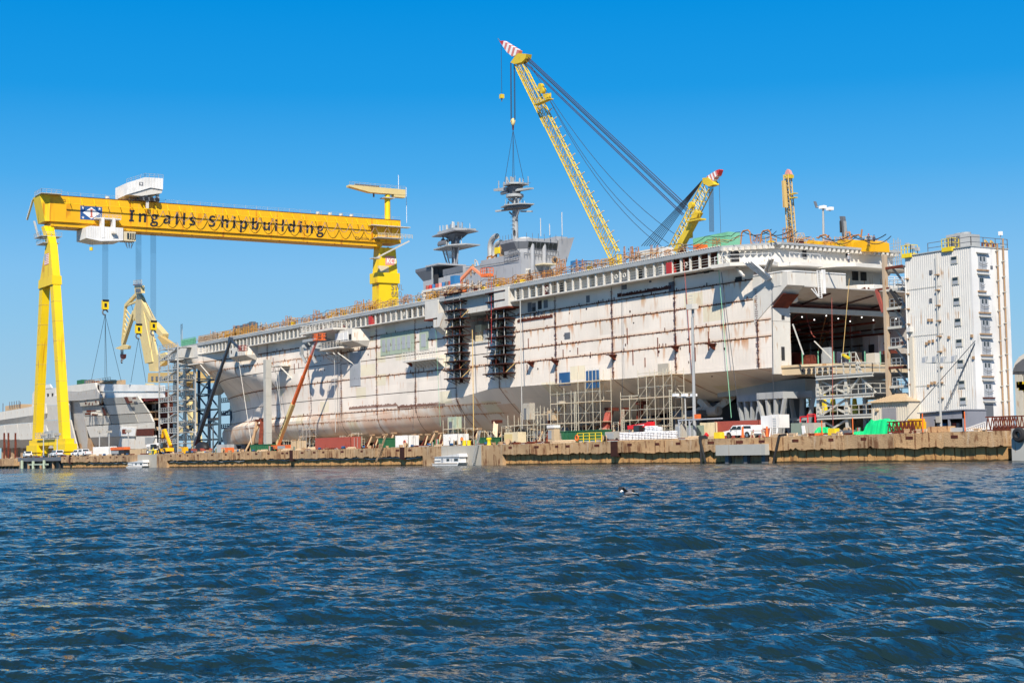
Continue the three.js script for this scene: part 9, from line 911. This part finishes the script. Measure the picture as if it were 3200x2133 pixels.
  { SEED = 8; for (const [p, l] of [[2330, 'left hose arch over the stern quarter'], [2393, 'second hose arch over the stern quarter'], [2572, 'hose arch at the light mast near the stern'], [2675, 'hose arch in front of the yellow deck crane']]) { const z = p < 2450 ? -17 : -20, q = atz(p, p < 2450 ? 720 : 735, z), t = thing('hose_arch', l, 'arch'), w = 1.3; new MB().path([[q[0] - w, DY, z], [q[0] - w * 0.7, q[1] - 0.3, z], [q[0] - w * 0.4, q[1], z], [q[0] + w * 0.5, q[1], z], [q[0] + w * 0.8, q[1] - 0.4, z], [q[0] + w, DY, z]], 0.12, 6).build('arch', M.orangeTube, t); new MB().path(sag([q[0] - w * 0.5, q[1], z], [q[0] + 6, q[1] - 0.6, z], 0.8, 10), 0.07, 5).build('hose', M.rubber, t); new MB().path(sag([q[0] + w * 0.5, q[1] - 0.1, z], [q[0] + 6, q[1] - 0.8, z - 1], 1.2, 10), 0.06, 5).build('hose', M.cable, t); } }
}
// ---------- scattered yard gear
{ SEED = 303; const kinds = [['timber_pallet', 'pallet', t => { for (let k = 0; k < 6; k++) new MB().box(-0.6, 0.1, -0.5 + k * 0.19, 0.6, 0.14, -0.36 + k * 0.19).build('board', M.woodPale, t); for (const x of [-0.55, 0, 0.45]) new MB().box(x, 0, -0.5, x + 0.1, 0.1, 0.6).build('bearer', M.wood, t); }], ['timber_stack', 'timber', t => { for (let k = 0; k < 7; k++) new MB().box(-1.6 + rr(-0.2, 0.2), Math.floor(k / 3) * 0.22, -0.4 + (k % 3) * 0.28, 1.6 + rr(-0.2, 0.3), Math.floor(k / 3) * 0.22 + 0.2, -0.16 + (k % 3) * 0.28).build('beam', k % 2 ? M.wood : M.woodPale, t); }], ['pipe_bundle', 'pipes', t => { for (let k = 0; k < 6; k++) new MB().tube([-2 + rr(-0.2, 0.2), 0.12 + Math.floor(k / 3) * 0.2, (k % 3) * 0.24], [2 + rr(-0.3, 0.3), 0.12 + Math.floor(k / 3) * 0.2, (k % 3) * 0.24], 0.11, 0.11, 7).build('pipe', k % 2 ? M.rust : M.galv, t); }], ['tool_crate', 'crate', t => { new MB().box(-0.5, 0.05, -0.4, 0.5, 0.62, 0.4).build('body', M.plank, t); new MB().box(-0.54, 0.62, -0.44, 0.54, 0.7, 0.44).build('lid', M.wood, t); }], ['cable_drum', 'cable drum', t => { for (const z of [-0.35, 0.35]) new MB().tube([0, 0.7, z - 0.05], [0, 0.7, z + 0.05], 0.7, 0.7, 16).build('flange', M.wood, t); new MB().tube([0, 0.7, -0.3], [0, 0.7, 0.3], 0.48, 0.48, 14).build('cable', M.rubber, t); }], ['steel_plate_stack', 'steel plates', t => { for (let k = 0; k < 4; k++) new MB().box(-1.5 + rr(-0.1, 0.1), k * 0.12, -0.8, 1.5 + rr(-0.1, 0.1), k * 0.12 + 0.1, 0.8).build('plate', k % 2 ? M.rust : M.rustDark, t); }], ['welding_machine', 'welder', t => { new MB().box(-0.4, 0.22, -0.3, 0.4, 0.75, 0.3).build('case', M.blue, t); for (const x of [-0.3, 0.3]) new MB().tube([x, 0.18, -0.3], [x, 0.18, 0.38], 0.18, 0.18, 8).build('wheel', M.rubber, t); }], ['gas_bottle_rack', 'gas bottles', t => { for (let k = 0; k < 4; k++) new MB().tube([-0.45 + k * 0.3, 0.05, 0], [-0.45 + k * 0.3, 1.4, 0], 0.13, 0.12, 8).build('bottle', [M.green, M.redCont, M.steel, M.green][k], t); new MB().box(-0.7, 0, -0.25, 0.7, 0.06, 0.25).build('tray', M.rust, t); }], ['timber_prop', 'prop', t => { for (const s of [-0.5, 0.5]) new MB().bar([s * 1.6, 0, 0.9], [s * 0.3, 3.1, -0.9], 0.32, 0.26).build('strut', s > 0 ? M.wood : M.rust, t); new MB().box(-0.7, 3.05, -1.3, 0.7, 3.4, -0.6).build('head_block', M.plank, t); }], ['staging_frame', 'staging', t => { for (const x of [-1, 1]) for (const z of [0, -0.9]) new MB().bar([x, 0, z], [x, 3.3, z], 0.08).build('standard', M.scaff, t); for (const y of [1.5, 3]) { new MB().box(-1.2, y, -0.95, 1.2, y + 0.07, 0.05).build('boards', M.woodPale, t); new MB().bar([-1, y + 0.3, 0], [1, y + 0.3, 0], 0.06).build('rail', M.scaff, t); } new MB().bar([-1, 0, 0], [1, 1.5, 0], 0.06).build('brace', M.scaff, t); }]];
  const desc = { timber_pallet: 'pale timber pallet lying among the gear on the quay', timber_stack: 'stack of squared timber beams on the quay', pipe_bundle: 'bundle of rusty and grey pipes on the quay', tool_crate: 'brown wooden tool crate on the quay', cable_drum: 'wooden cable drum standing on the quay', steel_plate_stack: 'stack of rusty steel plates on the quay', welding_machine: 'blue welding machine on wheels on the quay', gas_bottle_rack: 'rack of gas bottles on the quay', timber_prop: 'raking timber prop on the quay', staging_frame: 'small boarded staging on the quay' };
  const pr = kinds.map(([n, c, f]) => { const t = thing(n, desc[n], c, 'yard gear: ' + c); f(t); LOCAL.add(t); return t; }); const gz = (o, p, far) => { o.userData.label = desc[o.name.replace(/_\d{3}$/, '')].replace(/ (lying among the gear |standing )?on the quay$/, '') + (far ? ' close under the hull' : ' at the quay edge') + ' ' + [[200, 'below the gantry leg'], [345, 'by the white office cabin'], [470, 'right of the black generator'], [580, 'by the yellow telehandler'], [700, 'by the dark boom lift'], [860, 'before the bow'], [985, 'by the orange boom lift'], [1110, 'by the rust red container'], [1300, 'by the white storage container'], [1440, 'by the small white container'], [1620, 'by the yellow bollard'], [1760, 'left of the green skip'], [1940, 'by the green skip'], [2260, 'left of the pickup'], [2560, 'by the green-grey tank'], [2700, 'by the access tower'], [2900, 'by the hut'], [4000, 'by the grey shed']].find(e => p < e[0])[1]; }; let n = 0; for (let p = 20; p < 3080; p += rr(12, 25)) { const z = -rr(1.9, 3.6), k = n < 8 ? n : [0, 1, 2, 3, 5, 6, 7, 0, 1, 3, 2, 4][Math.floor(rnd() * 12)], pos = [gx(p, z), GY, z]; if ((p > 2240 && p < 2400) || (p > 1930 && p < 2120) || (p > 2690 && p < 2800)) continue; gz(n < 8 ? place(pr[k], pos, rr(-0.4, 0.4), 0.85) : copy(pr[k], pos, rr(-0.5, 0.5), null, rr(0.7, 1)), p); n++; } for (let k = 8; k < 10; k++) gz(place(pr[k], [gx(880 + k * 9, -12), GY, -12]), 950, 1); for (let p = 880; p < 2110; p += rr(13, 27)) { const z = -rr(11.2, 13); gz(copy(pr[rnd() < 0.6 ? 8 : 9], [gx(p, z), GY, z], rr(-0.3, 0.3), null, rr(0.7, 1.1)), p, 1); } for (let p = 560; p < 2100; p += rr(22, 40)) { const z = -rr(8, 10.5); gz(copy(pr[[0, 1, 2, 3, 5, 6, 7, 1][Math.floor(rnd() * 8)]], [gx(p, z), GY, z], rr(-0.6, 0.6), null, rr(0.9, 1.5)), p, 1); } }
// ---------- people
{ const res = 44, mc = new (await import('three/addons/objects/MarchingCubes.js')).MarchingCubes(res, M.denim, false, false, 40000); const cap = (p, a, b, r0, r1) => { const ab = sub3(b, a), t = clamp(((p[0] - a[0]) * ab[0] + (p[1] - a[1]) * ab[1] + (p[2] - a[2]) * ab[2]) / (ab[0] ** 2 + ab[1] ** 2 + ab[2] ** 2)); return len3(sub3(p, add3(a, mul3(ab, t)))) - lerp(r0, r1, t); }; const smin = (a, b, k) => { const h = clamp(0.5 + 0.5 * (b - a) / k); return lerp(b, a, h) - k * h * (1 - h); };
  const bones = [[[0.1, 0.92, 0], [0.11, 0.5, 0.02], 0.1, 0.07], [[0.11, 0.5, 0.02], [0.11, 0.06, 0], 0.07, 0.05], [[0.11, 0.05, 0], [0.11, 0.04, 0.14], 0.05, 0.04], [[-0.1, 0.92, 0], [-0.12, 0.5, 0.06], 0.1, 0.07], [[-0.12, 0.5, 0.06], [-0.12, 0.06, -0.02], 0.07, 0.05], [[-0.12, 0.05, 0], [-0.12, 0.04, 0.13], 0.05, 0.04], [[0, 0.95, 0], [0, 1.4, 0], 0.16, 0.17], [[-0.17, 1.42, 0], [0.17, 1.42, 0], 0.09, 0.09], [[0, 1.42, 0], [0, 1.6, 0.02], 0.06, 0.06], [[0, 1.63, 0.02], [0, 1.72, 0.02], 0.1, 0.105], [[0.2, 1.42, 0], [0.3, 1.14, 0.06], 0.065, 0.05], [[0.3, 1.14, 0.06], [0.22, 0.98, 0.26], 0.05, 0.035], [[-0.2, 1.42, 0], [-0.29, 1.13, 0], 0.065, 0.05], [[-0.29, 1.13, 0], [-0.27, 0.86, 0.08], 0.05, 0.035]];
  const S = 1.0; for (let z = 0; z < res; z++) for (let y = 0; y < res; y++) for (let x = 0; x < res; x++) { const p = [(x / res * 2 - 1), (y / res * 2 - 1) + 0.92, (z / res * 2 - 1)]; let d = 9; for (const b of bones) d = smin(d, cap(p, ...b), 0.04); mc.field[x + y * res + z * res * res] = -d; } mc.isolation = 0; mc.update(); const cnt = mc.count ?? mc.geometry.drawRange.count, pos = mc.positionArray.slice(0, cnt * 3), nor = mc.normalArray.slice(0, cnt * 3); for (let i = 1; i < pos.length; i += 3) pos[i] += 0.92;
  const person = (shirt, hat, label, at, turn) => { const g = new THREE.BufferGeometry(); g.setAttribute('position', new THREE.BufferAttribute(new Float32Array(pos), 3)); g.setAttribute('normal', new THREE.BufferAttribute(new Float32Array(nor), 3)); const c = []; for (let i = 0; i < pos.length; i += 3) { const y = pos[i + 1], ax = Math.abs(pos[i]); const k = y > 1.5 ? [0.36, 0.21, 0.15] : y > 0.93 ? (ax > 0.2 && y < 1.08 ? [0.36, 0.21, 0.15] : shirt) : y < 0.1 ? [0.03, 0.025, 0.02] : [0.05, 0.06, 0.1]; c.push(...k); } g.setAttribute('color', new THREE.Float32BufferAttribute(c, 3)); const t = thing('person', label, 'person'); LOCAL.add(t); put(g, 'body', M.vc || (M.vc = new THREE.MeshStandardMaterial({ vertexColors: true, roughness: 0.8 })), t); const h = new THREE.SphereGeometry(0.14, 12, 8, 0, 6.283, 0, 1.7); h.scale(1, 0.9, 1.15); h.translate(0, 1.72, 0.02); put(h, 'hard_hat', hat, t); place(t, at, turn, 1); };
  person([0.8, 0.2, 0.03], M.lampWhite, 'worker in orange shirt and white hard hat beside yellow barrels', [gx(1443, -2.6), GY, -2.6], 0.6); person([0.75, 0.74, 0.72], M.lampWhite, 'worker in white shirt standing before the small white container', [gx(1405, -3), GY, -3], -0.5); person([0.06, 0.07, 0.09], M.brightRed, 'worker in dark clothes and red hard hat at the deck edge above stern', [atz(2716, 775, -34)[0], DY, -34], 1.2); person([0.05, 0.06, 0.1], M.blueBright, 'second worker in dark clothes at the deck edge above stern', [atz(2733, 775, -35.5)[0], DY, -35.5], 1.6); person([0.3, 0.32, 0.36], M.lampWhite, 'worker in grey shirt on the stern balcony', [-181.6, 30.3, -31.5], 1.4); person([0.6, 0.62, 0.05], M.safetyYellow, 'worker in yellow vest beside the yellow telehandler', [gx(478, -4), GY, -4], 0.3); }
// ---------- gull
{ const d = sight(1962, 1556), k = 38 / Math.hypot(d[0], d[2]), p = [EYE[0] + d[0] * k, EYE[1] + d[1] * k, EYE[2] + d[2] * k]; const P = [], C = []; const mb = new MB(), cols = []; const paint = (c, f) => { const n0 = mb.p.length; f(); for (let i = n0; i < mb.p.length; i += 3) cols.push(...c); }; const ringE = (z, rx, ry, y = 0) => { const o = []; for (let i = 0; i < 10; i++) { const t = i / 10 * 6.2832; o.push([Math.cos(t) * rx, y + Math.sin(t) * ry, z]); } return o; };
  paint([0.16, 0.16, 0.18], () => mb.loft([ringE(0.2, 0.01, 0.01, 0.02), ringE(0.12, 0.06, 0.055, 0.01), ringE(0, 0.075, 0.075), ringE(-0.1, 0.06, 0.06)])); paint([0.8, 0.8, 0.78], () => { mb.loft([ringE(-0.1, 0.06, 0.06), ringE(-0.18, 0.045, 0.05, 0.02), ringE(-0.25, 0.035, 0.035, 0.03), ringE(-0.28, 0.005, 0.005, 0.03)]); mb.prism([[-0.05, 0.02, 0.18], [0.05, 0.02, 0.18], [0.07, 0.02, 0.3], [-0.07, 0.02, 0.3]], [0, 0.012, 0]); }); for (const s of [-1, 1]) { paint([0.12, 0.12, 0.13], () => mb.hexa([[s * 0.05, 0.03, -0.1], [s * 0.24, 0.12, -0.16], [s * 0.24, 0.12, 0.0], [s * 0.05, 0.03, 0.06], [s * 0.05, 0.05, -0.1], [s * 0.24, 0.135, -0.16], [s * 0.24, 0.135, 0], [s * 0.05, 0.05, 0.06]])); paint([0.02, 0.018, 0.016], () => mb.hexa([[s * 0.24, 0.12, -0.16], [s * 0.56, -0.02, 0.02], [s * 0.54, -0.02, 0.08], [s * 0.24, 0.12, 0], [s * 0.24, 0.135, -0.16], [s * 0.56, -0.012, 0.02], [s * 0.54, -0.012, 0.08], [s * 0.24, 0.135, 0]])); } paint([0.6, 0.45, 0.05], () => mb.tube([0, 0.03, -0.28], [0, 0.02, -0.34], 0.012, 0.004, 6));
  const g = mb.geo(); g.setAttribute('color', new THREE.Float32BufferAttribute(cols, 3)); const o = tag(put(g, 'seagull', M.vc), 'gull flying low over the water with dark wingtips', 'bird'); LOCAL.add(o); o.position.set(p[0], Math.max(p[1], 0.34) + 0.12, p[2]); o.rotation.order = 'YXZ'; o.rotation.set(0.1, 1.94, -0.15); o.scale.setScalar(0.85); }
// ======================= END: things get their origin at their own base =======================
{
  const bb = new THREE.Box3(), c = new THREE.Vector3();
  for (const o of scene.children) {
    if (!o.userData.label || LOCAL.has(o) || o.userData.kind === 'structure') continue;
    bb.setFromObject(o); bb.getCenter(c); c.y = bb.min.y;
    if (o.isMesh) { o.geometry.translate(-c.x, -c.y, -c.z); o.position.copy(c); } else { o.position.copy(c); for (const k of o.children) k.position.sub(c); }
  }
  let tri = 0, n = 0; scene.traverse(o => { if (o.isMesh) { n++; const g = o.geometry; tri += (g.index ? g.index.count : g.attributes.position.count) / 3; } }); console.log('meshes', n, 'triangles', Math.round(tri));
}
renderer.render(scene, camera);
